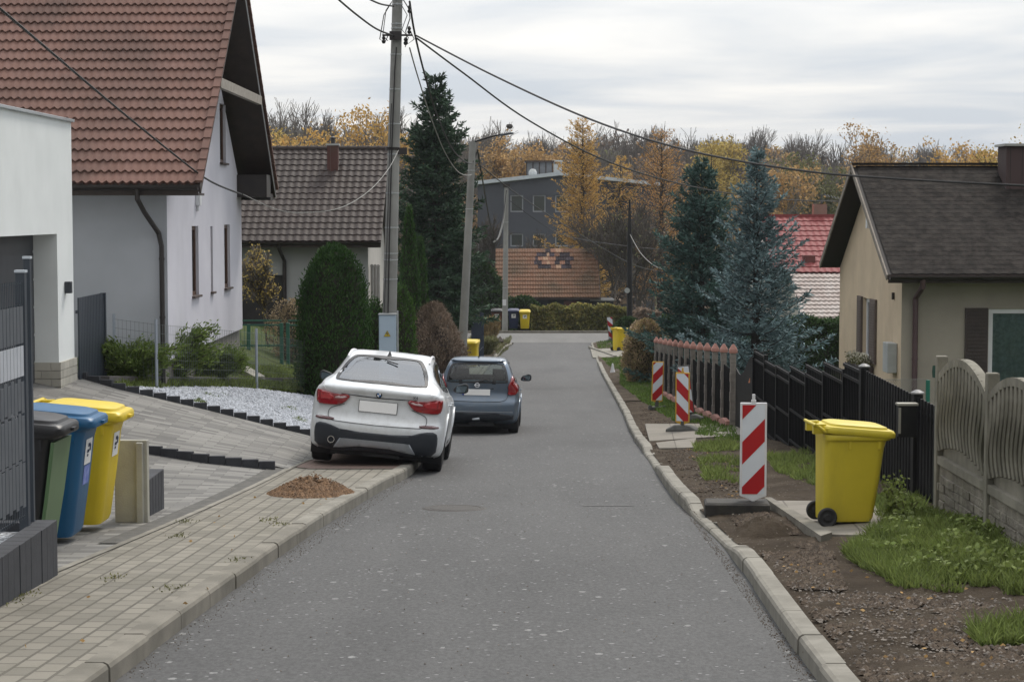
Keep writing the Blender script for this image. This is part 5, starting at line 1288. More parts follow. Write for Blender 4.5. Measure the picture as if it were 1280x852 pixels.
wire([(636, 250, 107), (700, 292, 108), (787, 308, 100), (840, 312, 100)], .02, M_cable, 'thin cable from the far pole to the dark lamp post')
wire([(1052, 252, 72), (1072, 249, 40.8)], .01, M_cable, 'short cable linking the rear wire to the beige gable') if False else None
# TV aerial on the red-roofed house
k = MB(); q = P(1027, 243, 88.6); q2 = P(1027, 254, 88.6); k.tube([q2, q], .025, 6); k.bar(P(1027, 243, 88.6), P(1056, 250, 88.6), .018); k.bar(P(1027, 250, 88.6), P(1056, 250, 88.6), .018)
for i in range(6): a = P(1032+i*4, 244.5+i*.9, 88.6); k.bar(a-Vector((0, .3, .05)), a+Vector((0, .3, .08)), .012)
tag(k.build('tv_aerial', M_anth2), 'small rooftop aerial on the chimney of the red-roofed house', 'aerial')
# flower box under the beige house window
t = thing('flower_box', 'flower box full of small white blossoms under the shuttered gable window', 'flower box', (7.6, 41.5, -3.45)); k = MB(); k.box(7.42, 7.7, 40.8, 42.4, -3.46, -3.28); k.build('box', M_darkwood, t, bevel=.01)
FLOWERBOX = t
# slabs on right verge
def slabs(name, poly, up, mat):
    pts = [G(*q) for q in poly]; k = MB(); n = len(pts); f = lambda p: H(p.x, p.y)
    vs = [(p.x, p.y, f(p)-.1) for p in pts]+[(p.x, p.y, f(p)+up) for p in pts]
    k.add(vs, [tuple(range(n, 2*n)), tuple(range(n))[::-1]]+[(i, (i+1) % n, n+(i+1) % n, n+i) for i in range(n)]); return struct(k.build(name, mat, recalc=True))
M_slabp = mat_pavers('verge_slabs', (.22, .20, .17), (.18, .165, .14), (.07, .06, .05), .5, .5, R(4), .01, 0, 1, .6)
slabs('bin_standing_slabs', [(966, 629), (1085, 630), (1125, 655), (1110, 674), (1040, 672)], .035, M_slabp)
slabs('gateway_slabs', [(806, 531), (925, 531), (925, 545), (812, 553)], .03, M_slabp)
slabs('gateway_slab', [(820, 555), (870, 549), (868, 561), (824, 562)], .03, M_slabp)
slabs('crossing_slab', [(738, 437), (800, 436), (800, 446), (741, 448)], .05, M_kerbnew)
slabs('verge_slab_edge', [(955, 629), (964, 629), (1040, 674), (1026, 679)], .07, M_kerb)
kerbwall('verge_edging', [(735, 435), (768, 447)], .1, .12, M_kerbnew, 'pale kerb piece turning off by the far crossing slab')
# ================================================================== cars
def mat_paint(name, c, metal=.35, rough=.32):
    t = NT(name); g = t.new('NewGeometry'); d = t.noise(3, 5, .6); col = t.mix(t.math('MULTIPLY', d, .25), c, tuple(q*.72 for q in c))
    dust = t.ramp(t.noise(9, 5, .7), [(.45, (0, 0, 0)), (.8, (.3, .3, .3))]); col = t.mix(dust, col, (.25, .24, .22))
    col = t.mix(g.outputs['Backfacing'], col, (.02, .02, .022))
    t.fin(col, t.math('MULTIPLY_ADD', d, .2, rough-.08), metal, .5, .6); t.b.inputs['Coat Roughness'].default_value = .08
    return t.mat
def mat_carglass(name, tint, ior=1.6, rough=.02):
    t = NT(name); tr = t.new('BsdfTransparent'); tr.inputs[0].default_value = (*tint, 1); gl = t.new('BsdfGlossy'); gl.inputs['Roughness'].default_value = rough; gl.inputs[0].default_value = (.95, .97, 1, 1)
    fr = t.new('Fresnel'); fr.inputs[0].default_value = ior; ms = t.new('MixShader'); t.L.new(fr.outputs[0], ms.inputs[0]); t.L.new(tr.outputs[0], ms.inputs[1]); t.L.new(gl.outputs[0], ms.inputs[2])
    t.L.new(ms.outputs[0], t.N['Material Output'].inputs[0]); return t.mat
M_white_paint = mat_paint('silver_white_paint', (.72, .745, .77), .1, .3)
M_blue_paint = mat_paint('slate_blue_paint', (.13, .175, .235), .35, .32)
M_tyre = pm('tyre_rubber', (.012, .012, .013), (.022, .021, .02), 12, .85, .3, 60)
M_trim = pm('black_trim', (.016, .017, .02), (.024, .025, .028), 8, .55, .1, 200)
M_trimb = pm('blue_black_trim', (.022, .027, .036), (.03, .035, .045), 8, .5)
M_silver = pm('silver_trim', (.42, .45, .49), (.36, .39, .43), 8, .38, metal=.4)
M_rimm = pm('alloy', (.30, .31, .33), (.22, .23, .25), 8, .35, metal=.7)
M_lamp = pm('red_lamp', (.30, .006, .012), (.22, .004, .010), 14, .12, spec=.8, coat=1); M_lampd = pm('dark_red_lamp', (.10, .004, .008), (.07, .003, .006), 14, .15, spec=.8, coat=1); M_lampw = pm('clear_lamp', (.62, .45, .46), (.5, .35, .36), 10, .15, spec=.8, coat=1); M_lampb = pm('lamp_bright', (.50, .02, .03), (.42, .015, .02), 14, .1, spec=.8, coat=1)
M_plate = pm('number_plate', (.92, .92, .92), (.9, .9, .9), 8, .5); M_eu = pm('plate_blue_strip', (.01, .05, .30))
M_seat = pm('dark_seat', (.02, .02, .022), (.03, .03, .032), 5, .9)
M_chrome = pm('chrome', (.6, .6, .62), rough=.15, metal=1)
M_gap = pm('panel_gap', (.03, .032, .036), rough=.8)
def chaikin(p, n=2):
    for _ in range(n):
        o = []
        for i in range(len(p)):
            a, b = p[i], p[(i+1) % len(p)]; o += [(a[0]*.75+b[0]*.25, a[1]*.75+b[1]*.25), (a[0]*.25+b[0]*.75, a[1]*.25+b[1]*.75)]
        p = o
    return p
def cr(pts, n):
    out = []
    for i in range(len(pts)-1):
        p0, p1_, p2_, p3_ = [np.array(pts[j]) for j in (max(i-1, 0), i, i+1, min(i+2, len(pts)-1))]
        for s in range(n):
            t = s/n; out.append(.5*((2*p1_)+(-p0+p2_)*t+(2*p0-5*p1_+4*p2_-p3_)*t*t+(-p0+3*p1_-3*p2_+p3_)*t**3))
    out.append(np.array(pts[-1])); return out
def car(label, loc, rot, spec):
    t = thing('parked_car', label, 'car', loc); t.rotation_euler = rot
    S = spec; L = S['L']; ys = sorted(set([round(v, 3) for v in list(np.arange(0, .6, .03))+list(np.arange(.6, L-.5, .05))+list(np.arange(L-.5, L, .04))]+[L]))
    zt, w, wt, belt, zb = S['zt'], S['w'], S['wt'], S['belt'], S['zb']
    rings = []
    for y in ys:
        Wd = w(y); T = zt(y); B = zb(y); bl = min(belt(y), T-.05); g = max(0, (T-bl)); tp = min(wt(y), Wd*.93) if g > .12 else Wd*.86
        k = min(1, max(0, (g-.05)/.25)); tp = Wd*.86*(1-k)+wt(y)*k
        c = [(0, B), (Wd*.6, B), (Wd*.88, B+.02), (Wd*.965, B+.10), (Wd*.99, B+.28), (Wd, (B+bl)*.5+.06), (Wd*.985, bl-.12), (Wd*.945, bl-.01), (Wd*.90*(1-k)+Wd*.91*k, bl+.03*(1-k)+.03*k),
             (Wd*.88*(1-k)+(Wd*.9*.45+tp*.55)*k, bl+g*.55), (tp, T-.045*k-.02), (tp*.86, T-.008), (tp*.45, T+.006), (0, T+.012)]
        h = cr(c, 4); ring = [(x, z) for x, z in h]+[(-x, z) for x, z in h[-2:0:-1]]
        rings.append((y, ring))
    rf = S['rear']
    def disp(x, y, z):
        f = max(0, 1-y/.45)
        yy = y+f*(rf(z)+S['cx']*abs(x/w(.5))**3.2)
        fe = max(0, 1-(L-y)/.5); yy -= fe*(.18*abs(x/w(.5))**2.5+.12*max(0, (z-.6))*1.2)
        return (x, yy, z)
    mb = MB(); n = len(rings[0][1])
    def capr(y, ring, outward):
        cxx = 0; cz = (max(p[1] for p in ring)+min(p[1] for p in ring))/2; res = []
        for s in (.04, .15, .28, .4, .52, .64, .76, .88, .96): res.append([(p[0]*s, y, cz+(p[1]-cz)*s) for p in ring])
        return res
    allr = capr(0, rings[0][1], -1)+[[(x, y, z) for x, z in r] for y, r in rings]+capr(L, rings[-1][1], 1)[::-1]
    o = 0; V = [disp(*p) for r in allr for p in r]; F = []
    for i in range(len(allr)-1):
        for j in range(n):
            a = i*n+j; b = i*n+(j+1) % n; F.append((a, a+n, b+n, b))
    F.append(tuple(range(n))); F.append(tuple(range((len(allr)-1)*n, len(allr)*n))[::-1])
    V = [Vector(v) for v in V]
    bvh = BVHTree.FromPolygons(V, F)
    # openings
    wins = S['rearwin'], S['sidewin'], S['screen']
    def inset(poly, d):
        cx_ = sum(p[0] for p in poly)/len(poly); cy_ = sum(p[1] for p in poly)/len(poly)
        return [(cx_+(p[0]-cx_)*(1-d/max(.05, math.hypot(p[0]-cx_, p[1]-cy_))), cy_+(p[1]-cy_)*(1-d/max(.05, math.hypot(p[0]-cx_, p[1]-cy_)))) for p in poly]
    rw, swn, sc_ = [inset(chaikin(p), .045) for p in wins]
    keep = []
    R_ = S['wr']+.05
    for f in F:
        c = sum((V[i] for i in f), Vector())/len(f); nrm = (V[f[1]]-V[f[0]]).cross(V[f[2]]-V[f[1]])
        if len(f) == 4:
            if c.y < L*.42 and nrm.y*1.0 < 0 and inpoly(c.x, c.z, rw) and c.z > S['belt'](0)-.02 and abs(nrm.x) < abs(nrm.y)+abs(nrm.z): continue
            if c.y > L*.5 and inpoly(c.x, c.z, sc_) and abs(nrm.x) < abs(nrm.y)+abs(nrm.z) and c.z > 1.0: continue
            if abs(c.x) > .5 and inpoly(c.y, c.z, swn) and abs(nrm.x) > .3*nrm.length: continue
            if any(math.hypot(c.y-yy, c.z-S['wr']) < R_ for yy in S['axles']) and abs(c.x) > S['w'](1.5)-.34: continue
        keep.append(f)
    mb.v = [tuple(v) for v in V]; mb.f = keep; mb.m = [0]*len(keep)
    body = mb.build('body', S['paint'], t, world=False, smooth=True, angle=60)
    me = body.data
    def panel(name, poly, mat, ax='rear', side=1, off=.008, res=.035, sm=1, parent=None, thick=.012):
        poly = chaikin(poly, sm) if sm else poly
        pts = [Vector(p) for p in poly]; nE = len(pts); edges = [(i, (i+1) % nE) for i in range(nE)]
        x0, x1 = min(p[0] for p in poly), max(p[0] for p in poly); y0, y1 = min(p[1] for p in poly), max(p[1] for p in poly)
        for gx in np.arange(x0+res/2, x1, res):
            for gy in np.arange(y0+res/2, y1, res):
                if inpoly(gx, gy, poly): pts.append(Vector((gx, gy)))
        vv, tr = tri_poly(pts, edges, poly); out = []
        for p in vv:
            if ax == 'rear': hit = bvh.ray_cast(Vector((p[0], -3, p[1])), Vector((0, 1, 0)))
            elif ax == 'front': hit = bvh.ray_cast(Vector((p[0], L+3, p[1])), Vector((0, -1, 0)))
            elif ax == 'top': hit = bvh.ray_cast(Vector((p[0], p[1], 4)), Vector((0, 0, -1)))
            else: hit = bvh.ray_cast(Vector((side*3, p[0], p[1])), Vector((-side, 0, 0)))
            if hit[0] is None:
                out.append(None); continue
            nn = hit[1]
            d = {'rear': Vector((0, -1, 0)), 'front': Vector((0, 1, 0)), 'top': Vector((0, 0, 1)), 'side': Vector((side, 0, 0))}[ax]
            if nn.dot(d) < 0: nn = -nn
            out.append(hit[0]+(nn*.6+d*.4)*off)
        q = MB(); q.v = [tuple(v) if v is not None else (0, 0, 0) for v in out]; q.f = [f for f in tr if all(out[i] is not None for i in f)]; q.m = [0]*len(q.f)
        if ax in ('side',) and side > 0 or ax in ('rear', 'top'): pass
        ob = q.build(name, mat, None, smooth=True, recalc=False, angle=70); ob.parent = parent or t
        if thick:
            s = ob.modifiers.new('Solidify', 'SOLIDIFY'); s.thickness = thick; s.offset = 0
        return ob
    mir = lambda poly: [(-x, z) for x, z in poly][::-1]
    # glass with frit border
    def glass(poly, ax, side=1, name='window', tint=None):
        g = panel(name, poly, S['glass'], ax, side, .006, .04, 2, thick=0)
        inn = inset(chaikin(poly, 2), .045); outp = chaikin(poly, 2); fr = MB()
        a = [proj(p, ax, side, .009) for p in outp]; b = [proj(p, ax, side, .009) for p in inn]; m = len(a)
        if all(v is not None for v in a+b):
            fr.add(a+b, [(i, (i+1) % m, m+(i+1) % m, m+i) for i in range(m)]); f = fr.build('window_border', M_trim, None); f.parent = g
        return g
    def proj(p, ax, side, off):
        if ax == 'rear': hit = bvh.ray_cast(Vector((p[0], -3, p[1])), Vector((0, 1, 0)))
        elif ax == 'front': hit = bvh.ray_cast(Vector((p[0], L+3, p[1])), Vector((0, -1, 0)))
        else: hit = bvh.ray_cast(Vector((side*3, p[0], p[1])), Vector((-side, 0, 0)))
        if hit[0] is None: return None
        nn = hit[1]; d = {'rear': Vector((0, -1, 0)), 'front': Vector((0, 1, 0)), 'side': Vector((side, 0, 0))}[ax]
        if nn.dot(d) < 0: nn = -nn
        return hit[0]+nn*off
    glass(wins[0], 'rear', name='rear_window'); glass(wins[2], 'front', name='windscreen')
    for s in (1, -1): glass(wins[1], 'side', s, name='side_window')
    # wheels, arches
    for yy in S['axles']:
        for s in (1, -1):
            r = S['wr']; tw = S['tw']; xo = S['w'](1.5)-.015
            q = MB(); prof = [(r*.62, 0), (r*.66, -.012), (r*.80, -.004), (r*.93, .004), (r*.985, .025), (r, .05), (r, tw*.5), (r, tw-.05), (r*.985, tw-.025), (r*.93, tw-.004), (r*.62, tw)]
            q.lathe(prof, 40, (0, 0, 0), axis='X'); wl = q.build('wheel', M_tyre, t, world=False, smooth=True, angle=50)
            wl.location = (s*xo-(tw if s > 0 else 0), yy, r)
            if s > 0:
                for v in wl.data.vertices: v.co.x = tw-v.co.x
            q = MB(); xf = tw-.02 if s > 0 else .02; d = -1 if s > 0 else 1
            q.lathe([(r*.63, xf), (r*.60, xf+d*.02), (r*.58, xf+d*.09), (0, xf+d*.10)], 32, (0, 0, 0), axis='X')
            for i in range(5):
                a = 2*math.pi*i/5+.3; q.bar((xf+d*.005, 0, 0), (xf+d*.012, r*.6*math.cos(a), r*.6*math.sin(a)), .05, .025)
            rm = q.build('rim', M_rimm, None); rm.parent = wl
            q = MB(); ar = [(yy+R_*math.cos(a), r+R_*math.sin(a)) for a in np.linspace(R(-35), R(215), 40)]
            q2 = MB(); xi = s*(S['w'](1.5)-.36); xq = s*(S['w'](1.5)-.02)
            q2.add([(xq, a, b) for a, b in ar]+[(xi, a, b) for a, b in ar], [(i, i+1, 40+i+1, 40+i) for i in range(39)]+[tuple(range(40, 80))])
            al = q2.build('wheel_arch', M_trim, None, smooth=True); al.parent = t
            hi = [proj((yy+(R_-.005)*math.cos(a), r+(R_-.005)*math.sin(a)), 'side', s, .004) for a in np.linspace(R(-22), R(202), 48)]
            ho = [proj((yy+(R_+.055)*math.cos(a), r+(R_+.055)*math.sin(a)), 'side', s, .006) for a in np.linspace(R(-22), R(202), 48)]
            idx = [i for i in range(47) if all(v is not None for v in (hi[i], hi[i+1], ho[i], ho[i+1]))]
            q = MB(); q.v = [tuple(v) if v else (0, 0, 0) for v in hi+ho]; q.f = [(i, i+1, 48+i+1, 48+i) for i in idx]; q.m = [0]*len(q.f)
            o_ = q.build('arch_lip', S.get('lip', S['paint']), None, smooth=True); o_.parent = t
            sd_ = o_.modifiers.new('Solidify', 'SOLIDIFY'); sd_.thickness = .02; sd_.offset = 0
    # underside
    q = MB(); q.box(-S['w'](1.5)+.3, S['w'](1.5)-.3, .5, L-.5, S['zb'](1.5)-.06, S['zb'](1.5)+.01); q.box(-.15, .35, .2, .6, S['zb'](.3)-.04, S['zb'](.3)+.1)
    for yy in S['axles']: q.tube([(-S['w'](1.5)+.2, yy, S['wr']), (S['w'](1.5)-.2, yy, S['wr'])], .05, 8)
    q.build('underbody', M_trim, t, world=False)
    # interior
    H0 = S['zb'](1.5)+.15
    for x in (-.37, .37):
        q = MB(); sy = S['seaty']; loft(q, [rrect(.50, .16, sy, .05, H0+.2, cx=x), rrect(.50, .14, sy-.06, .05, H0+.5, cx=x), rrect(.40, .10, sy-.14, .04, S['seatz'], cx=x)]); loft(q, [rrect(.26, .10, sy-.16, .04, S['seatz']+.03, cx=x), rrect(.24, .10, sy-.17, .04, S['seatz']+.19, cx=x)])
        q.build('front_seat', M_seat, t, world=False, smooth=True)
    q = MB(); loft(q, [rrect(1.2, .16, S['seaty']-.95, .05, H0+.2), rrect(1.18, .12, S['seaty']-1.08, .05, S['seatz']-.08)])
    for x in (-.4, 0, .4): loft(q, [rrect(.22, .09, S['seaty']-1.09, .03, S['seatz']-.07, cx=x), rrect(.2, .08, S['seaty']-1.1, .03, S['seatz']+.06, cx=x)])
    q.build('rear_bench', M_seat, t, world=False, smooth=True)
    q = MB(); q.box(-.65, .65, L*.66, L*.72, H0+.3, belt(L*.6)-.03); q.tube([(-.37+.17*math.cos(a), L*.63, H0+.55+.17*math.sin(a)) for a in np.linspace(0, 6.283, 17)], .015, 6); q.build('dashboard', M_seat, t, world=False)
    # mirrors
    for s in (1, -1):
        my, mz = S['mirror']; q = MB(); x = s*(S['w'](my)*.93+.03)
        loft(q, [[(x+s*(.015+a), my+b, mz+c) for a, b, c in ((0, -.03, -.04), (.0, .03, -.04), (.0, .03, .0), (.0, -.03, .0))], [(x+s*(.06+a), my+b, mz+c) for a, b, c in ((0, -.05, -.06), (.0, .06, -.04), (.0, .06, .05), (.0, -.05, .06))],
                 [(x+s*(.20+a), my+b, mz+c) for a, b, c in ((0, -.055, -.06), (.0, .05, -.05), (.0, .05, .09), (.0, -.055, .10))], [(x+s*(.245+a), my+b, mz+c) for a, b, c in ((0, -.045, -.03), (.0, .02, -.02), (.0, .02, .06), (.0, -.045, .07))]])
        mo = q.build('mirror', S.get('mirrormat', M_trim), t, world=False, bevel=.015, recalc=True, smooth=True)
        q = MB(); q.add([(x+s*.06, my-.06, mz-.045), (x+s*.19, my-.062, mz-.045), (x+s*.22, my-.06, mz-.02), (x+s*.22, my-.06, mz+.055), (x+s*.19, my-.062, mz+.085), (x+s*.06, my-.06, mz+.05)], [(0, 1, 2, 3, 4, 5)])
        g = q.build('mirror_glass', pm('mirror_glass', (.12, .15, .17), rough=.05, metal=1) if 'mirror_glass' not in bpy.data.materials else bpy.data.materials['mirror_glass'], None); g.parent = mo
    return t, panel, proj, mir, bvh

def strip(t, proj, pts, wd, mat, name, ax='rear', off=.010, side=1):
    """thin ribbon following the body along 2-D points"""
    P2 = cr(pts, 6); a = []; b = []
    for i, p in enumerate(P2):
        d = P2[min(i+1, len(P2)-1)]-P2[max(i-1, 0)]; d = d/np.linalg.norm(d); nn = np.array((-d[1], d[0]))*wd/2
        a.append(proj(tuple(p+nn), ax, side, off)); b.append(proj(tuple(p-nn), ax, side, off))
    if any(v is None for v in a+b): return None
    m = len(a); q = MB(); q.add(a+b, [(i, i+1, m+i+1, m+i) for i in range(m-1)]); o = q.build(name, mat, None); o.parent = t; return o
# ------------------------------------------------------------ white coupe-like SUV
Lx = 4.67
specA = dict(L=Lx, paint=M_white_paint, glass=mat_carglass('tinted_glass', (.28, .30, .32), 2.6), wr=.365, tw=.27, axles=(.93, 3.74), mirror=(3.05, 1.13), mirrormat=M_trim, seaty=2.45, seatz=1.17,
    zt=lut([0, .04, .10, .18, .30, .7, 1.1, 1.5, 2.0, 2.5, 2.9, 3.25, 3.6, 3.9, 4.3, 4.55, 4.67], [1.045, 1.09, 1.125, 1.15, 1.20, 1.355, 1.48, 1.56, 1.605, 1.60, 1.53, 1.37, 1.14, 1.09, .99, .88, .72]),
    w=lut([0, .05, .15, .35, .8, 2.3, 3.8, 4.3, 4.55, 4.67], [.83, .87, .905, .93, .945, .925, .94, .90, .82, .70]),
    wt=lut([0, .2, .6, 1.1, 1.8, 2.6, 3.2, 3.6, 4.67], [.80, .70, .62, .60, .61, .61, .63, .72, .72]),
    belt=lut([0, .5, 1.2, 3.4, 4, 4.67], [1.04, 1.07, 1.05, 1.0, .95, .65]), zb=lut([0, .1, .4, 4.2, 4.67], [.235, .225, .21, .20, .30]),
    rear=lut([.2, .32, .42, .56, .63, .66, .72, .80, .88, .98, 1.05, 1.09, 1.12], [.16, .06, .02, 0, .015, .045, .07, .08, .085, .07, .035, 0, .0]), cx=.24,
    rearwin=[(-.60, 1.17), (.60, 1.17), (.66, 1.20), (.53, 1.50), (.40, 1.545), (-.40, 1.545), (-.53, 1.50), (-.66, 1.20)],
    sidewin=[(.95, 1.20), (1.5, 1.12), (3.15, 1.06), (3.30, 1.10), (2.85, 1.45), (2.4, 1.53), (1.8, 1.52), (1.2, 1.38)],
    screen=[(-.68, 1.13), (.68, 1.13), (.58, 1.50), (-.58, 1.50)])
YA = 26.15; pc = P(472.5, 501, YA); rA = R(5.6)
zA = pc.z-.95*math.cos(rA); xA = pc.x-.95*math.sin(rA)
tA, panel, proj, mir, bv = car('white coupe-style SUV parked half on the sidewalk with two wheels on the kerb', (xA, YA, zA), (R(-3.9), rA, R(-.6)), specA)
# dark lower bumper
lowb = [(-.82, .585), (-.66, .575), (-.44, .50), (.44, .50), (.66, .575), (.82, .585), (.85, .48), (.83, .26), (.60, .215), (-.60, .215), (-.83, .26), (-.85, .48)]
panel('lower_bumper', lowb, M_trimb, 'rear', off=.012, sm=1)
panel('skid_plate', [(-.48, .395), (.48, .395), (.56, .27), (.42, .285), (.2, .32), (-.2, .32), (-.42, .285), (-.56, .27)], M_silver, 'rear', off=.03, sm=0, thick=.03)
for s in (1, -1):
    f = (lambda p: p) if s > 0 else mir
    lamp = panel('tail_lamp', f([(.37, 1.0), (.60, .985), (.845, 1.04), (.86, .98), (.85, .86), (.80, .825), (.56, .835), (.47, .87)]), M_lamp, 'rear', off=.02, sm=1, thick=.03)
    panel('lamp_outer', f([(.62, .975), (.83, 1.02), (.845, .95), (.84, .90), (.62, .905)]), M_lampb, 'rear', off=.03, parent=lamp, thick=.012)
    panel('lamp_inner', f([(.42, .975), (.60, .960), (.60, .925), (.47, .94)]), M_lampw, 'rear', off=.034, parent=lamp, thick=.004)
    panel('lamp_lower', f([(.56, .90), (.83, .895), (.80, .845), (.57, .855)]), M_lampd, 'rear', off=.031, parent=lamp, thick=.004)
    panel('reflector', f([(.58, .655), (.84, .665), (.85, .63), (.60, .625)]), M_lampd, 'rear', off=.014, sm=1)
    strip(tA, proj, [(s*.46, .86), (s*.655, .78), (s*.67, .66), (s*.60, .618)], .008, M_gap, 'tailgate_gap')
strip(tA, proj, [(-.60, .618), (0, .605), (.60, .618)], .008, M_gap, 'tailgate_gap')
strip(tA, proj, [(-.52, 1.0), (0, .985), (.52, 1.0)], .012, M_gap, 'tailgate_recess_line')
k = MB(); zc = .86; yv = proj((0, zc), 'rear', 1, .02).y; k.box(-.26, .26, yv-.005, yv+.008, zc-.057-.02, zc+.057+.015); k.build('number_plate', M_plate, tA, world=False)
k = MB(); k.box(-.268, .268, yv+.003, yv+.03, zc-.083, zc+.078); k.build('plate_recess', M_gap, tA, world=False)
# round emblem: blue and white quarters in a dark ring
c = proj((0, 1.03), 'rear', 1, .004); k = MB(); k.lathe([(0, -.008), (.042, -.008), (.042, .01)], 24, c, axis='Y'); em = k.build('emblem', pm('emblem_black', (.01, .012, .02), rough=.3), tA, world=False)
for q_ in range(4):
    k = MB(); r = .028; vs = [(c.x, c.y-.0095, c.z)]+[(c.x+r*math.cos(a), c.y-.0095, c.z+r*math.sin(a)) for a in np.linspace(q_*math.pi/2, (q_+1)*math.pi/2, 7)]
    k.add(vs, [tuple(range(len(vs)))]); o = k.build('emblem_quarter', pm('emblem_blue', (.02, .12, .35), rough=.3) if q_ % 2 else M_rim, None); o.parent = em
def text3d(s, size, mat, parent, loc, rot, name):
    c = bpy.data.curves.new(name, 'FONT'); c.body = s; c.size = size; c.extrude = .002; c.align_x = 'CENTER'; o = bpy.data.objects.new(name, c); COL.objects.link(o)
    dg = bpy.context.evaluated_depsgraph_get(); me = bpy.data.meshes.new_from_object(o.evaluated_get(dg)); bpy.data.objects.remove(o)
    me.materials.clear(); me.materials.append(mat); m = bpy.data.objects.new(name, me); COL.objects.link(m); m.parent = parent; m.location = loc; m.rotation_euler = rot; return m
c = proj((.50, 1.015), 'rear', 1, .008); text3d('X4', .06, M_gap, tA, (.50, c.y-.012, 1.012), (R(90), 0, R(14)), 'badge_text')
k = MB(); k.lathe([(.045, -.05), (.05, -.06), (.038, -.06), (.036, .05)], 16, (-.60, proj((-.60, .36), 'rear', 1, .0).y, .36), axis='Y'); k.build('exhaust', M_chrome, tA, world=False, smooth=True)
# roof rails, fin aerial, doors
for s in (1, -1):
    pts = [(s*.585, y, float(specA['zt'](y))-.045+.03*math.sin(math.pi*(y-1.35)/(1.7))**.5) for y in np.linspace(1.351, 3.049, 14)]
    k = MB(); k.tube(pts, .018, 8); k.build('roof_rail', M_rim, tA, world=False, smooth=True)
    strip(tA, proj, [(1.25, 1.0), (1.32, .8), (1.45, .45)], .010, M_gap, 'door_gap', 'side', .006, s)
    strip(tA, proj, [(2.25, 1.08), (2.27, .7), (2.27, .33)], .010, M_gap, 'door_gap', 'side', .006, s)
    strip(tA, proj, [(3.35, 1.05), (3.38, .7), (3.36, .36)], .010, M_gap, 'door_gap', 'side', .006, s)
    panel('sill', [(1.35, .34), (3.32, .34), (3.32, .24), (1.35, .24)], M_trim, 'side', s, off=.015, sm=0)
    for yy in (1.45, 2.45):
        q = proj((yy, .93), 'side', s, .0); k = MB(); k.tube([(q.x, yy, .925), (q.x+s*.035, yy+.03, .93), (q.x+s*.035, yy+.17, .93), (q.x, yy+.2, .925)], .013, 6); k.build('door_handle', M_white_paint, tA, world=False, smooth=True)
k = MB(); z = float(specA['zt'](1.42)); loft(k, [rrect(.07, .20, 1.42, .03, z), rrect(.04, .14, 1.43, .015, z+.03), rrect(.012, .05, 1.40, .005, z+.075)]); k.build('fin_aerial', M_trim, tA, world=False, smooth=True)
k = MB(); z = float(specA['zt'](1.35)); k.tube([(.0, 1.02, float(specA['zt'](1.02))+.03), (.16, .90, float(specA['zt'](.9))+.035)], .010, 6); k.build('wiper', M_trim, tA, world=False)
# ------------------------------------------------------------ blue-grey hatchback
Lb = 4.1
specB = dict(L=Lb, paint=M_blue_paint, glass=mat_carglass('clear_car_glass', (.62, .68, .66), 1.5), wr=.31, tw=.2, axles=(.72, 3.32), mirror=(2.95, 1.06), mirrormat=M_trim, seaty=2.15, seatz=1.08,
    zt=lut([0, .04, .10, .2, .32, .45, .6, 1.2, 1.8, 2.4, 2.8, 3.2, 3.5, 3.8, 4.0, 4.1], [1.0, 1.10, 1.2, 1.33, 1.43, 1.49, 1.515, 1.53, 1.515, 1.45, 1.30, 1.08, 1.0, .92, .84, .70]),
    w=lut([0, .05, .15, .35, .8, 2.3, 3.4, 3.8, 4.0, 4.1], [.76, .79, .815, .838, .848, .838, .84, .80, .72, .60]),
    wt=lut([0, .2, .6, 1.2, 1.8, 2.6, 3.2, 4.1], [.70, .63, .58, .57, .57, .58, .66, .66]),
    belt=lut([0, .5, 1.2, 3.2, 3.6, 4.1], [.98, .99, .97, .93, .88, .62]), zb=lut([0, .1, .4, 3.8, 4.1], [.30, .25, .2, .2, .28]),
    rear=lut([.2, .30, .42, .58, .66, .70, .76, .84, .93, .99, 1.05], [.12, .05, .01, 0, .02, .06, .085, .10, .075, .06, .03]), cx=.2,
    rearwin=[(-.58, 1.02), (.58, 1.02), (.63, 1.06), (.56, 1.36), (.47, 1.42), (-.47, 1.42), (-.56, 1.36), (-.63, 1.06)],
    sidewin=[(.62, 1.10), (1.1, 1.03), (3.0, .99), (3.15, 1.02), (2.6, 1.36), (2.2, 1.42), (1.0, 1.44), (.75, 1.36)],
    screen=[(-.64, 1.08), (.64, 1.08), (.53, 1.40), (-.53, 1.40)])
YB = 38.2; pcb = P(595, 488, YB); tB, panel, proj, mir, bv = car('small blue-grey hatchback parked on the road in front of the white car', (pcb.x, YB, zr(YB+.9)+.03), (R(-3.4), R(1.2), R(-1.2)), specB)
tB.location = (pcb.x, YB, zr(YB)+.0)
panel('roof_panel', [(-.5, .75), (.5, .75), (.5, 2.2), (-.5, 2.2)], mat_paint('roof_blue_paint', (.13, .18, .24), .3, .25), 'top', off=.002, sm=1, thick=.002, res=.08) if False else None
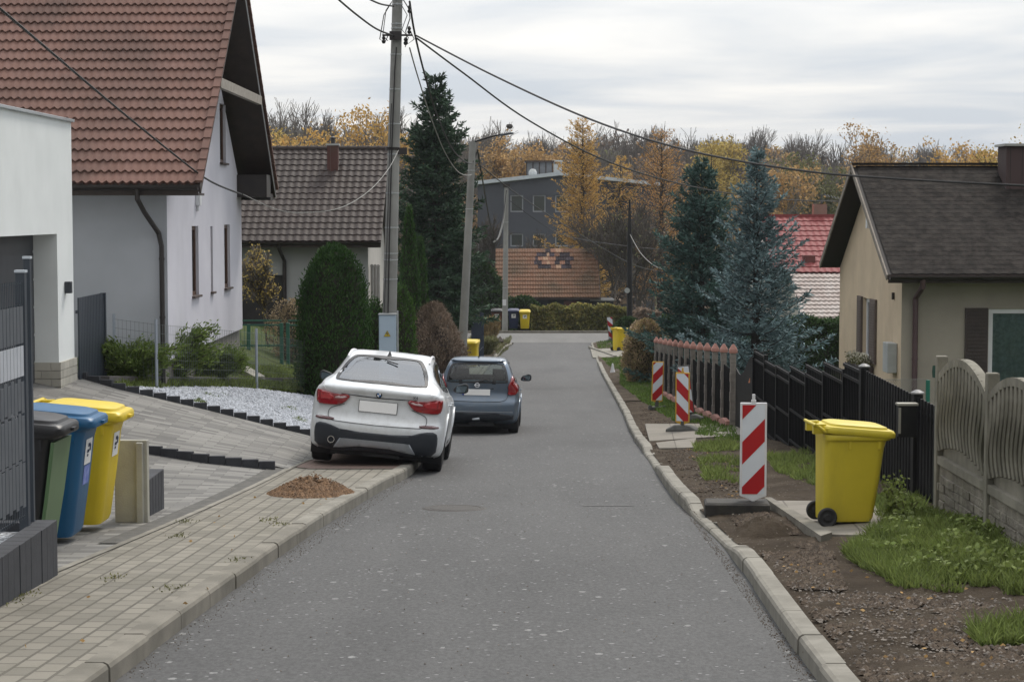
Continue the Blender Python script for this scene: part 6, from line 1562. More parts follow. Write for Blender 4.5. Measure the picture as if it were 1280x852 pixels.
for s in (1, -1):
    f = (lambda p: p) if s > 0 else mir
    lamp = panel('tail_lamp', f([(.60, .78), (.80, .80), (.81, .98), (.735, 1.26), (.70, 1.27), (.665, 1.08), (.61, .97), (.62, .88)]), M_lamp, 'rear', off=.022, sm=1, thick=.03)
    panel('lamp_clear', f([(.665, .95), (.755, .955), (.745, 1.03), (.68, 1.03)]), M_lampw, 'rear', off=.034, parent=lamp, thick=.004)
    panel('lamp_clear', f([(.65, .86), (.75, .865), (.76, .91), (.655, .90)]), M_lampw, 'rear', off=.034, parent=lamp, thick=.004)
    panel('lamp_bright', f([(.63, .81), (.77, .82), (.77, .85), (.64, .845)]), M_lampb, 'rear', off=.033, parent=lamp, thick=.004)
    strip(tB, proj, [(s*.60, .97), (s*.62, .86), (s*.58, .70), (s*.45, .655)], .008, M_gap, 'tailgate_gap')
    strip(tB, proj, [(1.05, .95), (1.12, .7), (1.25, .4)], .010, M_gap, 'door_gap', 'side', .006, s)
    strip(tB, proj, [(2.05, 1.0), (2.07, .7), (2.07, .33)], .010, M_gap, 'door_gap', 'side', .006, s)
    q = proj((1.3, .87), 'side', s, .0); k = MB(); k.tube([(q.x, 1.3, .865), (q.x+s*.035, 1.33, .87), (q.x+s*.035, 1.46, .87), (q.x, 1.49, .865)], .012, 6); k.build('door_handle', M_blue_paint, tB, world=False, smooth=True)
strip(tB, proj, [(-.45, .655), (0, .65), (.45, .655)], .008, M_gap, 'tailgate_gap')
panel('lower_bumper', [(-.74, .44), (.74, .44), (.72, .27), (-.72, .27)], M_trimb, 'rear', off=.01, sm=1)
strip(tB, proj, [(-.72, .45), (0, .455), (.72, .45)], .012, M_silver, 'bumper_trim')
k = MB(); zc = .84; yv = proj((0, zc), 'rear', 1, .02).y; k.box(-.26, .26, yv-.005, yv+.008, zc-.06, zc+.06); o = k.build('number_plate', M_plate, tB, world=False)
k = MB(); k.box(-.30, -.262, yv-.006, yv+.008, zc-.06, zc+.06); k2 = k.build('plate_blue_strip', M_eu, None); k2.parent = o
k = MB(); k.box(-.33, .33, yv+.005, yv+.05, zc+.065, zc+.09); k.build('tailgate_handle', M_gap, tB, world=False, bevel=.006)
c = proj((0, .985), 'rear', 1, .01); k = MB(); k.lathe([(.036, -.01), (.05, -.01), (.05, .006), (.036, .006), (.036, -.01)], 20, c, axis='Y'); k.box(-.055, .055, c.y-.012, c.y, c.z-.01, c.z+.01); k.build('emblem', M_chrome, tB, world=False)
k = MB(); a = proj((-.08, 1.035), 'rear', 1, .03); b = proj((.16, 1.085), 'rear', 1, .02); c = proj((.34, 1.055), 'rear', 1, .02); k.tube([a, b, c], [.025, .014, .008], 6); k.build('wiper', M_trim, tB, world=False)
panel('roof_spoiler', [(-.55, 1.425), (.55, 1.425), (.50, 1.475), (-.50, 1.475)], M_blue_paint, 'rear', off=.04, sm=1, thick=.03)
k = MB(); z = 1.52; k.tube([(0, .62, z), (0, .56, z+.03)], .014, 6); k.tube([(0, .6, z+.01), (0, .42, z+.22)], .004, 5); k.build('aerial', M_trim, tB, world=False)
k = MB(); k.tube([(-.08, .05, .30), (.06, .03, .31)], .03, 6); k.build('tow_hook', M_silver, tB, world=False)
# ================================================================== vegetation
rng = np.random.default_rng(7)
def nrm(v): return v/np.maximum(np.linalg.norm(v, axis=-1, keepdims=True), 1e-9)
def sprays(C, D, ln, wd, rs, twist=None):
    """diamond quads centred at C along D"""
    n = len(C); D = nrm(D); A = nrm(np.cross(D, nrm(rs.normal(size=(n, 3))))) ; ln = np.broadcast_to(ln, n)[:, None]; wd = np.broadcast_to(wd, n)[:, None]
    V = np.stack([C, C+D*ln*.45+A*wd*.5, C+D*ln, C+D*ln*.45-A*wd*.5], 1).reshape(-1, 3)
    return V, np.arange(4*n).reshape(n, 4)
def leaves(C, sz, rs, flat=0.0, asp=1.6):
    n = len(C); D = rs.normal(size=(n, 3)); D[:, 2] *= (1-flat); D = nrm(D); sz = np.broadcast_to(sz, n)
    return sprays(C-D*sz[:, None]*.5, D, sz, sz/asp, rs)
def segs_mesh(S, sides=3):
    """S: (n,8) p0 p1 r0 r1 -> verts, quads"""
    S = np.asarray(S, float); p0, p1, r0, r1 = S[:, :3], S[:, 3:6], S[:, 6:7], S[:, 7:8]; D = nrm(p1-p0)
    ref = np.where(np.abs(D[:, 2:3]) > .9, np.array([[1., 0, 0]]), np.array([[0, 0, 1.]])); A = nrm(np.cross(D, ref)); B = np.cross(D, A); n = len(S); V = []
    for p, r in ((p0, r0), (p1, r1)):
        for k in range(sides):
            a = 2*math.pi*k/sides; V.append(p+(A*math.cos(a)+B*math.sin(a))*r)
    V = np.stack(V, 1).reshape(-1, 3); b = np.arange(n)[:, None]*2*sides; Q = []
    for k in range(sides):
        k2 = (k+1) % sides; Q.append(np.concatenate([b+k, b+k2, b+sides+k2, b+sides+k], 1))
    return V, np.concatenate(Q, 0)
def join(parts):
    Vs = []; Qs = []; o = 0
    for V, Q in parts: Vs.append(V); Qs.append(Q+o); o += len(V)
    return np.concatenate(Vs), np.concatenate(Qs)
M_bark = pm('bark', (.075, .06, .045), (.05, .04, .032), 6, .95, .8, 30); M_barkd = pm('dark_bark', (.045, .038, .032), (.03, .026, .022), 6, .95)
M_barkg = pm('grey_twigs', (.19, .168, .15), (.13, .115, .10), 2, .95)
M_spruce = leafmat('spruce_needles', (.032, .066, .04), (.065, .115, .062), .45, .7, .12)
M_blue = leafmat('blue_spruce_needles', (.105, .165, .175), (.25, .35, .365), .4, .7, .12)
M_blueg = leafmat('blue_green_needles', (.05, .10, .088), (.10, .175, .155), .4, .7, .12)
M_thuja = leafmat('thuja_scales', (.026, .068, .016), (.065, .14, .03), .4, .7, .15); M_thujab = leafmat('thuja_bright', (.05, .11, .022), (.08, .155, .03), .35, .7, .2)
M_larch = leafmat('larch_gold', (.54, .33, .10), (.64, .44, .16), .35, .8, .3); M_larch2 = leafmat('larch_orange', (.48, .26, .10), (.58, .37, .15), .35, .8, .3)
M_yel_l = leafmat('yellow_leaves', (.44, .32, .10), (.52, .41, .14), .35, .8, .3); M_org_l = leafmat('orange_leaves', (.42, .26, .11), (.54, .36, .16), .35, .8, .3); M_olive = leafmat('olive_leaves', (.14, .15, .07), (.21, .20, .095), .4, .8, .25); M_brownl = leafmat('brown_leaves', (.20, .15, .115), (.29, .22, .165), .4, .85, .2)
M_hedge = leafmat('hedge_mixed', (.13, .15, .045), (.30, .24, .07), .5, .8, .2); M_hedgeg = leafmat('hedge_green', (.028, .06, .016), (.05, .095, .025), .4, .75, .15)
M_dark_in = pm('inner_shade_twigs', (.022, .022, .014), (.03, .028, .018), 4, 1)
M_barkm = pm('mid_twigs', (.115, .10, .085), (.075, .064, .054), 3, .95)
def conifer(name, label, cat, base, Ht, Rad, mat, barkm, seed, z0=.5, whorl=.26, nb=9, sl=.13, sw=.035, dens=1.0, tip=.25, droop=.15, power=.85, per=5, group=None, irr=.2, tw=11, topbare=0):
    rs = np.random.default_rng(seed); t = thing(name, label, cat, base, 0, group); b = np.array(base); S = []; C = []; D = []; SL = []
    nz = 9
    for i in range(nz): S.append([*(b+[0, 0, Ht*i/nz]), *(b+[0, 0, Ht*(i+1)/nz]), .022*Ht*(1-i/nz)+.015, .022*Ht*(1-(i+1)/nz)+.012])
    z = z0
    while z < Ht*.985:
        u = (z-z0)/(Ht-z0); rad = Rad*(1-u)**power*(1+.12*math.sin(z*5+seed))+.06; k = nb if u < .8 else max(4, int(nb*.6)); a0 = rs.uniform(0, 6.28)
        for j in range(k):
            a = a0+2*math.pi*j/k+rs.normal()*.15; L = rad*rs.uniform(1-irr*1.6, 1+irr*.5); ca, sa = math.cos(a), math.sin(a); zz = z+rs.uniform(-.5, .5)*whorl
            s = np.linspace(0, 1, 6); up = (tip*s**2-droop*s*(1-u)*(1.3)+.55*u*s)*L
            pts = b+np.stack([ca*L*s, sa*L*s, zz+up], 1)
            for q in range(5): S.append([*pts[q], *pts[q+1], .012*(1.2-q*.2)+.004*L, .012*(1-q*.2)+.003*L])
            nt = max(3, int(tw*L/Rad*1.0)+3)
            for q in range(nt):
                v = .12+.88*(q+rs.uniform(0, .6))/nt; v = min(v, .99); x = v*5; ii = min(int(x), 4); p = pts[ii]+(pts[ii+1]-pts[ii])*(x-ii); d0 = nrm(pts[ii+1]-pts[ii])
                for sd in (-1, 1):
                    lat = np.array([-sa*sd, ca*sd, 0]); td = nrm(d0*.75+lat*rs.uniform(.5, 1.1)+np.array([0, 0, rs.uniform(-.25, .2)])); tl = L*.38*(1.05-v)+.07
                    m = max(2, int(per*dens*(.4+tl/.5)))
                    ss = (np.arange(m)+rs.uniform(0, 1, m))/m; C.append(p+td*tl*ss[:, None]); dd = td+rs.normal(size=(m, 3))*.45; D.append(dd)
            m = int(6*dens)+2; C.append(pts[-1]-nrm(pts[-1]-pts[-2])*rs.uniform(0, .25, (m, 1))*min(1, L)); D.append(nrm(pts[-1]-pts[-2])+rs.normal(size=(m, 3))*.5)
        z += whorl*(1-.45*u)
    C = np.concatenate(C); D = np.concatenate(D)
    V, Q = sprays(C, D, sl*rs.uniform(.6, 1.3, len(C)), sw*rs.uniform(.7, 1.3, len(C)), rs)
    np_mesh('crown', V, Q, mat, t)
    V, Q = segs_mesh(S, 4); np_mesh('trunk', V, Q, barkm, t); return t
def shell_bush(name, label, cat, base, rx, ry, Ht, mat, seed, n=9000, sz=.06, asp=1.8, prof=None, up=0.0, core=.8, lump=.12, group=None, coremat=None, depth=.3, stem=True):
    """bush as leaves through the outer volume of an uneven body of revolution, over a dark twig core"""
    rs = np.random.default_rng(seed); t = thing(name, label, cat, base, 0, group); b = np.array(base)
    prof = prof or (lambda u: math.sin(math.pi*min(1, .12+.88*u))**.5 if u > .0 else .6)
    pv = np.vectorize(prof)
    def pos(u, a, q):
        l = 1+lump*(np.sin(a*3+u*5+seed)+.7*np.sin(a*5-u*11+seed*2)+.5*np.sin(a*9+u*17)); r = pv(u)*l*q; return b+np.stack([np.cos(a)*r*rx, np.sin(a)*r*ry, u*Ht*(1+.04*np.sin(a*4+seed))], -1)
    u = rs.uniform(0, 1, n); a = rs.uniform(0, 2*math.pi, n); q = 1-depth*rs.uniform(0, 1, n)**1.6+.05*rs.normal(size=n)
    C = pos(u, a, q); out = nrm(np.stack([np.cos(a), np.sin(a), .3+0*a], -1)); D = out*(1-up)+np.array([0, 0, up*1.5])+rs.normal(size=(n, 3))*.5
    V, Q = sprays(C, D, sz*rs.uniform(.6, 1.4, n), sz/asp, rs); np_mesh('foliage', V, Q, mat, t)
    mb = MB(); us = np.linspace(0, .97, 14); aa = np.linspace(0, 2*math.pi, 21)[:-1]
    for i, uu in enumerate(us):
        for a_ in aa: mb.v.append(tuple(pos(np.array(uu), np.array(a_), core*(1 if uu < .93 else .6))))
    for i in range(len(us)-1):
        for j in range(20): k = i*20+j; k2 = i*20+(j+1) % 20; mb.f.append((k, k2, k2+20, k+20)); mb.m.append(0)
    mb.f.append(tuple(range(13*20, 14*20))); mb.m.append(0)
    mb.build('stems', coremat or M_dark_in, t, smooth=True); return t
def skeleton(rs, Ht, spread=.5, levels=5, trunk=.32, kids=3, r0=None, first=.25, gnarl=.12, upb=.35):
    S = []; tips = []; r0 = r0 or Ht*.012
    def rec(p, d, L, r, lv):
        n = 3; q = p
        for i in range(n):
            d = nrm(d+rs.normal(size=3)*gnarl+np.array([0, 0, upb*.12])); q2 = q+d*L/n; S.append([*q, *q2, r*(1-.25*i/n), r*(1-.25*(i+1)/n)]); q = q2
            if lv > 0 and (lv < levels or i > 0):
                for _ in range(1 if lv > 1 else 2):
                    if rs.uniform() < .85:
                        sd = nrm(rs.normal(size=3)); sd = nrm(sd-d*sd.dot(d)); dd = nrm(d*(1-spread*.75)+sd*spread+np.array([0, 0, upb*.3])); rec(q, dd, L*rs.uniform(.55, .8), r*.5, lv-1)
        if lv > 0:
            for _ in range(kids-1):
                sd = nrm(rs.normal(size=3)); dd = nrm(d+sd*spread*.8+np.array([0, 0, upb*.2])); rec(q, dd, L*rs.uniform(.6, .85), r*.6, lv-1)
        else: tips.append(q)
    rec(np.zeros(3), np.array([0, 0, 1.]), Ht*trunk, r0, levels)
    S = np.array(S); top = S[:, 5].max(); S[:, :6] *= Ht/top; return S, np.array(tips)*Ht/top
def tree_parts(seed, Ht, leafn=0, leaf=.2, levels=4, spread=.5, minr=.012, **kw):
    rs = np.random.default_rng(seed); S, tips = skeleton(rs, Ht, spread, levels, **kw); S[:, 6:] = np.maximum(S[:, 6:], minr); W_ = segs_mesh(S, 3); Lf = None
    if leafn:
        idx = rs.integers(0, len(tips), leafn); C = tips[idx]+rs.normal(size=(leafn, 3))*Ht*.02; C = C[C[:, 2] > Ht*.15]; Lf = leaves(C, leaf*rs.uniform(.6, 1.4, len(C)), rs)
    return W_, Lf
def tree(name, label, cat, base, Ht, seed, leafmat_=None, barkm=None, leafn=2500, leaf=.16, group=None, **kw):
    t = thing(name, label, cat, base, 0, group); W_, Lf = tree_parts(seed, Ht, leafn if leafmat_ else 0, leaf, **kw); b = np.array(base)
    np_mesh('trunk', W_[0]+b, W_[1], barkm or M_barkg, t)
    if Lf: np_mesh('crown', Lf[0]+b, Lf[1], leafmat_, t)
    return t
def at(px, Y, dz=0): p = P(px, 400, Y); return (p.x, Y, H(p.x, Y)+dz)
def hgt(px, py, Y): return P(px, py, Y).z-H(P(px, 400, Y).x, Y)

# big conifers
conifer('spruce_tree', 'tall dark green spruce rising behind the street lamp pole left of centre', 'spruce', at(545, 72), hgt(546, 98, 72), 2.5, M_spruce, M_barkd, 11, 2.2, .34, 10, .22, .06, 1.0, .22, .25, .72, 6, irr=.3, tw=13)
conifer('blue_spruce_tree', 'blue spruce with silvery needles nearest the pink-capped fence', 'spruce', at(945, 49), hgt(945, 184, 49)-.2, 2.15, M_blue, M_barkd, 21, .15, .31, 9, .14, .042, 1.15, .38, .24, .98, 6, irr=.3, tw=13)
conifer('blue_spruce_tree', 'greener second spruce standing behind and left of the silvery blue one', 'spruce', at(876, 62), hgt(876, 203, 62), 2.2, M_blueg, M_barkd, 33, .2, .32, 10, .18, .05, 1.05, .3, .2, .72, 6, irr=.25, tw=12)
# thujas
rp = lambda u: (.86+.14*math.sin(math.pi*min(1, u*1.2)))*(1 if u < .72 else max(0, math.cos((u-.72)/.28*math.pi/2))**.5) if u < .999 else .02
shell_bush('thuja_shrub', 'broad rounded dark green thuja beside the wire fence and the white car', 'thuja', at(417, 41.0, -.1), .78, .78, hgt(414, 306, 41), M_thuja, 3, 26000, .075, 2.6, rp, .75, .86, .05)
cp = lambda u: (.75+.3*u if u < .3 else .84)*(1-u)**.45 if u > .25 else .6+.6*u
shell_bush('thuja_shrub', 'tall slender thuja column left of the second concrete pole', 'thuja', at(512, 58, -.1), .52, .55, hgt(512, 262, 58), M_thuja, 5, 9000, .10, 2.6, cp, .8, .82, .06)
shell_bush('thuja_shrub', 'lower thuja column leaning on the slender one, right of the tall pole', 'thuja', at(526, 59.5, -.1), .42, .5, hgt(526, 300, 59.5), M_thuja, 6, 6000, .10, 2.6, cp, .8, .82, .06)
shell_bush('thuja_shrub', 'bright green small thuja directly behind the electric cabinet', 'thuja', at(499, 45, -.1), .42, .4, hgt(499, 356, 45), M_thujab, 8, 8000, .075, 2.6, rp, .75, .84, .06)
shell_bush('thuja_shrub', 'small dark thuja left of the electric cabinet', 'thuja', at(469, 46, -.1), .3, .3, hgt(469, 372, 46), M_thuja, 9, 4000, .075, 2.6, rp, .75, .84, .06)
# dark evergreens by the shed
db = lambda u: (.8+.25*math.sin(u*3))*(1-u**3)**.5
shell_bush('evergreen_shrub', 'dark evergreen mass left of the patched tile roof', 'shrub', at(592, 114), 1.75, 1.2, hgt(592, 322, 114), M_hedgeg, 12, 9000, .24, 2, db, .1, .8, .15)
shell_bush('evergreen_shrub', 'mid-green bush with reddish leaves under the left eave of the old shed', 'shrub', at(654, 112.5), 1.3, .8, hgt(654, 372, 112.5), M_hedgeg, 13, 3500, .2, 1.6, db, .1, .8, .2)
shell_bush('evergreen_shrub', 'round dark green shrub at the foot of the slim dark lamp post', 'shrub', at(786, 97), .75, .6, hgt(786, 398, 97), M_hedgeg, 14, 3000, .14, 1.6, db, .2, .8, .1)
# far mixed hedge
def hedge(name, label, x0, x1, Y, d, Ht, mat, seed, n, sz, zb, lump=.12, coremat=None, dy=0, topf=None):
    rs = np.random.default_rng(seed); t = thing(name, label, 'hedge', ((x0+x1)/2, Y, zb)); x = rs.uniform(x0, x1, n); u = rs.uniform(0, 1, n); w = rs.choice(3, n, p=[.5, .38, .12])
    top = Ht*(1+lump*np.array([noise.noise(Vector((q*.9, seed, 0)))+.5*noise.noise(Vector((q*3, seed, 5))) for q in x]))
    y = np.where(w == 0, -d/2, rs.uniform(-d/2, d/2, n)); z = np.where(w == 1, top, u*top); bul = .08*np.sin(x*4+z*3)+.05*rs.normal(size=n)
    y = y+np.where(w == 0, bul, 0); z = z+np.where(w == 1, bul, 0); y = np.where(w == 2, d/2, y); yc = Y+dy*(x-x0)/(x1-x0)
    C = np.stack([x, yc+y, zb+z-.03], 1); V, Q = leaves(C, sz*rs.uniform(.6, 1.4, n), rs); np_mesh('foliage', V, Q, mat, t)
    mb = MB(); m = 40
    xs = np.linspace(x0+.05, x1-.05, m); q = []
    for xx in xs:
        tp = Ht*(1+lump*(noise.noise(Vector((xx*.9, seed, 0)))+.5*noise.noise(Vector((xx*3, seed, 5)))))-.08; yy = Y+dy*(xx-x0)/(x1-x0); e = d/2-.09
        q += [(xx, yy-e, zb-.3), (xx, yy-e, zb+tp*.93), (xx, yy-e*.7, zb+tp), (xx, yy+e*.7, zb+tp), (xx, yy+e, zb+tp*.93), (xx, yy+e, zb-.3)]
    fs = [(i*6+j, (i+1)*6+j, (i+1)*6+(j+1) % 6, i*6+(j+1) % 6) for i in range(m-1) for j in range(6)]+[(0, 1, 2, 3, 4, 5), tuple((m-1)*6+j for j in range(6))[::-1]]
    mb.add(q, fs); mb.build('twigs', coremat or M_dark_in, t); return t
x0, x1 = P(664, 400, 111).x, P(782, 400, 111).x
hedge('autumn_hedge', 'wide autumn hedge in green and yellow along the junction below the old shed', x0, x1, 111, 1.4, hgt(700, 384, 111)+.05, M_hedge, 3, 16000, .17, H(3, 111))
hedge('autumn_hedge', 'short brown hedge piece right of the slim dark lamp post', P(790, 400, 108).x, P(840, 400, 108).x, 108, 1.2, hgt(800, 388, 108), M_brownl, 4, 3500, .17, H(8, 108))
hedge('green_hedge', 'clipped dark green hedge behind the two spruces and pink-capped fence', P(828, 400, 66).x, P(1056, 400, 66).x, 66, 1.1, 1.85, M_hedgeg, 5, 26000, .085, H(9, 66)-.1, .02)
# pale flowering bush
db2 = lambda u: (.75+.35*math.sin(u*2.6))*(1-u**4)**.5
shell_bush('autumn_bush', 'large pale yellow-pink flowering bush at the far end of the pink-capped fence', 'bush', at(808, 64), .72, .8, hgt(808, 402, 64), leafmat('pale_bush', (.30, .26, .11), (.44, .31, .21), .5, .8, .2), 17, 14000, .085, 2.2, db2, .4, .78, .12)
shell_bush('autumn_bush', 'cream seed-head shrub left beside the pale flowering bush', 'bush', at(797, 68), .42, .4, hgt(797, 404, 68), leafmat('cream_heads', (.38, .30, .20), (.48, .38, .26), .4, .8, .2), 18, 3500, .08, 1.5, db2, .5, .7, .15)
# dry brown hedge on the left
shell_bush('dry_hedge', 'large dry brown leafless bush behind the small blue-grey car', 'bush', at(543, 58), .82, 1.5, hgt(548, 383, 58), leafmat('dry_twigs', (.19, .145, .11), (.29, .225, .17), .45, .9, .1), 19, 24000, .11, 4.5, db, .5, .8, .16, coremat=pm('dry_inner', (.05, .035, .028)))
shell_bush('dry_grass_clump', 'straw coloured ornamental grass clump on the far left verge', 'grass clump', at(609, 90), .45, .6, 1.35, leafmat('straw', (.26, .20, .10), (.34, .26, .13), .4, .9, .1), 23, 5000, .28, 8, lambda u: .55+.5*u, .85, .4, .2)
shell_bush('dry_grass_clump', 'low green-brown tuft on the far left verge beside the yellow bin', 'grass clump', at(604, 86), .5, .5, .7, M_olive, 24, 3000, .22, 6, lambda u: .7+.4*u, .7, .4, .2)
# junipers
jm = leafmat('juniper', (.10, .16, .035), (.20, .26, .07), .4, .75, .2)
def juniper(label, px, py, rx, Ht, seed, Yo=0):
    g = G(px, py); rs = np.random.default_rng(seed); b = np.array([g.x, g.y+Yo, H(g.x, g.y+Yo)]); t = thing('juniper_shrub', label, 'juniper', tuple(b), 0, 'junipers behind the wire fence'); C = []; D = []; S = []
    for i in range(60):
        a = rs.uniform(0, 6.28); L = rx*rs.uniform(.5, 1.1); d = np.array([math.cos(a), .55*math.sin(a), 0]); s = np.linspace(0, 1, 5); pts = b+d*(L*s)[:, None]+np.array([0, 0, 1])*(Ht*rs.uniform(.35, 1.1)*np.sin(s*1.5))[:, None]
        for q in range(4): S.append([*pts[q], *pts[q+1], .012, .01])
        for q in range(1, 5):
            m = 46; v = rs.uniform(0, 1, (m, 1)); C.append(pts[q-1]+(pts[q]-pts[q-1])*v+rs.normal(size=(m, 3))*.06); D.append(np.broadcast_to(d+[0, 0, .5], (m, 3))+rs.normal(size=(m, 3))*.5)
    C = np.concatenate(C); D = np.concatenate(D); V, Q = sprays(C, D, .09*rs.uniform(.6, 1.3, len(C)), .028, rs); np_mesh('foliage', V, Q, jm, t); V, Q = segs_mesh(S); np_mesh('stems', V, Q, M_barkd, t)
juniper('left spreading juniper shrub against the big lilac-grey house wall', 165, 474, .85, .55, 1); juniper('tallest middle juniper shrub below the house corner downpipe', 215, 474, .85, .85, 2); juniper('right spreading juniper shrub reaching toward the slanting concrete strip', 265, 472, .7, .5, 3)
# yellowing willow & dry flowers left of thuja
tree('willow_shrub', 'sparse yellow-leaved willow bush between the two houses behind the green gate', 'willow', at(335, 49), hgt(335, 305, 49), 40, M_yel_l, M_barkg, 1500, .06, None, levels=4, spread=.45, trunk=.16, kids=4)
shell_bush('dry_flower_bush', 'dry beige hydrangea-like bush left of the round thuja', 'bush', at(366, 48), .55, .5, 1.5, leafmat('beige_heads', (.30, .23, .14), (.38, .30, .2), .4, .9, .2), 26, 3500, .06, 1.6, db2, .3, .5, .2, coremat=pm('dry_inner2', (.07, .055, .035)))
# larches and other single trees
conifer('larch_tree', 'golden larch standing in front of the right half of the grey block', 'larch', at(728, 128), hgt(728, 150, 128), 2.9, M_larch, M_barkd, 51, 2.0, .42, 9, .20, .06, .8, .3, .12, .55, 4, irr=.35, tw=9)
conifer('larch_tree', 'orange larch with dark visible branches behind the greener spruce', 'larch', at(826, 132), hgt(826, 165, 132), 3.9, M_larch2, M_barkd, 52, 2.5, .5, 9, .20, .06, .62, .35, .05, .6, 3, irr=.35, tw=9)
conifer('larch_tree', 'smaller golden larch between the two big larches', 'larch', at(775, 150), hgt(775, 200, 150), 2.8, M_larch, M_barkd, 53, 2.0, .5, 8, .24, .07, .6, .3, .05, .6, 3, irr=.35, tw=8)
conifer('larch_tree', 'pale gold larch seen between the spruces and the orange larch', 'larch', at(888, 165), hgt(888, 185, 165), 3.4, M_yel_l, M_barkd, 54, 2.0, .6, 8, .28, .09, .7, .3, .05, .6, 3, irr=.35, tw=8)
kw = dict(levels=4, spread=.42, trunk=.22)
def T(label, px, py, Y, seed, m=None, ln=3000, lf=.3, name='autumn_tree', cat='tree', **k2):
    z = dict(kw); z.update(k2); return tree(name, label, cat, at(px, Y), hgt(px, py, Y), seed, m, M_barkm if Y < 140 else M_barkg, ln, lf, None, **z)
T('bright orange tree rising behind the ridge of the brown-roofed house', 444, 138, 145, 61, M_larch, 7000, .26)
T('yellow tree at the left end of the brown roof ridge', 374, 165, 150, 62, M_yel_l, 4500, .28)
T('orange-brown round tree behind the lamp arm of the second pole', 620, 172, 190, 63, M_org_l, 6000, .3)
T('orange tree just left of the grey block roof hut', 655, 182, 195, 64, M_org_l, 5000, .3)
T('orange tree between the tall pole and the tall spruce', 482, 185, 180, 65, M_org_l, 4000, .3)
T('olive-yellow tree above the aerial of the red-roofed house', 1000, 196, 170, 66, M_olive, 5000, .3)
T('tall orange-brown tree above the peak of the beige house', 1080, 155, 200, 67, M_org_l, 5500, .3)
T('low bright orange tree above the dark shingle ridge', 1188, 178, 190, 68, M_larch, 6500, .3)
T('yellow-green treetop beside the dark chimney at the right edge', 1282, 152, 95, 69, M_yel_l, 3500, .14)
T('amber tree between the two spruce tops', 905, 170, 185, 70, M_yel_l, 5000, .3)
T('pinkish orange tree right of the silvery spruce top', 972, 205, 160, 71, M_org_l, 3500, .28)
T('first tall bare tree above the left part of the brown roof', 392, 120, 165, 72, None, 0, .1, 'bare_tree', levels=5, minr=.02)
T('second tall bare tree above the brown roof beside the orange tree', 425, 118, 170, 73, None, 0, .1, 'bare_tree', levels=5, minr=.02)
T('bare tree right of the tall concrete pole', 515, 135, 175, 74, None, 0, .1, 'bare_tree', levels=5, minr=.02)
T('bare tree above the lamp arm with a round dark nest', 628, 145, 200, 75, None, 0, .1, 'bare_tree', levels=5, minr=.02)
T('dark bare tree with crooked limbs in front of the golden larch', 765, 245, 122, 76, None, 0, .1, 'bare_tree', levels=5, minr=.018)
T('dark twiggy bare tree right of the old shed roof', 800, 255, 120, 77, M_olive, 500, .15, 'bare_tree', levels=5, minr=.018)
T('thin bare tree in front of the lower windows of the grey block', 690, 285, 128, 78, None, 0, .1, 'bare_tree', levels=5, minr=.016)
T('bare tree behind the left end of the patched tile roof', 612, 265, 135, 79, None, 0, .1, 'bare_tree', levels=5, minr=.016)

# far woodland: one mass
def woodland():
    rs = np.random.default_rng(5); kinds = []
    for s in range(4): kinds.append(('b', tree_parts(100+s, 16, 0, levels=4, spread=.36, minr=.026, trunk=.22, kids=4)))
    for s in range(3): kinds.append(('t', tree_parts(110+s, 13, 1500, .38, levels=4, spread=.45, minr=.03, trunk=.22)))
    acc = {k: [] for k in ('bare', 'M_org_l', 'M_yel_l', 'M_olive', 'M_brownl', 'M_spruce')}
    for i in range(300):
        Y = rs.uniform(205, 330); X = rs.uniform(-.29, .29)*Y; a = rs.uniform(0, 6.28); px = 640+X/Y*2400
        top = np.interp(px, [300, 420, 560, 640, 800, 960, 1050, 1280], [146, 138, 172, 168, 163, 170, 184, 191]); Hh = ((265-top)/2400*Y+8)*rs.uniform(.72, 1.0)*(.8 if Y < 240 else 1)
        kd = rs.choice(7, p=[.12, .12, .12, .12, .18, .17, .17]) ; ty, (W_, Lf) = kinds[kd]; s = Hh/(16 if ty == 'b' else 13); 
        if ty == 't': s *= .86
        c, sn = math.cos(a), math.sin(a); Rm = np.array([[c, sn, 0], [-sn, c, 0], [0, 0, 1]]); off = np.array([X, Y, H(X, Y)-.3])
        acc['bare'].append((W_[0]@Rm*s+off, W_[1]))
        if Lf:
            m = rs.choice(['M_org_l', 'M_yel_l', 'M_olive', 'M_brownl', 'M_spruce'], p=[.27, .16, .27, .25, .05]); acc[m].append((Lf[0]@Rm*s+off, Lf[1]))
    n = 42000; Y = rs.uniform(200, 335, n); X = rs.uniform(-.29, .29, n)*Y; hh = rs.uniform(0, 1, n)**1.3*7*(1+.4*np.sin(X*.3)*np.cos(Y*.21)); C = np.stack([X, Y, H(X, Y)+hh], 1)
    acc['M_brownl'].append(leaves(C[:24000], .75*rs.uniform(.5, 1.4, 24000), rs)); acc['M_olive'].append(leaves(C[24000:], .75*rs.uniform(.5, 1.4, n-24000), rs))
    for k, v in acc.items():
        if not v: continue
        V, Q = join(v); o = np_mesh('woodland', V, Q, M_barkg if k == 'bare' else globals()[k]); tag(o, kind='stuff')
woodland()
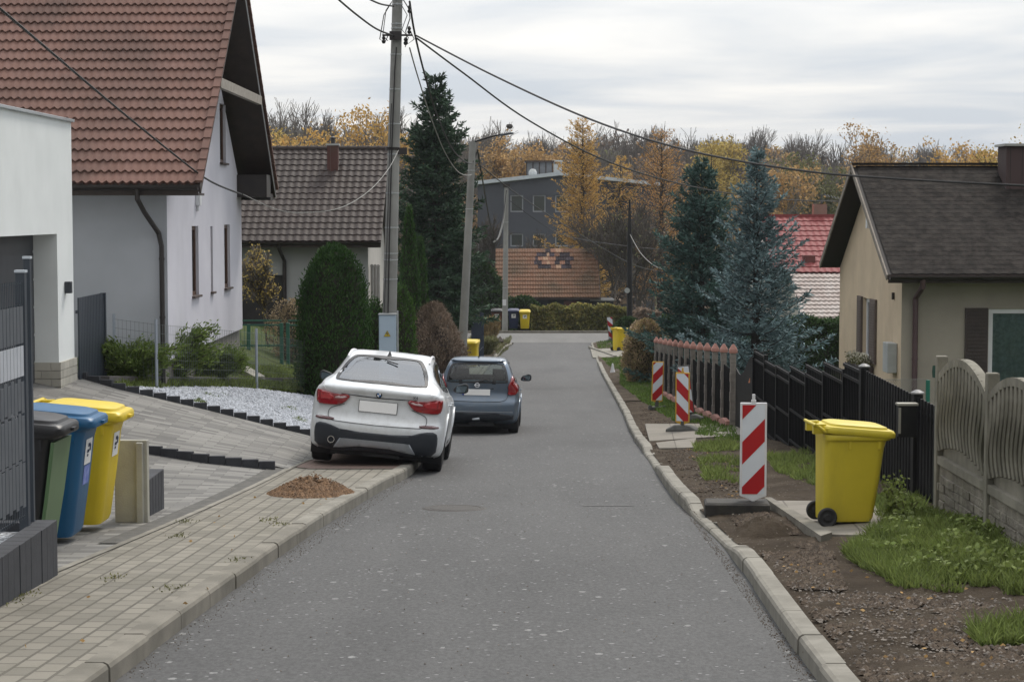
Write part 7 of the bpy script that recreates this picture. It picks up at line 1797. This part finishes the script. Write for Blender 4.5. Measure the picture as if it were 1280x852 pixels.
def thicket():
    # bare undergrowth between the shed and the grey block, and behind the right spruces
    rs = np.random.default_rng(9); acc = []
    kinds = [tree_parts(130+s, 6, 0, levels=3, spread=.5, minr=.022, trunk=.14, kids=4)[0] for s in range(3)]; lf = []
    for i in range(58):
        Y = rs.uniform(124, 148); X = rs.uniform(-9, 22) if i < 40 else rs.uniform(-36, -10); s = rs.uniform(.55, 1.15); W_ = kinds[i % 3]; a = rs.uniform(0, 6.28); c, sn = math.cos(a), math.sin(a); Rm = np.array([[c, sn, 0], [-sn, c, 0], [0, 0, 1]])
        acc.append((W_[0]@Rm*s+np.array([X, Y, H(X, Y)-.2]), W_[1]))
    V, Q = join(acc); tag(np_mesh('thicket', V, Q, M_barkm), kind='stuff')
    n = 9000; Y = rs.uniform(122, 150, n); X = rs.uniform(-34, 26, n); C = np.stack([X, Y, H(X, Y)+rs.uniform(0, 1, n)**1.5*2.6], 1); V, Q = leaves(C, .32*rs.uniform(.5, 1.4, n), rs); tag(np_mesh('undergrowth', V, Q, M_brownl), kind='stuff')
thicket()
k = MB()
c = P(637, 158, 199); q = MB(); q.lathe([(0, -.28), (.25, -.22), (.36, 0), (.25, .2), (0, .25)], 10, c); tag(q.build('bird_nest', M_barkd), 'dark round clump in the bare treetop above the lamp arm', 'nest')

# ------------------------------------------------------------ grass and loose ground
def poly_points(polypx, n, rs, off=0):
    w = [G(*p) for p in polypx]; pl = [(p.x, p.y) for p in w]; x0, x1 = min(p[0] for p in pl), max(p[0] for p in pl); y0, y1 = min(p[1] for p in pl), max(p[1] for p in pl); out = []
    while len(out) < n:
        x = rs.uniform(x0, x1, 2*n); y = rs.uniform(y0, y1, 2*n)
        for a, b in zip(x, y):
            if inpoly(a, b, pl): out.append((a, b))
            if len(out) >= n: break
    return np.array(out)
M_grass = leafmat('grass_blades', (.145, .195, .05), (.23, .28, .085), .4, .7, .3); M_grass2 = leafmat('lawn_blades', (.085, .15, .03), (.14, .21, .045), .35, .7, .3)
def grass(polys, mat, hh=.09, wd=.008, seed=1, clump=.0, name='grass'):
    rs = np.random.default_rng(seed); P_ = []
    for poly, n in polys: P_.append(poly_points(poly, n, rs))
    p = np.concatenate(P_); 
    dn = np.array([noise.noise(Vector((a*2.2, b*1.6, seed)))+.6*noise.noise(Vector((a*6, b*5, 3))) for a, b in p])
    keep = dn > -.25+clump*0 if clump == 0 else dn > clump-.25; p = p[keep]; dn = dn[keep]; n = len(p); z = H(p[:, 0], p[:, 1])
    B = np.stack([p[:, 0], p[:, 1], z], 1); h = hh*rs.uniform(.4, 1.3, n)*(1+.9*np.clip(dn, -.3, .8)); d = rs.normal(size=(n, 3))*.4+[0, 0, 1]; d = nrm(d); a = nrm(np.cross(d, rs.normal(size=(n, 3)))); w = (wd*rs.uniform(.6, 1.4, n))[:, None]; h = h[:, None]
    bend = nrm(rs.normal(size=(n, 3))*[1, 1, .1])*h*.35
    V = np.stack([B-a*w, B+a*w, B+d*h*.55+a*w*.8+bend*.3, B+d*h*.55-a*w*.8+bend*.3, B+d*h+bend, B+d*h+bend*1.01], 1).reshape(-1, 3); i = np.arange(n)[:, None]*6
    Q = np.concatenate([i+np.array([[0, 1, 2, 3]]), i+np.array([[3, 2, 4, 5]])], 0); return tag(np_mesh(name, V, Q, mat), kind='stuff')
grass([([(1062, 700), (1100, 655), (1180, 640), (1282, 668), (1282, 744), (1130, 738), (1080, 712)], 26000), ([(1050, 690), (1120, 660), (1180, 652), (1180, 690), (1090, 715)], 7000), ([(1215, 795), (1282, 785), (1282, 806), (1225, 808)], 1500)], M_grass, .11, .006, 1)
grass([([(958, 570), (1020, 565), (1024, 610), (970, 590)], 5000), ([(868, 556), (925, 552), (925, 562), (868, 566)], 2500), ([(1090, 620), (1150, 625), (1170, 655), (1100, 658)], 2500), ([(870, 575), (925, 570), (925, 605), (880, 600)], 1800)], M_grass, .09, .007, 2, .1)
grass([([(775, 462), (806, 458), (850, 492), (905, 520), (905, 530), (845, 528), (800, 500), (775, 480)], 26000), ([(752, 448), (790, 446), (800, 458), (765, 462)], 4000), ([(745, 428), (770, 426), (775, 434), (748, 436)], 2000), ([(880, 525), (915, 528), (925, 552), (870, 545)], 3000)], M_grass2, .085, .011, 3)
grass([([(143, 481), (380, 481), (380, 490), (200, 488), (150, 486)], 9000), ([(300, 461), (378, 461), (378, 474), (320, 472)], 6000)], M_grass, .09, .010, 4)
grass([([(612, 432), (640, 420), (636, 436), (622, 445)], 1500), ([(640, 405), (760, 412), (760, 415), (640, 410)], 2500)], M_olive, .12, .014, 5)
# broad-leaved weeds mixed into the near grass
rs = np.random.default_rng(31); pp = poly_points([(1075, 695), (1110, 660), (1180, 645), (1282, 672), (1282, 738), (1150, 730)], 9000, rs); dn = np.array([noise.noise(Vector((a*3, b*2.2, 9))) for a, b in pp]); pp = pp[dn > .02]
V, Q = leaves(np.stack([pp[:, 0], pp[:, 1], H(pp[:, 0], pp[:, 1])+rs.uniform(.02, .15, len(pp))], 1), .055*rs.uniform(.5, 1.3, len(pp)), rs, .5, 1.5); tag(np_mesh('broad_leaf_weeds', V, Q, M_grass), kind='stuff')
# small ground-cover clumps in gravel
for i, (a, b, w) in enumerate(((270, 496, 16), (362, 514, 16), (375, 528, 18), (185, 487, 12), (248, 506, 9))):
    c = G(a, b); t_ = grass([([(a-w, b), (a, b-4), (a+w, b+1), (a, b+4)], 900)], M_grass, .06, .009, 20+i, 0, 'ground_cover')
# sparse weeds in paver joints
rs = np.random.default_rng(3); wp = []
for (a, b) in ((165, 645+0), (232, 652), (222, 670), (215, 735), (140, 722), (30, 745), (300, 700), (350, 655), (10, 752), (335, 590+60)):
    g = G(a, b, 0); m = 60; wp.append(np.stack([g.x+rs.normal(size=m)*.05, g.y+rs.normal(size=m)*.12], 1))
p = np.concatenate(wp); B = np.stack([p[:, 0], p[:, 1], H(p[:, 0], p[:, 1])+.004], 1); V, Q = sprays(B, rs.normal(size=(len(B), 3))*.5+[0, 0, .3], .028, .012, rs); tag(np_mesh('weeds', V, Q, M_olive), kind='stuff')
# weeds by the slatted fence
def weed(px, py, Ht, seed, label):
    g = G(px, py); rs = np.random.default_rng(seed); b = np.array([g.x, g.y, H(g.x, g.y)]); t = thing('weed_plant', label, 'weed', tuple(b)); S = []; C = []
    for i in range(9):
        d = nrm(rs.normal(size=3)*[.35, .35, .1]+[0, 0, 1]); q = b.copy()
        for s in range(5): q2 = q+d*Ht*rs.uniform(.8, 1.1)/5; d = nrm(d+rs.normal(size=3)*.15); S.append([*q, *q2, .006, .005]); C.append(q2+rs.normal(size=(8, 3))*.035); q = q2
    V, Q = segs_mesh(S); np_mesh('stem', V, Q, M_olive, t); V, Q = leaves(np.concatenate(C), .05, rs); np_mesh('foliage', V, Q, M_grass, t)
weed(1112, 652, .42, 1, 'leggy green weed growing between the yellow bin and slatted fence'); weed(1130, 655, .3, 2, 'smaller weed at the foot of the slatted black fence')
for i in range(2):
    pass
# flower box contents
rs = np.random.default_rng(8); n = 900; C = np.stack([rs.uniform(7.38, 7.7, n), rs.uniform(40.75, 42.45, n), -3.28+rs.uniform(0, .2, n)*(1-((rs.uniform(-1, 1, n))**2)*.3)], 1); V, Q = leaves(C, .05, rs); np_mesh('foliage', V, Q, M_olive, FLOWERBOX)
C = C[:420]+[0, 0, .05]; V, Q = leaves(C, .045, rs, asp=1); np_mesh('blossoms', V, Q, leafmat('white_petals', (.55, .52, .42), (.7, .66, .55), .15, .8, .2), FLOWERBOX)

# stones helper
def stones(name, pts, sz, mat, seed, squash=.6, kind='stuff'):
    rs = np.random.default_rng(seed); base = np.array([(0, 0, 1), (.94, 0, .1), (.3, .9, -.1), (-.8, .5, .1), (-.75, -.6, 0), (.3, -.9, .1), (0, 0, -.9)]); F = np.array([(0, 1, 2), (0, 2, 3), (0, 3, 4), (0, 4, 5), (0, 5, 1), (6, 2, 1), (6, 3, 2), (6, 4, 3), (6, 5, 4), (6, 1, 5)])
    n = len(pts); s = sz*rs.uniform(.45, 1.5, n)**1.3; a = rs.uniform(0, 6.28, n); B = base[None]*(1+rs.normal(size=(n, 7, 3))*.14); B = B*s[:, None, None]*np.array([1, .8, squash]); c, sn = np.cos(a)[:, None], np.sin(a)[:, None]
    X = B[..., 0]*c-B[..., 1]*sn; Yy = B[..., 0]*sn+B[..., 1]*c; V = np.stack([X, Yy, B[..., 2]], -1)+pts[:, None]; Q = (F[None]+np.arange(n)[:, None, None]*7).reshape(-1, 3); o = np_mesh(name, V.reshape(-1, 3), Q, mat)
    if kind: tag(o, kind=kind)
    return o
# white gravel bed
gp = [(146, 487), (200, 488), (322, 489), (392, 498), (430, 520), (392, 549), (359, 541), (260, 516), (190, 498)]
w = [G(*q) for q in gp]; pl = [(q.x, q.y) for q in w]
xs = np.arange(min(q[0] for q in pl), max(q[0] for q in pl), .12); yv = np.arange(min(q[1] for q in pl), max(q[1] for q in pl), .12); mb = MB()
for a in xs:
    for b in yv:
        if inpoly(a+.06, b+.06, pl): mb.add([(a+i, b+j, H(a+i, b+j)+.035) for i, j in ((0, 0), (.12, 0), (.12, .12), (0, .12))], [(0, 1, 2, 3)])
struct(mb.build('gravel_bed', M_gravelwhite))
rs = np.random.default_rng(4); pp = poly_points(gp, 15000, rs); pts = np.stack([pp[:, 0], pp[:, 1], H(pp[:, 0], pp[:, 1])+.045], 1)
stones('white_gravel', pts, .028, pm('white_stones', (.44, .46, .50), (.34, .36, .40), 9, .8, isl=.3), 4)
# gravel strip beside plinth
# soil mound on sidewalk
M_clod = pm('brown_clods', (.21, .125, .068), (.13, .078, .045), 14, .95, .8, 40, isl=.35)
c = G(388, 604, .12); rs = np.random.default_rng(6); n = 2600; a = rs.uniform(0, 6.28, n); r = rs.uniform(0, 1, n)**.6; X_ = c.x+np.cos(a)*r*.50; Y_ = c.y+.1+np.sin(a)*r*.7; hz = .17*(1-r**1.3)*(1+.3*np.sin(a*3)+.25*np.sin(a*2+1)); pts = np.stack([X_, Y_, H(X_, Y_)+hz*rs.uniform(.6, 1, n)], 1)
t = thing('soil_heap', 'small heap of loose brown soil on the sidewalk behind the white car', 'soil heap', (c.x, c.y+.1, H(c.x, c.y)))
o = stones('clods', pts, .026, M_clod, 6, .7, 'stuff'); o.data.transform(Matrix.Translation(-t.location)); o.parent = t
mb = MB(); mb.grid(lambda u, v: (c.x+math.cos(u)*v*.48, c.y+.1+math.sin(u)*v*.74, H(c.x+math.cos(u)*v*.48, c.y+.1+math.sin(u)*v*.74)+.14*(1-v**1.3)-.01), np.linspace(0, 6.2832, 25), np.linspace(0, 1, 8)); mb.build('core', M_clod, t, smooth=True)
# clods and grit on the verge
def scatter(name, polys, sz, mat, seed, dz=.0, clus=None):
    rs = np.random.default_rng(seed); P_ = np.concatenate([poly_points(p_, n_, rs) for p_, n_ in polys])
    if clus is not None: d = np.array([noise.noise(Vector((a*1.5, b*1.5, seed))) for a, b in P_]); P_ = P_[d > clus]
    stones(name, np.stack([P_[:, 0], P_[:, 1], H(P_[:, 0], P_[:, 1])+dz], 1), sz, mat, seed)
M_clodd = pm('dark_clods', (.065, .046, .032), (.10, .075, .053), 10, .95, .8, 40, isl=.4); M_grit = pm('pale_grit', (.20, .175, .15), (.13, .11, .095), 10, .9, isl=.45)
scatter('soil_clods', [([(900, 630), (960, 640), (1040, 690), (1060, 740), (1290, 760), (1290, 870), (1100, 870), (950, 690)], 9000), ([(800, 505), (840, 530), (930, 600), (950, 640), (890, 645), (800, 540)], 3500), ([(925, 650), (985, 655), (1020, 700), (960, 690)], 3000)], .022, M_clodd, 11, .005, -.15)
scatter('pale_grit', [([(950, 690), (1060, 740), (1290, 750), (1290, 870), (1100, 870)], 1900), ([(830, 540), (950, 600), (950, 680), (860, 600)], 300)], .011, M_grit, 12, .012)
scatter('kerb_dirt', [([(1022, 850), (905, 690), (845, 612), (838, 616), (893, 690), (1000, 850)], 1600), ([(145, 850), (383, 674), (515, 590), (521, 596), (395, 682), (172, 850)], 1100)], .0045, M_clodd, 14, .002)
scatter('road_grit', [([(160, 850), (400, 690), (560, 600), (800, 600), (900, 700), (1010, 850)], 500)], .006, M_grit, 13, .003)
# soil hump near the bin
def hump(px, py, rx, ry, h, label, mat, seed):
    c = G(px, py); mb = MB(); mb.grid(lambda u, v: (c.x+math.cos(u)*v*rx, c.y+math.sin(u)*v*ry, H(c.x+math.cos(u)*v*rx, c.y+math.sin(u)*v*ry)-.02+h*(1-v**2)**1.5*(1+.5*noise.noise(Vector((math.cos(u)*v*4, math.sin(u)*v*4, seed))))+.02*noise.noise(Vector((math.cos(u)*v*12, math.sin(u)*v*12, seed)))), np.linspace(0, 6.2832, 41), np.linspace(0, 1, 16)); o = mb.build('soil_hump', mat, smooth=True); tag(o, label, 'soil heap')
hump(955, 665, .35, .5, .16, 'dark lumpy hump of soil between the kerb and the standing slabs', M_soil, 1)
hump(1150, 735, .3, .4, .05, 'low brown soil hump below the near grass patch', M_soil, 3)
# rock on far left verge
k = G(625, 430); q = np.array([[k.x, k.y, H(k.x, k.y)+.15]]); o = stones('rock', q, .45, pm('dark_rock', (.09, .075, .065), (.06, .05, .045), 4, .95, .8, 20), 2, .7, None); tag(o, 'dark boulder on the far left verge by the road edge', 'rock')
# fallen leaves
rs = np.random.default_rng(12); pp = np.concatenate([poly_points(q_, n_, rs) for q_, n_ in (([(0, 800), (370, 590), (420, 620), (110, 850)], 22), ([(960, 690), (1290, 750), (1290, 850), (1100, 850)], 50), ([(830, 530), (950, 600), (950, 680), (880, 600)], 60))])
V, Q = leaves(np.stack([pp[:, 0], pp[:, 1], H(pp[:, 0], pp[:, 1])+.02], 1), .038, rs, .9, 1.4); tag(np_mesh('fallen_leaves', V, Q, M_org_l), kind='stuff')
# ================================================================== thin autumn air
def haze():
    t = bpy.data.materials.new('haze'); t.use_nodes = True; N = t.node_tree.nodes; N.clear()
    o = N.new('ShaderNodeOutputMaterial'); v = N.new('ShaderNodeVolumePrincipled'); v.inputs['Color'].default_value = (.88, .92, 1, 1); v.inputs['Density'].default_value = .0002
    t.node_tree.links.new(v.outputs[0], o.inputs['Volume'])
    mb = MB(); mb.box(-1540, 1540, -60, 2650, -12, 20); ob = mb.build('haze', t); tag(ob, kind='stuff')
haze()
